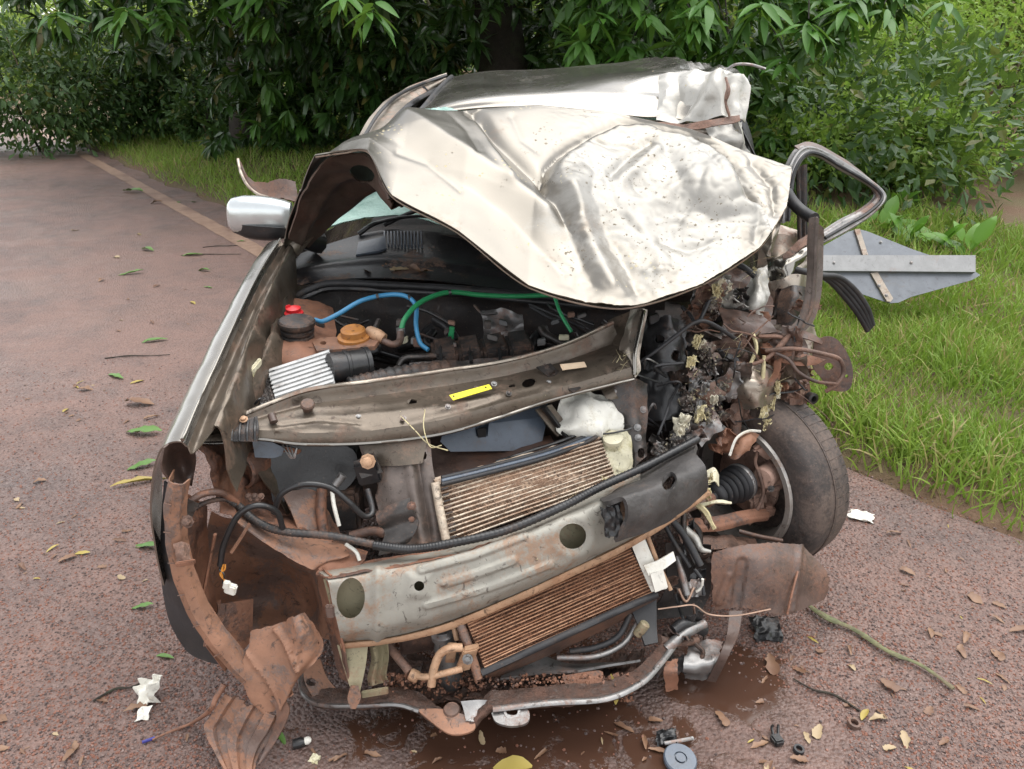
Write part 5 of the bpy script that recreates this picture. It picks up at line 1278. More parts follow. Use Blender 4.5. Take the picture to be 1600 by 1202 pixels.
# torn black energy absorber on the beam end
foam = sheet('foam_absorber', [[(936, 776, 1.76), (1010, 736, 1.84), (1088, 694, 1.93)], [(944, 784, 1.66), (1010, 752, 1.74), (1085, 706, 1.84)], [(975, 780, 1.63), (1035, 757, 1.69), (1102, 727, 1.775)], [(980, 815, 1.615), (1040, 790, 1.67), (1106, 748, 1.765)], [(962, 848, 1.62), (1040, 818, 1.68), (1106, 768, 1.775)]], FOAM, car, nu=34, nv=50, t=.012, wob=.004, wobs=20, sharp=35, holes=[(1046, 752, 11, 15, 20)])
shard('foam_tear', P(958, 815, 1.63), Vector((.026, .012, 0)), Vector((.008, -.01, -.046)), BLACK, foam, seed=4, amp=.006, jag=.35)
# ---- lower condenser
con, cn = radiator('condenser', (727, 966, 1.555), (984, 855, 1.74), (757, 1043, 1.505), (1019, 925, 1.70), 16, .012, FIN_RED, CORE_RED, TAN, zig=120)
tube('manifold', [(716, 968, 1.56), (730, 1005, 1.53), (748, 1060, 1.495)], .0115, SOIL_LIGHT, con, seg=10)
tube('manifold', [(706, 968, 1.57), (714, 1000, 1.55)], .007, TAN, con, seg=8)
mb = block('manifold_block', P(730, 1028, 1.51), (.019, .004, .002), (0, .012, 0), (.011, 0, .034), TAN, con, bev=.004, wob=.001)
bolt((731, 1030, 1.492), Vector((-.1, -.9, .4)), .009, STEEL, mb)
block('manifold_tab', P(705, 1020, 1.535), (.012, 0, 0), (0, .004, 0), (.004, 0, .03), TAN, con, bev=.002)
tube('coolant_pipe', [(722, 1012, 1.51), (704, 1013, 1.505), (688, 1022, 1.50), (678, 1045, 1.49), (674, 1072, 1.475)], .0105, TAN, con, seg=10)
tube('coolant_pipe', [(722, 1045, 1.495), (695, 1052, 1.485), (668, 1058, 1.485), (650, 1056, 1.50)], .0085, TAN, con, seg=10)
lathe('pipe_collar', [(.013, -.012), (.015, -.008), (.015, .008), (.013, .012)], P(647, 1056, 1.505), (-1, .25, .35), TAN, con, seg=14)
tube('pipe_sleeve', [(640, 1050, 1.51), (622, 1028, 1.54), (608, 1010, 1.57)], .011, RUST, con, seg=10)
tube('condenser_tray', [(752, 1052, 1.50), (860, 1003, 1.56), (960, 957, 1.64), (1026, 929, 1.70)], .010, RUBBER, con, seg=6)
sheet('tray_plate', [[(756, 1056, 1.52), (880, 1000, 1.60), (1026, 934, 1.72)], [(780, 1058, 1.56), (890, 1010, 1.63), (1022, 946, 1.74)]], SOIL_DARK, con, nu=6, nv=20, t=.004)
# white tank rail and T bracket at the other end
sheet('end_rail', [[(986, 850, 1.738), (1006, 838, 1.745)], [(1000, 885, 1.722), (1022, 876, 1.727)], [(1018, 925, 1.695), (1042, 920, 1.70)]], WHITE, con, nu=14, nv=8, t=.008, wob=.004, wobs=30)
tube('rail_edge', [(1012, 838, 1.75), (1028, 880, 1.725), (1048, 922, 1.70)], .006, TAN, con, seg=6)
sheet('tee_bracket', [[(1006, 884, 1.70), (1028, 876, 1.71), (1052, 862, 1.73)], [(1014, 900, 1.69), (1034, 892, 1.70), (1056, 876, 1.72)]], WHITE, con, nu=8, nv=10, t=.006, wob=.003)
sheet('tee_bracket', [[(1016, 896, 1.69), (1036, 890, 1.70)], [(1024, 926, 1.675), (1044, 918, 1.69)]], WHITE, con, nu=8, nv=6, t=.006, wob=.003)
# receiver bottle and bracket parts behind the pipes
lathe('receiver_bottle', [(.001, -.10), (.028, -.10), (.030, -.09), (.030, .02), (.026, .03), (.026, .045), (.031, .048), (.031, .06), (.020, .07), (.001, .07)], P(698, 1020, 1.58), (-.12, .05, 1), STEEL, car, seg=22)
block('bottle_clamp', P(655, 1000, 1.62), (.05, .01, 0), (0, .02, 0), (0, 0, .03), SOIL_DARK, car, bev=.008, wob=.006)
# olive bracket under the beam
sheet('olive_bracket', [[(527, 1008, 1.505), (575, 1006, 1.51)], [(536, 1040, 1.49), (572, 1036, 1.495)], [(546, 1072, 1.47), (566, 1066, 1.475)], [(552, 1092, 1.46), (560, 1092, 1.462)]], BEIGEMETAL, car, nu=16, nv=8, t=.004, wob=.004)
sheet('olive_bracket', [[(576, 1008, 1.53), (604, 1004, 1.54)], [(580, 1030, 1.53), (606, 1028, 1.54)], [(574, 1058, 1.52), (602, 1055, 1.53)], [(576, 1072, 1.51), (606, 1066, 1.52)]], BEIGEMETAL, car, nu=14, nv=10, t=.004, disp=lambda u, v, p: .012 * sin(v * 6.2))
block('olive_strip', P(586, 1082, 1.475), (.032, .004, .003), (0, .004, 0), (0, 0, .010), BEIGEMETAL, car, bev=.002)
sheet('leaf_tongue', [[(548, 1072, 1.455), (560, 1072, 1.46)], [(543, 1092, 1.445), (564, 1090, 1.45)], [(548, 1108, 1.438), (556, 1108, 1.44)]], SOIL_LIGHT, car, nu=10, nv=8, t=.003, wob=.002)
# end box of the beam, seen from its side
sheet('crash_box', [[(488, 872, 1.66), (500, 884, 1.60), (514, 900, 1.515)], [(500, 930, 1.60), (512, 935, 1.56), (520, 940, 1.50)], [(515, 995, 1.54), (524, 1000, 1.52), (532, 1004, 1.485)], [(530, 1060, 1.50), (538, 1065, 1.49), (545, 1070, 1.475)]], SOIL, car, nu=24, nv=12, t=.005, wob=.006, wobs=20)
block('tow_tab', P(516, 955, 1.485), (.010, 0, 0), (0, .005, 0), (0, 0, .018), SOIL_LIGHT, car, bev=.004)
# ---- lower cross member with tow eyes
path = [(468, 1056, 1.62), (474, 1082, 1.55), (500, 1098, 1.51), (560, 1100, 1.485), (620, 1098, 1.47), (655, 1108, 1.45), (695, 1136, 1.405), (738, 1132, 1.405), (770, 1106, 1.435), (860, 1096, 1.45), (945, 1090, 1.465), (1000, 1066, 1.525), (1030, 1036, 1.60), (1058, 1000, 1.70)]
pw = [W(q) for q in path]
sheet('cross_member', [[q + Vector((0, .045, .006)) for q in pw], [q + Vector((0, .015, .005)) for q in pw], pw, [q + Vector((0, .0, -.018)) for q in pw], [q + Vector((0, .05, -.024)) for q in pw]], MUD, car, nu=24, nv=140, t=.004, wob=.006, wobs=30, tension=.8, disp=lambda u, v, p: .003 * noise.noise(p * 90))
tube('member_edge', [q + Vector((0, -.003, -.004)) for q in pw[:6]], .006, STEEL, car, seg=6)
tube('member_edge', [q + Vector((0, -.003, -.002)) for q in pw[8:]], .009, STEEL, car, seg=6, flat=.8)
teye = plane3((700, 1130, 1.41), (760, 1128, 1.41), (720, 1105, 1.45))
plate('tow_eye', [(650, 1108), (690, 1108), (728, 1118), (742, 1130), (738, 1142), (712, 1148), (690, 1140)], teye, SOIL_LIGHT, car, t=.006, smooth_n=40)
plate('tow_eye', [(768, 1116), (780, 1104), (806, 1100), (826, 1112), (824, 1130), (800, 1136), (776, 1130)], lift(teye, .004), STEEL, car, t=.008, smooth_n=40, holes=[(800, 1113, 12, 6, 5)])
lathe('tow_ring', [(.014, -.004), (.020, -.004), (.020, .006), (.014, .006), (.014, -.004)], P(800, 1112, 1.432), (0, -.45, .9), STEEL, car, seg=22)
sheet('member_bracket', [[(720, 1096, 1.455), (744, 1094, 1.455), (764, 1094, 1.455)], [(724, 1108, 1.44), (744, 1106, 1.44), (760, 1104, 1.445)], [(728, 1126, 1.41), (742, 1128, 1.41), (748, 1126, 1.42)]], STEEL, car, nu=10, nv=10, t=.005, wob=.003)
lathe('rubber_bush', [(.022, -.02), (.024, 0), (.018, .012), (.012, .014)], P(706, 1112, 1.445), (0, -.2, 1), RUST, car, seg=18)
sheet('side_plate', [[(474, 1036, 1.60), (500, 1030, 1.60)], [(476, 1065, 1.565), (512, 1060, 1.57)], [(490, 1092, 1.525), (540, 1092, 1.52)]], SOIL_LIGHT, car, nu=26, nv=26, t=.005, holes=[(486, 1066, 8, 6, 0), (528, 1085, 4, 4, 0)])
# undertray flap and belly shield between the condenser and the member
sheet('under_shield', [[(786, 1040, 1.60), (840, 1025, 1.63), (890, 1035, 1.64), (960, 1038, 1.68)], [(782, 1060, 1.545), (840, 1052, 1.56), (900, 1046, 1.58), (1000, 1030, 1.64)]], STEEL, car, nu=10, nv=26, t=.006, wob=.006)
sheet('belly_plate', [[(600, 1020, 1.76), (760, 1030, 1.74), (900, 1020, 1.80), (1010, 1000, 1.88)], [(580, 1092, 1.53), (740, 1096, 1.49), (880, 1086, 1.52), (1000, 1056, 1.60)]], MUD, car, nu=40, nv=90, t=.004, wob=.014, wobs=26, disp=lambda u, v, p: .010 * noise.noise(p * 70) + .006 * noise.noise(p * 160))
rg_ = np.random.default_rng(8); parts_ = []
tv_ = np.array([(1, 0, 0), (-.5, .9, 0), (-.5, -.9, 0), (0, 0, 1.1), (0, 0, -.8)]); tf_ = np.array([(0, 1, 3), (1, 2, 3), (2, 0, 3), (1, 0, 4), (2, 1, 4), (0, 2, 4)])
pos_ = np.array([P(rg_.uniform(600, 990), rg_.uniform(1052, 1096), 1.50 + .12 * rg_.random())[:] for _ in range(1500)])
pos_[:, 2] = np.minimum(pos_[:, 2], .16)
vv_, ff_ = place(tv_, tf_, pos_, rg_.normal(size=(1500, 3)), rg_.normal(size=(1500, 3)), .002 + .006 * rg_.random(1500) ** 2)
o = np_mesh('soil_clods', vv_, ff_, SOIL, car, WLOC[car]); tag(o, kind='stuff')
sheet('red_flap', [[(878, 1056, 1.56), (930, 1048, 1.58), (942, 1050, 1.58)], [(886, 1076, 1.525), (930, 1078, 1.53), (945, 1078, 1.535)]], SOIL, car, nu=8, nv=10, t=.003)
tube('bent_hose', [(890, 1018, 1.62), (930, 1012, 1.63), (965, 995, 1.66), (985, 960, 1.70)], .008, RUBBER, car, seg=8)
tube('bent_hose', [(870, 1028, 1.60), (930, 1026, 1.61), (975, 1005, 1.65), (1000, 965, 1.70)], .007, STEEL, car, seg=8)
lathe('small_canister', [(.013, -.02), (.014, -.018), (.014, .018), (.010, .022), (.001, .022)], P(1002, 983, 1.66), (.5, .1, .8), BEIGEMETAL, car, seg=16)
sheet('black_flap', [[(985, 950, 1.71), (1026, 934, 1.73)], [(1000, 985, 1.66), (1026, 975, 1.68)], [(1008, 1008, 1.62), (1028, 1004, 1.64)]], RUBBER, car, nu=10, nv=8, t=.006, wob=.004)
# ---- wiring harness along the beam
tube('harness', [(345, 772, 1.66), (372, 790, 1.64), (400, 814, 1.62), (440, 830, 1.61), (520, 838, 1.61), (590, 852, 1.61)], .0095, BLACK_DUSTY, car, seg=9, corr=.12, corr_n=50)
tube('harness', [(584, 852, 1.60), (640, 858, 1.585), (700, 850, 1.59), (790, 829, 1.625), (880, 791, 1.685), (940, 760, 1.73), (1010, 728, 1.80), (1090, 686, 1.90)], .0105, BLACK, car, seg=9, corr=.12, corr_n=90)
tube('harness_loop', [(428, 802, 1.62), (440, 772, 1.62), (475, 757, 1.62), (515, 762, 1.63), (545, 785, 1.63), (568, 806, 1.64), (582, 800, 1.66), (574, 765, 1.70)], .0075, BLACK, car, seg=8)
tube('harness_loop', [(344, 884, 1.55), (350, 850, 1.56), (372, 806, 1.57), (402, 790, 1.58), (432, 800, 1.60), (442, 826, 1.61)], .0075, BLACK, car, seg=8)
tube('harness_loop', [(274, 838, 1.50), (284, 800, 1.54), (312, 774, 1.57), (345, 770, 1.60), (370, 786, 1.63)], .0085, SOIL, car, seg=8)
tube('harness_loop', [(296, 800, 1.57), (320, 786, 1.59), (350, 780, 1.61), (368, 790, 1.62)], .006, BLACK_DUSTY, car, seg=8, corr=.15, corr_n=16)
for k in range(3): tube('twisted_wire', [(346 + 3 * k, 882, 1.55), (343 + 4 * k, 890, 1.545), (350 - 3 * k, 898, 1.54), (348 + 4 * k, 912, 1.535)], .0022, WIRE_OR if k else BLACK, car, seg=5)
wc = block('connector', P(361, 920, 1.53), (.013, 0, -.005), (0, .008, 0), (.004, 0, .012), WHITE, car, bev=.003, wob=.002)
block('connector_latch', P(354, 914, 1.525), (.007, 0, -.002), (0, .006, 0), (.003, 0, .010), WHITE, wc, bev=.002)
tube('white_cable', [(519, 768, 1.72), (522, 790, 1.70), (530, 822, 1.68)], .0055, WHITE, car, seg=7)
tube('white_cable', [(540, 850, 1.62), (556, 862, 1.61), (562, 876, 1.60)], .005, WHITE, car, seg=7)
tube('cable_tie', [(390, 818, 1.60), (378, 838, 1.585), (361, 864, 1.57)], .004, SOIL_LIGHT, car, seg=5)
tube('horn_pipe', [(548, 838, 1.68), (580, 830, 1.68), (602, 834, 1.67)], .012, SOIL_DARK, car, seg=10)
tube('dry_stem', [(626, 650, 1.76), (648, 672, 1.73), (670, 694, 1.72), (700, 704, 1.71)], .0016, STRAW, car, seg=4)
tube('dry_stem', [(664, 640, 1.79), (662, 668, 1.74), (672, 698, 1.715), (690, 696, 1.71)], .0012, STRAW, car, seg=4)
# ---- headlamp cavity and corner
sheet('lamp_bucket', [[(300, 694, 1.62), (340, 694, 1.68), (400, 692, 1.76), (470, 700, 1.80)], [(325, 725, 1.62), (360, 735, 1.69), (410, 740, 1.78), (480, 745, 1.82)], [(335, 770, 1.63), (375, 785, 1.68), (430, 790, 1.76), (500, 795, 1.78)], [(345, 800, 1.62), (400, 820, 1.63), (450, 832, 1.66), (520, 845, 1.66)]], SOIL, car, nu=36, nv=40, t=.004, wob=.020, wobs=15)
lathe('lamp_tube', [(.05, -.06), (.052, 0), (.052, .03), (.045, .034), (.044, 0)], P(385, 728, 1.76), (-.35, -.9, .1), SOIL, car, seg=22)
bxd = plane3((400, 700, 1.78), (560, 700, 1.82), (430, 790, 1.74))
plate('black_housing', [(396, 690), (470, 694), (548, 700), (556, 745), (520, 775), (470, 768), (430, 790), (420, 745), (398, 730)], bxd, BLACK, car, back=Vector((0, .10, .02)), smooth_n=44)
sheet('housing_rim', [[(394, 688, 1.73), (420, 690, 1.735), (445, 700, 1.74)], [(398, 715, 1.715), (425, 716, 1.72), (440, 712, 1.73)]], BLUEGREY, car, nu=8, nv=14, t=.008, wob=.006)
for k in range(3): tube('spring_clip', [(440 + 6 * k, 690, 1.73), (446 + 5 * k, 704, 1.715), (456 + 2 * k, 716, 1.71), (464, 700, 1.72)], .0022, STEEL, car, seg=5)
block('inner_box', P(535, 790, 1.80), (.05, .01, 0), (0, .04, 0), (0, 0, .06), BLACK_DUSTY, car, bev=.01)
sheet('front_rail', [[(440, 770, 1.74), (495, 760, 1.78), (520, 765, 1.82)], [(455, 800, 1.70), (500, 800, 1.73), (525, 810, 1.77)], [(470, 840, 1.66), (505, 850, 1.68), (540, 856, 1.72)]], SOIL_LIGHT, car, nu=18, nv=16, t=.006, wob=.006, wobs=18)
tube('rail_tube', [(503, 765, 1.76), (502, 800, 1.72), (506, 832, 1.69)], .014, SOIL, car, seg=10)
for k in range(5): bolt((388 + 5 * k, 776 + (k % 2) * 5, 1.672), Vector((0, -.7, .7)), .006, RUST, car)
sheet('apron', [[(352, 790, 1.64), (420, 818, 1.65), (480, 836, 1.66), (535, 850, 1.66)], [(368, 812, 1.60), (430, 848, 1.60), (490, 868, 1.60), (545, 868, 1.60)], [(375, 822, 1.595), (440, 866, 1.585), (486, 890, 1.575), (500, 884, 1.60)]], SOIL_LIGHT, car, nu=16, nv=34, t=.004, wob=.006, wobs=14, jag=.003)
sheet('beam_end_plate', [[(478, 842, 1.66), (520, 846, 1.665), (575, 862, 1.65)], [(490, 870, 1.61), (530, 872, 1.61), (570, 874, 1.61)], [(500, 895, 1.575), (530, 892, 1.575), (560, 886, 1.59)]], SOIL, car, nu=14, nv=20, t=.004, wob=.004, wobs=22)
# wheel arch liner: a deep muddy bowl
def lin(u, v, p): return .006 * noise.noise(p * 9) + .004 * sin(v * 22)
sheet('arch_liner', [[(330, 800, 1.66), (400, 830, 1.68), (470, 868, 1.68), (508, 895, 1.61)], [(318, 850, 1.68), (395, 880, 1.76), (470, 905, 1.77), (512, 930, 1.63)], [(312, 910, 1.66), (395, 935, 1.77), (470, 945, 1.77), (515, 960, 1.63)], [(325, 975, 1.62), (395, 985, 1.70), (465, 985, 1.70), (515, 1000, 1.60)]], SOIL_LIGHT, car, nu=40, nv=40, t=.004, disp=lin)
sheet('outer_liner', [[(262, 762, 1.52), (290, 770, 1.58), (322, 790, 1.64)], [(262, 830, 1.50), (292, 830, 1.57), (325, 850, 1.65)], [(278, 905, 1.48), (305, 900, 1.56), (330, 910, 1.64)], [(310, 975, 1.46), (330, 965, 1.53), (345, 970, 1.60)]], SOIL, car, nu=30, nv=20, t=.004, wob=.01, wobs=12)
for a, b_, w in (((336, 835), (312, 960), .008), ((342, 940), (352, 1030), .010), ((330, 955), (322, 1010), .012)):
    tube('liner_rib', [(a[0], a[1], 1.56), ((a[0] + b_[0]) / 2, (a[1] + b_[1]) / 2, 1.545), (b_[0], b_[1], 1.52)], w, SOIL, car, seg=6, flat=.5)
lp = plane3((345, 940, 1.56), (398, 935, 1.62), (350, 1040, 1.50))
plate('liner_panel', [(345, 944), (396, 936), (394, 1000), (352, 1050), (322, 1010)], lp, SOIL, car, t=.006)
sheet('lamp_socket', [[(272, 850, 1.47), (284, 846, 1.47), (296, 852, 1.48)], [(272, 868, 1.455), (284, 866, 1.45), (296, 868, 1.465)], [(276, 884, 1.45), (286, 882, 1.445), (300, 880, 1.455)]], RUST, car, nu=12, nv=12, t=.02, wob=.008, wobs=40)
block('socket_tab', P(290, 880, 1.445), (.022, 0, .004), (0, .004, 0), (0, 0, .006), SOIL, car, bev=.002)
bolt((294, 815, 1.49), Vector((-.2, -.9, .3)), .010, RUST, car)
sheet('corner_bracket', [[(264, 762, 1.515), (290, 778, 1.53), (310, 786, 1.55)], [(262, 792, 1.50), (280, 800, 1.51), (300, 808, 1.53)]], DARKMETAL, car, nu=8, nv=10, t=.005, wob=.006)
# bumper skin: channelled lip sweeping round the corner, dark outside face
lipc = [(262, 752, 1.50), (256, 800, 1.495), (258, 850, 1.485), (270, 905, 1.475), (292, 960, 1.465), (325, 1010, 1.455), (368, 1060, 1.445), (424, 1104, 1.43)]
lw = [W(q) for q in lipc]
inw = []
for k, q in enumerate(lw):
    tg = (lw[min(k + 1, 7)] - lw[max(k - 1, 0)]).normalized()
    inw.append(tg.cross(Vector((0, -1, .3))).normalized())
if inw[3].x < 0: inw = [-v for v in inw]
lip = sheet('bumper_skin', [[q - n * .006 + Vector((0, .05, 0)) for q, n in zip(lw, inw)], [q - n * .004 + Vector((0, .012, 0)) for q, n in zip(lw, inw)], lw, [q + n * .016 + Vector((0, -.006, 0)) for q, n in zip(lw, inw)], [q + n * .034 + Vector((0, .002, 0)) for q, n in zip(lw, inw)], [q + n * .040 + Vector((0, .03, 0)) for q, n in zip(lw, inw)]], SOIL_LIGHT, car, nu=26, nv=80, t=.003, tension=.25, wob=.0025, wobs=20, sharp=25)
for k in range(7):
    t = (k + .7) / 7.6
    i = int(t * 7); f = t * 7 - i
    q = lw[i].lerp(lw[i + 1], f); n = inw[i].lerp(inw[i + 1], f)
    tube('clip_slot', [q + Vector((0, -.008, 0)) + n * .001, q + n * .017 + Vector((0, -.010, 0))], .0014, RUST, lip, seg=5)
sheet('bumper_outer', [[(256, 752, 1.55), (266, 760, 1.54)], [(251, 830, 1.58), (268, 830, 1.54)], [(251, 900, 1.60), (276, 900, 1.54)], [(264, 970, 1.60), (298, 960, 1.53)], [(292, 1018, 1.58), (332, 1010, 1.52)], [(322, 1034, 1.54), (356, 1042, 1.50)]], RUBBER, lip, nu=30, nv=8, t=.004, tension=.9)
# torn, folded under-tray lying against the ground
def tray(u, v, p):
    x, y = pix(p)
    return .009 * sin(v * 9.5 + 1) + .003 * noise.noise(p * 16) + bead(x, y, [(384, 1012), (415, 1060), (440, 1112)], .006, 3) + bead(x, y, [(430, 985), (448, 1012), (466, 1045)], .010, 4) + bead(x, y, [(462, 958), (470, 990), (462, 1030)], .006, 5)
sheet('under_tray', [[(392, 985, 1.50), (430, 975, 1.49), (458, 962, 1.48), (480, 955, 1.50)], [(388, 1010, 1.48), (430, 1005, 1.47), (468, 990, 1.46), (500, 985, 1.49)], [(378, 1045, 1.46), (425, 1045, 1.445), (470, 1020, 1.45), (508, 1015, 1.475)], [(388, 1085, 1.44), (420, 1085, 1.425), (455, 1062, 1.43), (480, 1045, 1.44)], [(412, 1110, 1.43), (428, 1115, 1.42), (440, 1105, 1.42), (452, 1085, 1.425)]], SOIL_LIGHT, car, nu=46, nv=40, t=.003, disp=tray, jag=.004, holes=[(497, 1005, 2.5, 2.5, 0), (496, 1012, 2.5, 2.5, 0)])
sheet('under_tray', [[(352, 1082, 1.46), (395, 1100, 1.435), (440, 1120, 1.415)], [(328, 1118, 1.445), (378, 1130, 1.42), (428, 1145, 1.405)], [(318, 1140, 1.435), (368, 1158, 1.41), (412, 1168, 1.395)], [G(345, 1196, .03), G(372, 1205, .02), G(400, 1192, .03)], [G(370, 1232, .012), G(384, 1232, .012), G(398, 1226, .012)]], SOIL_LIGHT, car, nu=44, nv=44, t=.003, jag=.004, disp=lambda u, v, p: .006 * (1 if sin(v * 17) > 0 else -1) * (1 - .4 * u) + .003 * noise.noise(p * 18))
sheet('tray_fold', [[(424, 1088, 1.43), (446, 1096, 1.42)], [(432, 1120, 1.412), (452, 1112, 1.41)], [(418, 1160, 1.40), (440, 1142, 1.40)], [G(402, 1196, .05), G(416, 1184, .05)]], SOIL_DARK, car, nu=16, nv=6, t=.004)
tube('torn_cord', [(350, 1070, 1.46), (338, 1090, 1.44), (328, 1110, 1.43), G(300, 1130, .02), G(262, 1145, .01), G(238, 1156, .008)], [.008, .007, .006, .004, .003, .003], SOIL, car, seg=6)
tube('blue_connector', [G(242, 1153, .008), G(222, 1160, .008)], .004, mk('dark_blue_plastic', (.05, .05, .25), .4, dirt=.1), car, seg=6)
# ================================================================ wheels
def wheel(C, n, R=.30, w=.175, label=None):
    """tyre and rim about centre C, axle direction n (towards the car)."""
    n = Vector(n).normalized(); h = w / 2
    prof = [(R * .66, -h * .75), (R * .72, -h * .98), (R * .86, -h * 1.03), (R * .955, -h * .90), (R * .985, -h * .78), (R, -h * .5), (R * 1.003, 0), (R, h * .5), (R * .985, h * .78), (R * .955, h * .90), (R * .86, h * 1.03), (R * .72, h * .98), (R * .66, h * .75), (R * .66, -h * .75)]
    wh = lathe('wheel', [(R * .20, -h * .5), (R * .22, -h * .35), (R * .55, -h * .30), (R * .60, -h * .5), (R * .60, -h * .38), (R * .56, -h * .22), (R * .2, -h * .22), (R * .2, -h * .5)], C, n, ALLOY, car, seg=40)
    lathe('tyre', prof, C, n, TYRE, wh, seg=72)
    lathe('rim', [(R * .69, -h * .99), (R * .71, -h), (R * .66, -h * .78), (R * .60, -h * .6), (R * .60, h * .6), (R * .66, h * .78), (R * .725, h * 1.02), (R * .71, h * 1.12), (R * .65, h * 1.10), (R * .62, h * .86), (R * .585, h * .6), (R * .585, -h * .6), (R * .645, -h * .8), (R * .69, -h * .99)], C, n, ALLOY, wh, seg=60)
    # tread blocks: cross grooves as raised lugs on both shoulders
    up = Vector((0, 0, 1)); a = n.cross(up).normalized(); b_ = n.cross(a)
    V, F = [], []
    for k in range(64):
        for side in (-1,):
            th0 = 2 * pi * (k + .05) / 64; th1 = 2 * pi * (k + .95) / 64
            z0, z1 = side * h * .05, side * h * .86
            ring = []
            for th in (th0, th1):
                for z in (z0, z1):
                    for r in (R * (1.0 if abs(z) < h * .5 else .972), R * (1.014 if abs(z) < h * .5 else .992)):
                        ring.append(C + n * z + a * (r * cos(th)) + b_ * (r * sin(th)))
            o = len(V); V += ring
            F += [(o + 1, o + 3, o + 7, o + 5), (o, o + 1, o + 5, o + 4), (o + 2, o + 6, o + 7, o + 3), (o, o + 2, o + 3, o + 1), (o + 4, o + 5, o + 7, o + 6)]
    t = mesh_obj('tread', V, F, TYRE, wh, smooth=False); tag(t, kind='stuff')
    for k in range(3): lathe('tread_band', [(R * 1.012, -h * .10 + (k - 1) * h * .02), (R * 1.012, h * .02 + (k - 1) * h * .02)], C, n, TYRE, wh, seg=60) if k == 1 else None
    return wh
WN = Vector((-.82, -.57, -.02))
WC = Vector((.80, 2.275, .305))
whl = wheel(WC, WN)
wheel(Vector((-.70, 2.30, .30)), (.96, .28, 0))
wheel(Vector((-.60, 4.55, .30)), (1, 0, 0)); wheel(Vector((.99, 4.6, .30)), (-1, 0, 0))
# brake, hub, drive shaft and suspension arm inside the exposed wheel
def wp(i, r, ang):                       # point at radius r, angle, i metres inward of the wheel centre
    up = Vector((0, 0, 1)); a = WN.cross(up).normalized(); b_ = WN.cross(a)
    return WC + WN.normalized() * i + a * (r * cos(ang)) + b_ * (r * sin(ang))
lathe('brake_disc', [(.03, .0), (.115, .0), (.118, .003), (.118, .012), (.115, .015), (.03, .015)], WC + WN * .02, WN, HUBDUST, car, seg=36)
cal = block('brake_caliper', P(1212, 740, 2.16), (.036, .012, .0), (-.01, .03, 0), (.012, 0, .055), HUBDUST, car, bev=.02, wob=.010)
lathe('caliper_piston', [(.034, -.02), (.036, .0), (.036, .03), (.030, .036), (.001, .038)], P(1200, 742, 2.14), WN + Vector((0, -.3, 0)), HUBDUST, cal, seg=20)
block('caliper_arm', P(1195, 705, 2.17), (.03, .0, -.02), (0, .014, 0), (.012, 0, .014), HUBDUST, cal, bev=.008, wob=.006)
tube('slide_pin', [P(1196, 764, 2.12), P(1216, 762, 2.13)], .012, HUBDUST, cal, seg=10)
lathe('pin_head', [(.010, -.002), (.010, .010), (.005, .010), (.005, .002)], P(1205, 762, 2.10), (-.4, -.9, 0), STEEL, cal, seg=12)
block('steering_knuckle', P(1182, 785, 2.14), (.030, .01, .008), (0, .03, 0), (-.006, 0, .035), HUBDUST, car, bev=.014, wob=.010)
block('lower_ball_joint', P(1200, 800, 2.12), (.020, 0, 0), (0, .02, 0), (0, 0, .022), RUST, car, bev=.01, wob=.008)
ba, bb = P(1116, 776, 2.06), P(1162, 750, 2.14)
bl = (bb - ba).length
prof = [(.014, -.03), (.016, .0), (.030, .004)]
for k in range(5):
    z = .010 + k * .018; r = .032 + .0052 * k
    prof += [(r, z), (r + .006, z + .008), (r - .003, z + .017)]
prof += [(.056, .102), (.058, .110), (.058, .130), (.02, .134)]
boot = lathe('drive_shaft_boot', prof, ba, bb - ba, RUBBER, car, seg=32, sharp=70)
lathe('boot_clamp', [(.0590, .112), (.0600, .114), (.0600, .122), (.0590, .124)], ba, bb - ba, STEEL, boot, seg=32)
tube('drive_shaft', [P(1060, 800, 1.98), ba], .014, RUST, car, seg=12)
lathe('shaft_nut', [(.018, -.045), (.020, -.04), (.020, -.012), (.016, -.008)], ba, bb - ba, SOIL, boot, seg=8)
sheet('control_arm', [[(1066, 812, 2.02), (1120, 806, 2.04), (1170, 796, 2.08), (1204, 796, 2.12)], [(1066, 822, 2.0), (1122, 818, 2.015), (1172, 808, 2.05), (1204, 806, 2.09)], [(1068, 832, 1.99), (1124, 830, 2.01), (1172, 818, 2.05), (1200, 814, 2.09)]], SOIL, car, nu=12, nv=24, t=.02, disp=lambda u, v, p: -.006 * math.exp(-((u - .5) / .18) ** 2) + .003 * noise.noise(p * 30))
sheet('arm_plate', [[(1060, 835, 2.0), (1120, 836, 2.02), (1180, 840, 2.1)], [(1070, 860, 1.95), (1130, 858, 1.98), (1190, 855, 2.06)]], RUST, car, nu=12, nv=20, t=.006, wob=.015, wobs=20)
tube('brake_hose', [(1190, 690, 2.2), (1180, 720, 2.14), (1186, 740, 2.11), (1192, 775, 2.10), (1170, 820, 2.08)], .006, RUST, car, seg=7)
tube('sway_bar', [(1155, 830, 2.0), (1185, 838, 1.98), (1222, 845, 1.98)], .007, SOIL_DARK, car, seg=7)
tube('bent_strut', [(1062, 822, 1.86), (1085, 840, 1.84), (1095, 858, 1.82), (1110, 862, 1.82)], [.012, .011, .009, .006], PAINT_TORN, car, seg=6, wob=.4)
tube('pale_splinter', [(1088, 788, 1.88), (1102, 800, 1.86), (1116, 826, 1.85)], .007, STRAW, car, seg=5, wob=.5)
tube('pale_splinter', [(1095, 790, 1.90), (1120, 784, 1.90), (1142, 786, 1.92)], .006, CREAM, car, seg=5, wob=.5)
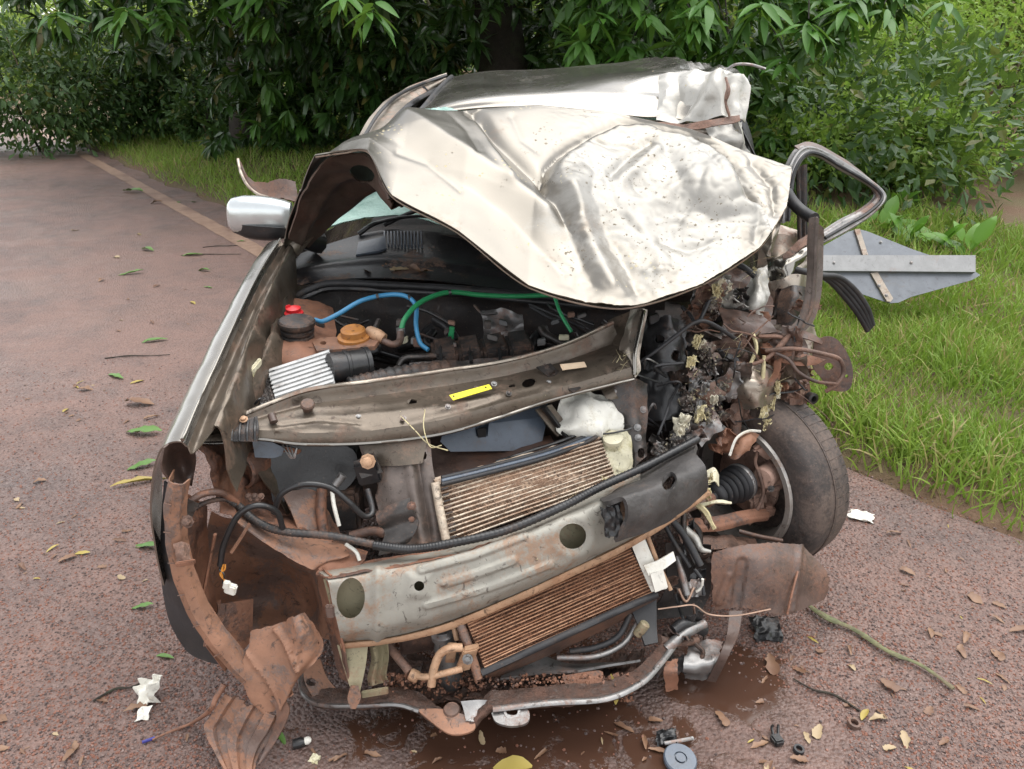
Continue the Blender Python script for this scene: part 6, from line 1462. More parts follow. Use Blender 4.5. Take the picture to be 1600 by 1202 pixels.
# wheel well behind
sheet('wheel_well', [[(1060, 620, 2.50), (1140, 600, 2.60), (1240, 610, 2.62)], [(1060, 720, 2.40), (1140, 720, 2.48), (1240, 720, 2.6)], [Vector((.5, 2.4, .1)), Vector((.7, 2.5, .1)), Vector((.95, 2.6, .12))]], DARK, car, nu=20, nv=24, t=.004, wob=.03, wobs=8)
# ---- torn arch liner in front of the wheel
def lnr(u, v, p):
    x, y = pix(p)
    d = bead(x, y, [(1160, 880), (1150, 950)], -.010, 9) + bead(x, y, [(1250, 850), (1240, 955)], .007, 4) + bead(x, y, [(1122, 940), (1138, 900)], .006, 6)
    return d + .005 * noise.noise(p * 10)
sheet('torn_liner', [[(1112, 862, 1.83), (1150, 852, 1.85), (1190, 847, 1.87), (1228, 847, 1.90), (1254, 853, 1.93)], [(1110, 892, 1.81), (1152, 880, 1.81), (1195, 876, 1.82), (1242, 878, 1.86), (1282, 880, 1.91)], [(1112, 925, 1.79), (1150, 915, 1.79), (1200, 915, 1.79), (1245, 912, 1.83), (1298, 905, 1.89)], [(1113, 958, 1.78), (1150, 952, 1.765), (1185, 954, 1.77), (1228, 962, 1.78), (1290, 938, 1.86)]], SOIL_DARK, car, nu=50, nv=60, t=.003, disp=lnr, sharp=40, jag=.004)
tube('liner_edge', [(1252, 853, 1.925), (1248, 885, 1.855), (1238, 925, 1.80), (1230, 960, 1.775)], .004, SOIL, car, seg=5)
sheet('liner_tail', [[(1140, 955, 1.765), (1160, 955, 1.76)], [(1136, 990, 1.70), (1154, 990, 1.695)], [(1126, 1020, 1.64), (1140, 1022, 1.635)], [G(1104, 1064, .02), G(1118, 1066, .02)]], SOIL_DARK, car, nu=18, nv=6, t=.004, wob=.004)
sheet('grey_shield', [[(1076, 1004, 1.72), (1110, 998, 1.73), (1132, 1000, 1.73)], [(1066, 1040, 1.64), (1100, 1040, 1.64), (1124, 1030, 1.66)], [G(1070, 1060, .03), G(1095, 1066, .02), G(1112, 1058, .03)]], STEEL, car, nu=20, nv=20, t=.003, wob=.012, wobs=16, jag=.006)
sheet('hanging_tongue', [[(1040, 1030, 1.64), (1060, 1028, 1.65)], [(1036, 1050, 1.60), (1062, 1050, 1.60)], [G(1040, 1082, .03), G(1060, 1078, .03)]], SOIL, car, nu=16, nv=14, t=.003, wob=.006, jag=.006)
tube('bare_wire', [(1028, 952, 1.68), (1058, 948, 1.68), (1085, 946, 1.69), (1108, 960, 1.69), (1150, 962, 1.70), (1204, 952, 1.72)], .0022, COPPER, car, seg=5)
for k, (a, b_, c_, r, mt) in enumerate([((1044, 806, 1.82), (1070, 838, 1.80), (1095, 884, 1.76), .010, RUBBER), ((1034, 810, 1.83), (1055, 850, 1.80), (1078, 886, 1.77), .007, RUBBER), ((1068, 800, 1.86), (1070, 840, 1.82), (1086, 880, 1.78), .008, DARKMETAL),
        ((1058, 870, 1.80), (1066, 900, 1.76), (1074, 930, 1.73), .009, STEEL), ((1085, 890, 1.78), (1096, 905, 1.76), (1100, 930, 1.74), .005, RUBBER), ((1040, 1015, 1.66), (1070, 990, 1.70), (1100, 975, 1.74), .014, STEEL), ((1052, 985, 1.70), (1070, 975, 1.72), (1100, 985, 1.74), .016, BLACK), ((1030, 1000, 1.68), (1060, 1005, 1.70), (1090, 1000, 1.72), .012, RUST),
        ((1060, 920, 1.74), (1072, 940, 1.73), (1084, 918, 1.75), .004, COPPER), ((1098, 905, 1.75), (1096, 918, 1.75), (1088, 925, 1.75), .004, WHITE)]):
    tube('torn_pipe', [a, b_, c_], r, mt, car, seg=7, wob=.2)
sheet('dark_filler_sheet', [[(1040, 850, 1.95), (1110, 850, 1.95)], [(1040, 920, 1.90), (1110, 930, 1.92)], [Vector((.38, 1.85, .06)), Vector((.55, 1.88, .06))]], DARK, car, nu=10, nv=10, t=.004, wob=.02)  # dark sheet added to supply the shade behind the torn pipes
# ================================================================ crushed side
# black fuse box and battery remains
fb = block('fuse_box', P(1040, 540, 2.28), (.05, .0, -.012), (0, .06, 0), (.006, 0, .055), BLACK, car, bev=.008, wob=.008)
for k in range(6): block('fuse_rib', P(1018 + 9 * k, 600 - 2 * k, 2.20), (.005, 0, 0), (0, .012, 0), (.002, 0, .05), BLACK_DUSTY, fb, bev=.002)
for k in range(5):
    block('relay', P(1022 + 13 * k % 40, 498 + 11 * k, 2.21), (.014, .002, .004), (0, .012, 0), (-.003, 0, .013), [BLACK, mk('blue_relay', (.04, .09, .35), .4, dirt=.1), BLACK_DUSTY, ORANGE, STEEL][k], fb, bev=.003)
sheet('battery_case', [[(1002, 560, 2.24), (1040, 560, 2.20), (1085, 545, 2.24)], [(1002, 610, 2.18), (1045, 610, 2.14), (1085, 600, 2.2)], [(1006, 660, 2.12), (1050, 655, 2.1), (1080, 640, 2.15)]], BLACK, car, nu=20, nv=20, t=.01, wob=.02, wobs=12)
tube('battery_cable', [(1000, 566, 2.12), (1030, 545, 2.12), (1060, 522, 2.13), (1088, 503, 2.15), (1112, 506, 2.17), (1150, 530, 2.2)], .0062, RUBBER, car, seg=8)
tube('battery_cable', [(1066, 480, 2.3), (1078, 492, 2.25), (1090, 505, 2.2), (1108, 470, 2.25)], .006, RUBBER, car, seg=7)
tube('battery_cable', [(1028, 680, 2.02), (1040, 650, 2.06), (1048, 625, 2.1), (1062, 600, 2.14)], .004, RUBBER, car, seg=6)
for k in range(9):
    x = rnd.uniform(1000, 1075); y = rnd.uniform(560, 690)
    tube('loose_wire', [(x, y, 2.13), (x + rnd.uniform(-20, 20), y + rnd.uniform(-30, 30), 2.09), (x + rnd.uniform(-40, 40), y + rnd.uniform(-50, 50), 2.12)], rnd.uniform(.002, .005), rnd.choice([RUBBER, BLACK, STEEL]), car, seg=5)
# crumpled metal: apron, inner wing and pillar foot
MET = [PAINT_TORN, SOIL, RUST, PAINT_IN, DARKMETAL, SOIL_DARK, STEEL]
SHARDS = [ # px, py, Y, half width u (m), half height v, tilt, material index, amplitude
    (1105, 470, 2.32, .05, .045, 20, 2, .03), (1130, 455, 2.36, .035, .04, -30, 0, .03), (1090, 540, 2.22, .05, .06, 30, 4, .04), (1060, 575, 2.16, .035, .05, -15, 4, .03), (1120, 575, 2.20, .05, .05, 10, 3, .04),
    (1100, 625, 2.12, .04, .05, 40, 6, .04), (1150, 560, 2.24, .06, .035, -10, 2, .03), (1165, 610, 2.24, .06, .05, 15, 3, .03), (1205, 600, 2.22, .05, .04, -25, 1, .03), (1150, 650, 2.18, .045, .05, 60, 2, .03),
    (1240, 610, 2.22, .035, .04, 10, 2, .03), (1185, 545, 2.26, .05, .03, 25, 1, .02), (1225, 560, 2.24, .06, .02, -12, 1, .02), (1130, 690, 2.10, .035, .04, 35, 1, .03), (1255, 590, 2.26, .03, .03, 10, 5, .02), (1078, 500, 2.26, .03, .03, 10, 2, .02),
    (1160, 470, 2.34, .04, .03, 70, 4, .03), (1230, 480, 2.40, .045, .06, 10, 4, .02), (1030, 700, 2.02, .035, .03, 20, 4, .03), (1075, 680, 2.05, .045, .035, -35, 6, .03)]
for k, (x, y, Y, a, b_, tl, mi, am) in enumerate(SHARDS):
    t = radians(tl)
    shard('torn_sheet_metal', P(x, y, Y), Vector((a * cos(t), .02 * sin(k), -a * sin(t))), Vector((b_ * sin(t), .3 * b_, b_ * cos(t))), MET[mi], car, seed=20 + k, amp=am, n=8)
# more torn scraps packed into the crush
rs = random.Random(91)
for k in range(30):
    x = rs.uniform(1075, 1265); y = rs.uniform(455, 690)
    if x > 1215 and y > 640: continue
    if y > 660 and x > 1180: continue
    Y = 2.30 - (y - 455) * .0008 + rs.uniform(-.06, .10)
    a, b_ = rs.uniform(.02, .055), rs.uniform(.02, .06); t = rs.uniform(0, 6.28)
    shard('torn_sheet_metal', P(x, y, Y), Vector((a * cos(t), rs.uniform(-.02, .02), -a * sin(t))), Vector((b_ * sin(t), rs.uniform(-.03, .03), b_ * cos(t))), rs.choice([RUST, SOIL_DARK, DARKMETAL, PAINT_TORN, SOIL, CHANNEL, BLACK, PAINT_IN, STEEL]), car, seed=200 + k, amp=rs.uniform(.006, .016), n=7, jag=.3)
for k in range(26):
    x = rs.uniform(1070, 1260); y = rs.uniform(460, 680)
    pts = [(x, y, 2.16 + rs.uniform(-.05, .05))]
    dx_, dy_ = rs.uniform(-16, 16), rs.uniform(-4, 16)
    for j in range(4): pts.append((pts[-1][0] + dx_ + rs.uniform(-5, 5), pts[-1][1] + dy_ + rs.uniform(-5, 5), pts[-1][2] + rs.uniform(-.015, .015)))
    tube('loose_wire', pts, rs.uniform(.0012, .0032), rs.choice([RUBBER, RUST, BLACK, SOIL_DARK]), car, seg=5)
def cwd(u, v, p): return .03 * (1 - 2.4 * abs(noise.noise(p * 7))) + .012 * noise.noise(p * 24)
sheet('crushed_inner_wing', [[(1085, 440, 2.58), (1130, 425, 2.62), (1180, 430, 2.64), (1215, 450, 2.6)], [(1085, 510, 2.46), (1140, 500, 2.48), (1195, 505, 2.50), (1250, 530, 2.48)], [(1085, 580, 2.36), (1140, 570, 2.38), (1200, 575, 2.40), (1262, 580, 2.42)], [(1090, 650, 2.30), (1140, 645, 2.34), (1190, 640, 2.38), (1255, 630, 2.44)]], SOIL_DARK, car, nu=50, nv=50, t=.004, disp=cwd, tension=.6, sharp=35)
sheet('crushed_door_skin', [[(1190, 360, 2.72), (1225, 350, 2.74), (1262, 380, 2.72)], [(1185, 420, 2.66), (1222, 420, 2.62), (1262, 430, 2.66)], [(1200, 500, 2.58), (1232, 500, 2.54), (1268, 510, 2.58)], [(1215, 560, 2.52), (1240, 560, 2.50), (1272, 560, 2.54)]], PAINT_DULL, car, nu=40, nv=30, t=.004, disp=lambda u, v, p: .02 * (1 - 2.3 * abs(noise.noise(p * 8 + Vector((7, 1, 1))))), sharp=35)
# larger named pieces
sheet('crushed_apron', [[(1122, 478, 2.34), (1160, 486, 2.32), (1186, 490, 2.32)], [(1128, 498, 2.27), (1165, 505, 2.24), (1205, 508, 2.28)], [(1138, 520, 2.24), (1170, 524, 2.22), (1212, 520, 2.26)]], SOIL_DARK, car, nu=16, nv=18, t=.005, wob=.01, wobs=14)
sheet('silver_fold', [[(1166, 445, 2.42), (1180, 425, 2.44), (1200, 412, 2.46)], [(1158, 490, 2.36), (1184, 470, 2.33), (1200, 450, 2.40)], [(1176, 492, 2.33), (1194, 498, 2.30), (1200, 470, 2.36)]], PAINT_TORN, car, nu=18, nv=16, t=.004, wob=.02, wobs=16)
sheet('silver_fold', [[(1196, 402, 2.55), (1225, 395, 2.52), (1256, 384, 2.52)], [(1200, 420, 2.48), (1228, 412, 2.44), (1262, 392, 2.48)], [(1205, 440, 2.46), (1230, 432, 2.42), (1250, 415, 2.46)]], PAINT, car, nu=18, nv=20, t=.004, wob=.012, wobs=18)
sheet('silver_fold', [[(1176, 350, 2.66), (1200, 345, 2.64), (1222, 340, 2.66)], [(1186, 380, 2.60), (1205, 375, 2.56), (1215, 365, 2.60)], [(1195, 405, 2.56), (1200, 400, 2.54), (1208, 395, 2.56)]], PAINT_DULL, car, nu=16, nv=14, t=.004, wob=.012)
sheet('folded_edge', [[(1222, 400, 2.47), (1245, 378, 2.5), (1262, 366, 2.52)], [(1226, 410, 2.46), (1250, 390, 2.48), (1268, 376, 2.50)]], RUST, car, nu=6, nv=14, t=.004, wob=.006, wobs=30)
sheet('grey_splash_guard', [[(1222, 452, 2.42), (1245, 446, 2.40), (1264, 450, 2.44)], [(1216, 480, 2.38), (1240, 474, 2.34), (1262, 478, 2.40)], [(1214, 510, 2.36), (1236, 508, 2.34), (1256, 508, 2.40)]], BLACK_DUSTY, car, nu=16, nv=16, t=.006, wob=.012, wobs=12)
sheet('bent_channel', [[(1264, 342, 2.30), (1276, 340, 2.28), (1284, 356, 2.30)], [(1262, 380, 2.30), (1274, 378, 2.27), (1283, 385, 2.30)], [(1262, 430, 2.28), (1272, 430, 2.25), (1282, 430, 2.28)], [(1256, 470, 2.26), (1268, 474, 2.23), (1278, 470, 2.26)], [(1246, 498, 2.24), (1256, 506, 2.21), (1268, 500, 2.24)], [(1226, 520, 2.22), (1234, 530, 2.20), (1244, 526, 2.22)]], CHANNEL, car, nu=44, nv=12, t=.005, disp=lambda u, v, p: .007 * sin(v * 14), sharp=40)
tube('bent_rod', [(1240, 516, 2.20), (1215, 545, 2.18), (1195, 562, 2.17), (1170, 570, 2.16), (1150, 568, 2.16)], [.009, .008, .007, .007], RUST, car, seg=7, wob=.25)
tube('bent_rod', [(1182, 526, 2.22), (1215, 526, 2.2), (1225, 530, 2.2)], .006, RUST, car, seg=6)
tube('bent_rod', [(1196, 548, 2.18), (1240, 545, 2.16), (1285, 553, 2.15), (1312, 562, 2.16), (1318, 582, 2.16), (1308, 600, 2.15), (1290, 612, 2.16)], .0065, RUST, car, seg=7)
tube('bent_rod', [(1212, 552, 2.17), (1232, 562, 2.15), (1248, 582, 2.14), (1275, 596, 2.14), (1306, 600, 2.15)], .0055, SOIL_DARK, car, seg=7)
tube('bent_rod', [(1194, 556, 2.17), (1192, 590, 2.16), (1187, 620, 2.16)], .006, STRAW, car, seg=6, wob=.3)
tube('bent_rod', [(1172, 570, 2.16), (1182, 545, 2.18), (1176, 520, 2.2)], .006, STRAW, car, seg=6, wob=.3)
hp = plane3((1276, 530, 2.22), (1322, 545, 2.20), (1300, 610, 2.18))
plate('hinge_plate', [(1272, 534), (1292, 526), (1310, 532), (1326, 556), (1333, 580), (1330, 604), (1318, 612), (1296, 608), (1282, 590), (1270, 572)], hp, SOIL_DARK, car, t=.008, smooth_n=40, holes=[(1295, 573, 7, 6, 0), (1323, 588, 2.5, 3, 0)])
sheet('swept_plate', [[(1206, 550, 2.20), (1250, 552, 2.18), (1290, 562, 2.18)], [(1215, 565, 2.17), (1250, 572, 2.15), (1275, 570, 2.17)]], SOIL, car, nu=8, nv=16, t=.004, wob=.006)
sheet('knife_plate', [[(1222, 508, 2.25), (1260, 518, 2.22), (1288, 532, 2.22)], [(1230, 522, 2.22), (1262, 530, 2.20), (1284, 538, 2.21)]], SOIL_DARK, car, nu=6, nv=12, t=.004)
sheet('pale_flap', [[(1158, 680, 2.12), (1175, 674, 2.12), (1190, 676, 2.14)], [(1142, 695, 2.08), (1165, 690, 2.06), (1182, 688, 2.09)], [(1138, 715, 2.06), (1150, 718, 2.04), (1165, 705, 2.06)]], SOIL_LIGHT, car, nu=14, nv=14, t=.004, wob=.012, wobs=18)
tube('flap_edge', [(1188, 674, 2.11), (1168, 674, 2.09), (1150, 686, 2.07), (1140, 712, 2.05)], .004, WHITE, car, seg=5)
sheet('pale_flap', [[(1104, 735, 1.95), (1116, 730, 1.95), (1124, 742, 1.95)], [(1108, 755, 1.92), (1118, 752, 1.92), (1126, 760, 1.93)]], CREAM, car, nu=8, nv=8, t=.003, wob=.01)
block('hub_remnant', P(1238, 620, 2.24), (.035, 0, .006), (0, .03, 0), (-.006, 0, .028), RUST, car, bev=.012, wob=.012)
lathe('hub_bush', [(.016, -.012), (.018, .01), (.010, .012), (.009, -.004)], P(1268, 622, 2.2), (.3, -.9, .1), BLACK, car, seg=16)
tube('strut_spring', [(1195, 600, 2.26), (1190, 640, 2.24), (1200, 680, 2.22)], [.03, .028, .02], RUST, car, seg=12, corr=.25, corr_n=9)
# bent wing plate, strut tube and loom scraps that still read as parts
sheet('bent_wing_plate', [[(1150, 578, 2.20), (1180, 566, 2.19), (1212, 572, 2.21)], [(1146, 610, 2.16), (1178, 604, 2.13), (1216, 602, 2.18)], [(1158, 645, 2.15), (1182, 640, 2.12), (1208, 634, 2.17)]], PAINT_DULL, car, nu=24, nv=24, t=.003, wob=.018, wobs=14, jag=.006)
sheet('bent_wing_plate', [[(1212, 548, 2.20), (1226, 552, 2.18)], [(1206, 580, 2.17), (1220, 578, 2.15)], [(1196, 606, 2.15), (1208, 604, 2.14)]], SOIL, car, nu=16, nv=8, t=.003, wob=.008, wobs=20, jag=.003)
tube('crushed_strut', [(1158, 575, 2.24), (1152, 630, 2.20), (1148, 690, 2.14)], [.022, .020, .016], RUST, car, seg=12, wob=.25)
sheet('lamp_housing', [[(1006, 500, 2.24), (1040, 492, 2.20), (1074, 500, 2.24)], [(1004, 540, 2.18), (1042, 536, 2.13), (1076, 540, 2.18)], [(1008, 580, 2.15), (1044, 582, 2.11), (1070, 578, 2.15)]], BLACK, car, nu=22, nv=22, t=.006, wob=.014, wobs=18, jag=.006, holes=[(1030, 530, 9, 7, 10), (1056, 556, 7, 9, 0)])
for k in range(22):
    x = rs.uniform(1030, 1112); y = rs.uniform(800, 1050); Y = 1.92 - (y - 800) * .0010 + rs.uniform(-.04, .04)
    if rs.random() < .5: shard('torn_sheet_metal', P(x, y, Y), Vector((rs.uniform(.012, .032), rs.uniform(-.02, .02), rs.uniform(-.02, .02))), Vector((rs.uniform(-.02, .02), rs.uniform(-.02, .02), rs.uniform(.012, .035))), rs.choice([BLACK, DARKMETAL, RUST, SOIL_DARK, BLACK_DUSTY, STEEL]), car, seed=900 + k, amp=.010, n=6, jag=.3)
    else: tube('torn_pipe', [(x, y, Y), (x + rs.uniform(-15, 15), y + rs.uniform(15, 35), Y - .02), (x + rs.uniform(-30, 30), y + rs.uniform(30, 70), Y - .05)], rs.uniform(.003, .009), rs.choice([RUBBER, BLACK, DARKMETAL, RUST]), car, seg=6)
# shredded insulation, plant fibre and dried grass caught in the metal: uncountable
def fluff(name, blobs, mat, seed, nper, L, rad):
    rg = np.random.default_rng(seed); parts = []
    tv = np.array([(-1, 0, 0), (1, 0, 0), (.6, .5, .3), (-.6, .5, .3), (0, 1, 0)]) * np.array([rad, 1, rad])
    tf = np.array([(0, 1, 2), (0, 2, 3), (3, 2, 4)])
    for (x, y, Y, r) in blobs:
        c = np.array(P(x, y, Y)[:])
        pos = c + rg.normal(0, r * .42, (nper, 3)) * np.array([1, .7, 1])
        d = rg.normal(0, 1, (nper, 3)); u = rg.normal(0, 1, (nper, 3))
        parts.append(place(tv, tf, pos, d, u, L * (.4 + rg.random(nper))))
    V, F_ = merge(parts)
    o = np_mesh(name, V, F_, mat, car, WLOC[car]); tag(o, kind='stuff'); return o
def lump(c, r, mat, seed, name='matted_lump'):
    bm = bmesh.new(); bmesh.ops.create_icosphere(bm, subdivisions=3, radius=1.0)
    c = P(*c); of = Vector((seed * 2.3, seed, 1))
    V = []
    for v in bm.verts:
        q = v.co * 1.6 + of
        k = 1 + .5 * noise.noise(q) + .25 * noise.noise(q * 2.7)
        V.append(c + Vector((v.co.x * r * k * 1.15, v.co.y * r * k * .7, v.co.z * r * k)))
    Fc = [tuple(v.index for v in f.verts) for f in bm.faces]; bm.free()
    return mesh_obj(name, V, Fc, mat, car, sharp=60)
INS = [(1092, 592, 2.15, .034), (1108, 618, 2.11, .036), (1078, 628, 2.11, .030), (1098, 650, 2.08, .030), (1074, 664, 2.05, .030), (1132, 602, 2.15, .026), (1112, 566, 2.17, .028), (1058, 688, 2.02, .024), (1124, 650, 2.11, .024), (1128, 452, 2.31, .022), (1104, 545, 2.18, .022), (1040, 708, 1.99, .022), (1110, 480, 2.28, .02)]
for k, (x, y, Y, r) in enumerate(INS):
    lump((x, y, Y + .02), r, [DARKMETAL, RUST, CHANNEL, DARKMETAL][k % 4], k)
    for j in range(2):
        t = rs.uniform(-.6, .6); b_ = r * rs.uniform(.4, .9); a = r * rs.uniform(.25, .6)
        shard('pulp_scrap', P(x + rs.uniform(-14, 14), y + rs.uniform(-16, 16), Y - .012 - .006 * j), Vector((a * cos(t), rs.uniform(-.008, .008), a * sin(t))), Vector((-b_ * sin(t), rs.uniform(-.01, .01), b_ * cos(t))), rs.choice([FLUFF, FLUFF, STEEL, PULP, DARKMETAL]), car, seed=400 + 7 * k + j, amp=.010, n=7, jag=.22)
STR = [(1098, 642, 2.05, .020), (1192, 640, 2.165, .024), (1190, 614, 2.17, .020), (1204, 625, 2.18, .018), (1196, 664, 2.16, .014), (1092, 532, 2.15, .016), (1120, 452, 2.28, .018), (1102, 772, 1.89, .016), (1106, 752, 1.91, .014), (1080, 565, 2.13, .014), (1216, 606, 2.17, .016)]
for k, (x, y, Y, r) in enumerate(STR):
    for j in range(3):
        t = rs.uniform(-.5, .5); b_ = r * rs.uniform(.9, 1.6); a = r * rs.uniform(.25, .5)
        shard('pulp_scrap', P(x + rs.uniform(-6, 6), y + rs.uniform(-8, 8), Y - .004 * j), Vector((a * cos(t), rs.uniform(-.006, .006), a * sin(t))), Vector((-b_ * sin(t), rs.uniform(-.01, .01), b_ * cos(t))), STRAW if j else PULP, car, seed=700 + 5 * k + j, amp=.008, n=7, jag=.25)
fluff('shredded_insulation', [(x, y, Y - .02, r * 1.3) for x, y, Y, r in INS], FLUFF, 3, 40, .007, .4)
fluff('plant_fibre', [(x, y, Y - .012, r * 1.2) for x, y, Y, r in STR] + [(945, 748, 1.86, .010), (1180, 420, 2.4, .014)], STRAW, 4, 16, .008, .3)
fluff('dry_grass', [(1180, 425, 2.38, .05), (1120, 460, 2.28, .06), (1150, 540, 2.2, .07), (1195, 600, 2.16, .06), (1080, 600, 2.08, .07), (975, 565, 2.02, .03), (905, 775, 1.76, .02)], STRAW, 6, 14, .04, .014)
# ---- bent door window frame standing out from the body
wf = [(1228, 345, 2.62), (1232, 300, 2.66), (1238, 266, 2.70), (1254, 240, 2.74), (1276, 238, 2.77), (1312, 258, 2.80), (1352, 282, 2.82), (1374, 300, 2.82), (1374, 314, 2.80), (1352, 334, 2.76), (1318, 354, 2.70), (1286, 372, 2.64)]
wfp = [W(q) for q in wf]
C = sum(wfp, Vector()) / len(wfp)
outw = [(q - C).normalized() for q in wfp]
frame = sheet('door_window_frame', [[q + o * .020 + Vector((0, .03, 0)) for q, o in zip(wfp, outw)], [q + o * .020 + Vector((0, -.004, 0)) for q, o in zip(wfp, outw)], [q + Vector((0, -.012, 0)) for q in wfp], [q - o * .016 + Vector((0, -.004, 0)) for q, o in zip(wfp, outw)], [q - o * .018 + Vector((0, .03, 0)) for q, o in zip(wfp, outw)]], STEEL, car, nu=18, nv=110, t=.003, sharp=35, disp=lambda u, v, p: .003 * sin(u * 25))
tube('frame_rubber', [q - o * .004 + Vector((0, -.016, 0)) for q, o in zip(wfp, outw)], .006, RUBBER, frame, seg=6)
sheet('frame_skin', [[wfp[k] + outw[k] * .020 for k in (3, 4, 5, 6, 7)], [wfp[k] + outw[k] * .034 + Vector((0, .02, .0)) for k in (3, 4, 5, 6, 7)]], SOIL_DARK, frame, nu=6, nv=24, t=.004, wob=.004)
sheet('division_bar', [[(1244, 262, 2.72), (1262, 256, 2.73)], [(1246, 310, 2.70), (1262, 306, 2.71)], [(1248, 385, 2.66), (1262, 380, 2.66)]], BLACK_DUSTY, frame, nu=16, nv=10, t=.012, disp=lambda u, v, p: .005 * sin(v * 12))
# black rubber door seals
tube('door_seal', [(1228, 300, 2.55), (1240, 318, 2.52), (1255, 332, 2.48), (1272, 342, 2.42)], .019, RUBBER, car, seg=9)
for k in range(4): tube('door_seal', [(1225 + 4 * k, 425 - 2 * k, 2.45), (1262 + 5 * k, 424 + 2 * k, 2.48), (1292 + 6 * k, 436 - 1 * k, 2.52), (1318 + 6 * k, 462 - 3 * k, 2.54), (1340 + 5 * k, 490 - 3 * k, 2.55), (1356 + 2.5 * k, 517 - 3 * k, 2.56)], .0095, RUBBER, car, seg=7)
tube('door_seal', [(1150, 412, 2.45), (1165, 420, 2.42), (1180, 432, 2.40)], .010, RUBBER, car, seg=7)
# ================================================================ road sign lying face down on the verge
sg = plane3((1395, 474, 4.62), (1300, 395, 4.82), (1470, 398, 4.82))
zmin = min(sg(1395, 474).z, .0)
sign = empty('road_sign', (sg(1395, 474).x, sg(1395, 474).y, sg(1395, 474).z), 'grey diamond road sign lying face down with a pale crossbar', 'road sign')
plate('sign_board', [(1262, 408), (1280, 388), (1326, 362), (1340, 358), (1354, 361), (1424, 389), (1520, 422), (1532, 430), (1518, 438), (1424, 464), (1404, 473), (1390, 474), (1290, 441), (1268, 422)], sg, SIGN_BACK, sign, t=.004)
sb1 = lift(sg, .030)
b1 = plate('crossbar', [(1268, 402), (1520, 402), (1520, 428), (1268, 426)], sb1, SIGN_BAR, sign, t=.034)
plate('brace', [(1334, 360), (1342, 359), (1355, 400), (1347, 400)], lift(sg, .014), WOODBAR, sign, t=.016)
plate('brace', [(1359, 428), (1370, 427), (1394, 468), (1390, 473), (1384, 472)], lift(sg, .014), WOODBAR, sign, t=.016)
for (x, y) in ((1376, 379), (1372, 448), (1383, 463), (1300, 414), (1420, 414)): bolt(sg(x, y, 0) + sg.n * (.030 if 402 < y < 426 else (.002 if x == 1376 else .014)), sg.n, .007, STEEL, sign, name='rivet')
tube('prop_foot', [sg(1345, 366) + Vector((0, .02, -.01)), sg(1345, 366) + Vector((0, .12, -sg(1345, 366).z + ground_z(sg(1345, 366).x, sg(1345, 366).y + .12)))], .018, WOODBAR, sign, seg=6)
# ================================================================ leaf litter: each leaf a thing
def flat_leaf(L, w, seed, curl, torn=0.0):
    rn_ = random.Random(seed)
    V, F = [], []
    seg = 8
    bend = rn_.uniform(-.22, .22); tw = rn_.uniform(-.5, .5); asym = rn_.uniform(.8, 1.25)
    end = 1.0 if torn == 0 else rn_.uniform(.6, 1.0)
    for i in range(seg + 1):
        y = i / seg * end
        base_ = w * .5 * (sin(pi * min(1, y * .96 + .03)) ** .75)
        z = curl * (sin(y * pi * rn_.uniform(.9, 1.3) + seed) * .5 + .5) + .002
        for s_ in (-1, 0, 1):
            wd = base_ * (asym if s_ > 0 else 1 / asym) * (1 - torn * rn_.random())
            V.append((s_ * wd + bend * y * y, (y - .5) * L, z + abs(s_) * wd * (.3 + .4 * rn_.random()) + s_ * wd * tw * (y - .5)))
    for i in range(seg):
        for k in range(2):
            a = i * 3 + k
            F.append((a, a + 1, a + 4, a + 3))
    return V, F
LM = {}
for nm, mt, k in (('green', LITTER_GREEN, 5), ('yellow', LITTER_YELLOW, 3), ('brown', LITTER_BROWN, 12)):
    for i in range(k):
        V, F = flat_leaf(1.0, (.30 if nm != 'brown' else .42) * (1 + .12 * ((i * 5) % 4 - 1.5)), i * 7 + len(nm), .05 + .02 * (i % 6), .45 if nm == 'brown' else 0)
        me = bpy.data.meshes.new('fallen_leaf'); me.from_pydata(V, [], F); me.materials.append(mt); me.shade_smooth()
        LM[nm, i] = me
def drop_leaf(px, py, kind, L, ang, label, group=None, z=None, w=1.0, var=None, loc=None):
    p = G(px, py, 0) if loc is None else loc
    if z is None: p.z = 0.001 if road_s(p.x, p.y) < edge_s(road_t(p.x, p.y)) else ground_z(p.x, p.y) + .02
    n = {'green': 5, 'yellow': 3, 'brown': 12}[kind]
    o = bpy.data.objects.new('fallen_leaf', LM[kind, (var if var is not None else int(px + py)) % n])
    link(o, None, p); o.rotation_euler = (rr_.uniform(-.12, .12), rr_.uniform(-.12, .12), radians(ang)); o.scale = (L * w, L, L)
    return tag(o, label, 'leaf', group)
rr_ = random.Random(77)
GL = [(207, 301, .34, 80, 'pair of long green leaves fallen on the painted line'), (279, 317, .14, 20, 'small green leaf on the asphalt strip beside the verge'), (302, 317, .13, -10, 'small green leaf at the foot of the grass bank'), (230, 392, .20, 60, 'curled green leaf beside a dark twig on the road'),
      (301, 400, .20, 95, 'glossy broad green leaf flat on the wet road'), (205, 429, .22, 115, 'dark green leaf arched up on the road'), (318, 424, .15, 70, 'short green leaf beside the fender on the road'), (377, 378, .11, 100, 'tiny green leaf on the end of the painted line'), (325, 450, .09, 80, 'tiny pale green leaf beside the fender'),
      (242, 534, .17, 110, 'narrow green leaf on red gravel'), (180, 590, .16, 60, 'bright yellow green leaf half over a brown one'), (224, 679, .20, 92, 'long light green leaf beside the fender nose'), (222, 731, .14, 125, 'torn green leaf above the long yellow leaf'), (232, 857, .15, 80, 'pale grey green leaf by the bumper skin'), (222, 951, .08, 110, 'small faded green leaf on the gravel'), (258, 1028, .07, 75, 'small yellowish green leaf behind the bumper skin'), (438, 1153, .07, 40, 'dark green leaf scrap under the wreck')]
for (x, y, L, a, lb) in GL: drop_leaf(x, y, 'green', L * .85, a, lb, w=.95)
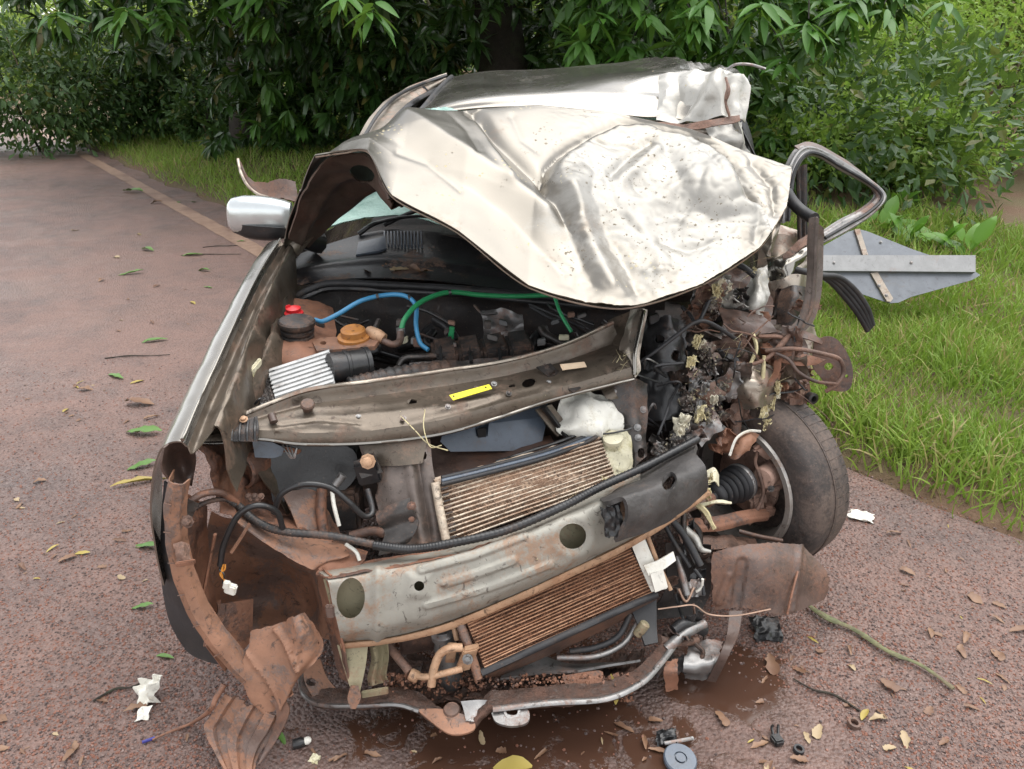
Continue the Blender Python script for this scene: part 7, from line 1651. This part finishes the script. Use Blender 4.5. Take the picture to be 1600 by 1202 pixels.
for (x, y, L, a, lb, w) in [(218, 757, .21, 118, 'long yellow leaf pointing at the wreck', .6), (800, 1199, .10, 80, 'round yellow leaf in the muddy water', 1.6), (960, 1066, .08, 175, 'yellow green curled leaf standing on the belly plate', .9)]:
    o = drop_leaf(x, y, 'yellow', L, a, lb, w=w, z=0 if y == 1066 else None)
    if y == 1066: o.location = P(960, 1076, 1.55); o.rotation_euler = (radians(70), 0, radians(10))
for (x, y, L, a, lb) in [(1205, 1045, .14, 170, 'wide orange brown leaf in the muddy puddle'), (1130, 1128, .09, 200, 'narrow brown leaf on the puddle edge'), (1022, 1128, .06, 80, 'orange leaf scrap by the cracked black cap'), (1278, 1150, .09, 150, 'curled brown leaf standing beside the rubber rings'), (1385, 1172, .07, 100, 'flat rusty leaf scrap beyond the rubber rings'), (1250, 1050, .09, 215, 'dark brown sliver of leaf above the puddle'),
      (1395, 1078, .11, 210, 'dark dry leaf with frayed end'), (215, 1108, .09, 300, 'tan strip of dry leaf beside the crumpled foil'), (292, 1152, .05, 20, 'small brown leaf chip beside the torn cord'), (245, 318, .18, 95, 'pale tan leaf lying beside the painted line'), (1412, 893, .10, 40, 'curled tan leaf beside the green branch'), (1395, 835, .09, 100, 'pale straw leaf by the white shard'), (218, 632, .20, 85, 'long dry brown leaf on red gravel'), (235, 655, .12, 130, 'short dry leaf above the long green one')]:
    drop_leaf(x, y, 'brown', L * .75, a, lb, w=rr_.uniform(.6, 1.2))
# dry leaves on the cowl panel
for i, (x, y, Y, L, a) in enumerate([(590, 434, 2.655, .09, 70), (618, 428, 2.68, .10, 110), (645, 424, 2.70, .09, 40), (660, 430, 2.685, .08, 95), (604, 420, 2.71, .07, 130), (575, 428, 2.67, .07, 20), (632, 436, 2.655, .08, 80)]):
    drop_leaf(0, 0, 'brown', L, a, 'dry brown leaf lying on the black cowl panel', 'dry leaves on the cowl panel', z=0, var=i, loc=P(x, y, Y) + Vector((0, 0, .004)))
# scattered scraps: leaf bits and bark chips
CL = [(rr_.uniform(0, 250), rr_.uniform(420, 1180)) for _ in range(9)] + [(rr_.uniform(1120, 1600), rr_.uniform(860, 1190)) for _ in range(9)] + [(700, 1180), (900, 1165)]
k = 0
while k < 150:
    px, py = rr_.uniform(-20, 1620), rr_.uniform(300, 1215)
    if rr_.random() < .6:
        cx_, cy_ = CL[rr_.randrange(len(CL))]; px, py = cx_ + rr_.gauss(0, 45), cy_ + rr_.gauss(0, 28)
    p = G(px, py)
    if road_s(p.x, p.y) > edge_s(road_t(p.x, p.y)) - .03: continue
    if 300 < px < 1080 and 480 < py < 1130: continue
    if 250 < px < 480 and 640 < py < 1180: continue
    if p.y > 1.9 and -.9 < p.x < 1.05: continue
    L = rr_.uniform(.012, .05) * (1 + .14 * p.y)
    drop_leaf(px, py, 'brown' if rr_.random() < .86 else 'yellow', L, rr_.uniform(0, 360), 'small dry scrap of leaf on the wet road', 'leaf scraps scattered on the road', w=rr_.uniform(.5, 1.4)); k += 1
# ================================================================ broken bits on the road
def top(name, loc, label, cat, group=None): return empty(name, loc, label, cat, group)
o = G(1060, 1185); r_ = top('broken_cap', o, 'grey black round plastic cap on a splintered bracket beside the puddle', 'broken part')
lathe('cap', [(.040, 0), (.041, .010), (.038, .014), (.016, .015), (.016, .010), (.012, .010), (.012, .016), (.006, .016), (.001, .016)], o + Vector((0, -.012, .004)), (.1, -.15, 1), BLUEGREY, r_, seg=28)
shard('bracket', o + Vector((-.022, .048, .018)), Vector((.028, .0, .006)), Vector((0, .02, .010)), BLACK, r_, seed=3, amp=.008)
tube('bent_tab', [o + Vector((-.03, .03, .016)), o + Vector((.01, .035, .02)), o + Vector((.045, .05, .012))], .005, STEEL, r_, seg=6)
o = G(1212, 1158); r_ = top('plastic_clip', o, 'small forked black plastic clip lying on wet gravel', 'broken part')
block('body', o + Vector((0, -.006, .010)), (.013, .003, 0), (-.004, .014, 0), (0, 0, .009), BLACK, r_, bev=.004)
for s_ in (-1, 1): tube('prong', [o + Vector((.006 * s_, .004, .012)), o + Vector((.008 * s_ + .004, .026, .016)), o + Vector((.007 * s_ + .010, .038, .012))], .0038, BLACK, r_, seg=6)
for (x, y, R, lb) in ((1333, 1134, .016, 'thick brown rubber ring upright on the gravel'), (1247, 1174, .013, 'thin black rubber ring flat on the gravel')):
    o = G(x, y); m_ = lathe('rubber_ring', [(R * .62, 0), (R, 0), (R * 1.06, R * .4), (R, R * .8), (R * .62, R * .8), (R * .58, R * .4), (R * .62, 0)], o + Vector((0, 0, .001)), (.1, -.1, 1), RUST if R > .014 else RUBBER, None, seg=24)
    tag(m_, lb, 'rubber ring')
o = G(1197, 990); m_ = shard('plastic_scrap', o + Vector((0, 0, .02)), Vector((.045, .0, 0)), Vector((.0, .045, .012)), BLACK, None, seed=8, amp=.010, jag=.2); tag(m_, 'flat black plastic scrap beneath the torn liner', 'plastic scrap')
o = G(1345, 811); m_ = shard('white_shard', o + Vector((0, 0, .016)), Vector((.045, -.02, -.004)), Vector((.012, .024, .006)), WHITE, None, seed=9, amp=.008, jag=.3); tag(m_, 'white plastic shard beside the tyre', 'plastic shard')
o = G(235, 1092); m_ = shard('crumpled_foil', o + Vector((0, 0, .028)), Vector((.030, .0, .012)), Vector((.0, .03, .018)), WHITE, None, seed=11, amp=.022, jag=.12, n=7); tag(m_, 'crumpled white foil beside tan leaf strip on the gravel', 'foil')
o = G(225, 1120); m_ = shard('white_paper_scrap', o + Vector((0, 0, .012)), Vector((.018, .0, .004)), Vector((.0, .018, .008)), WHITE, None, seed=12, amp=.009, jag=.12, n=6); tag(m_, 'small torn white paper scrap below the crumpled foil', 'paper scrap')
o = G(474, 1166); r_ = top('lamp_bulb', o, 'small dark bulb with pale glass tip under the wreck', 'bulb')
lathe('socket', [(.001, -.02), (.012, -.018), (.013, 0), (.010, .010), (.001, .010)], o + Vector((-.006, 0, .012)), (1, .3, .05), BLACK, r_, seg=14)
lathe('glass_tip', [(.009, 0), (.010, .008), (.006, .015), (.001, .017)], o + Vector((.004, .003, .013)), (1, .3, .1), WHITE, r_, seg=12)
o = G(492, 1188); m_ = shard('white_shard', o + Vector((0, 0, .006)), Vector((.012, -.004, 0)), Vector((.004, .010, .004)), CREAM, None, seed=14, amp=.004); tag(m_, 'tiny cream plastic shard near the small bulb', 'plastic shard')
# green branch across the road edge
bp = [G(1252, 938, .010), G(1290, 964, .018), G(1335, 984, .012), G(1388, 1018, .014), G(1440, 1040, .012), G(1490, 1076, .012)]
GBARK = mk('green_bark', (.13, .14, .065), .75, 0, dirt=.45, dirt_col=(.17, .13, .08), dscale=16, var=.35, vscale=50, bump=.5)
m_ = tube('green_branch', bp, [.006, .011, .010, .009, .008, .006], GBARK, None, seg=8, wob=.5, flat=.6); tag(m_, 'long mossy green branch lying on the gravel beyond the torn liner', 'branch')
# twigs
for (x, y, L, a, lb) in [(330, 398, .5, 5, 'thin dark twig beside the glossy green leaf'), (215, 557, .35, 10, 'thin twig under the narrow green leaf'), (190, 1078, .14, 35, 'short dark twig above the crumpled foil'), (1290, 1085, .18, 140, 'bent brown twig between the rubber ring and puddle'), (345, 385, .3, 15, 'dark twig by the end of the painted line')]:
    o = G(x, y, .004); d = Vector((cos(radians(a)), sin(radians(a)), 0)) * L / 2
    m_ = tube('twig', [o - d, o - d * .3 + Vector((.0, .012, .003)), o + d * .4 + Vector((.0, -.01, .003)), o + d], [.003, .004, .003, .002], BARK, None, seg=5, wob=.4); tag(m_, lb, 'twig')
# coarse chippings standing proud of the road surface
rng = np.random.default_rng(55)
N = 70000
py = 560 + 680 * rng.random(N) ** .8; px = -40 + 1680 * rng.random(N)
vx, vv = (px - 800) / F_PX, (601 - py) / F_PX
dz = -SP + vv * CP; dy = CP + vv * SP
tt = -CAM_H / dz
x, y = vx * tt, dy * tt
sS = (x - ROAD_P0.x) * ROAD_N.x + (y - ROAD_P0.y) * ROAD_N.y
tT = (x - ROAD_P0.x) * ROAD_U.x + (y - ROAD_P0.y) * ROAD_U.y
ok = sS < -.03 - .035 * np.clip(tT, 0, 12) + .05
pw_ = G(1130, 1060)
ok &= ~((((x - pw_.x) / .24) ** 2 + ((y - pw_.y) / .15) ** 2) < rng.random(N) * 1.3)
pb_ = G(830, 1150)
ok &= ~(((((x - pb_.x) / .8) ** 2 + ((y - pb_.y) / .3) ** 2) < 1) & (rng.random(N) < .96))
x, y = x[ok], y[ok]; n_ = len(x)
ang = np.arange(5) * 2 * pi / 5
tv = np.vstack([np.stack([np.cos(ang), np.sin(ang), -.35 * np.ones(5)], 1), np.stack([.62 * np.cos(ang + .3), .62 * np.sin(ang + .3), .55 * np.ones(5)], 1)])
tf = [(i, (i + 1) % 5, 5 + (i + 1) % 5) for i in range(5)] + [(i, 5 + (i + 1) % 5, 5 + i) for i in range(5)] + [(5, 6, 7), (5, 7, 8), (5, 8, 9)]
tf = np.array(tf)
sc_ = .0022 + .0035 * rng.random(n_) ** 2.0
d = rng.normal(0, 1, (n_, 3)); d[:, 2] *= .25; u = rng.normal(0, .28, (n_, 3)); u[:, 2] = 1
V, F_ = place(tv, tf, np.stack([x, y, np.zeros(n_)], 1), d, u, sc_)
m, nt, b, out, tc = base_mat('wet_chippings')
g = nd(nt, 'ShaderNodeNewGeometry'); r0 = g.outputs['Random Per Island']
c = mixc(nt, ramp_n(nt, r0, .0, 1.0), (.062, .040, .036), (.20, .135, .115)); c = mixc(nt, mathn(nt, 'LESS_THAN', mathn(nt, 'FRACT', mathn(nt, 'MULTIPLY', r0, 17.3)), .35), c, (.20, .085, .055))
nt.links.new(c, b.inputs['Base Color']); sock(b, 'Roughness', .5)
o = np_mesh('chippings', V, F_, m, bpy.data.objects['road'], Vector((0, 0, 0))); tag(o, kind='stuff')
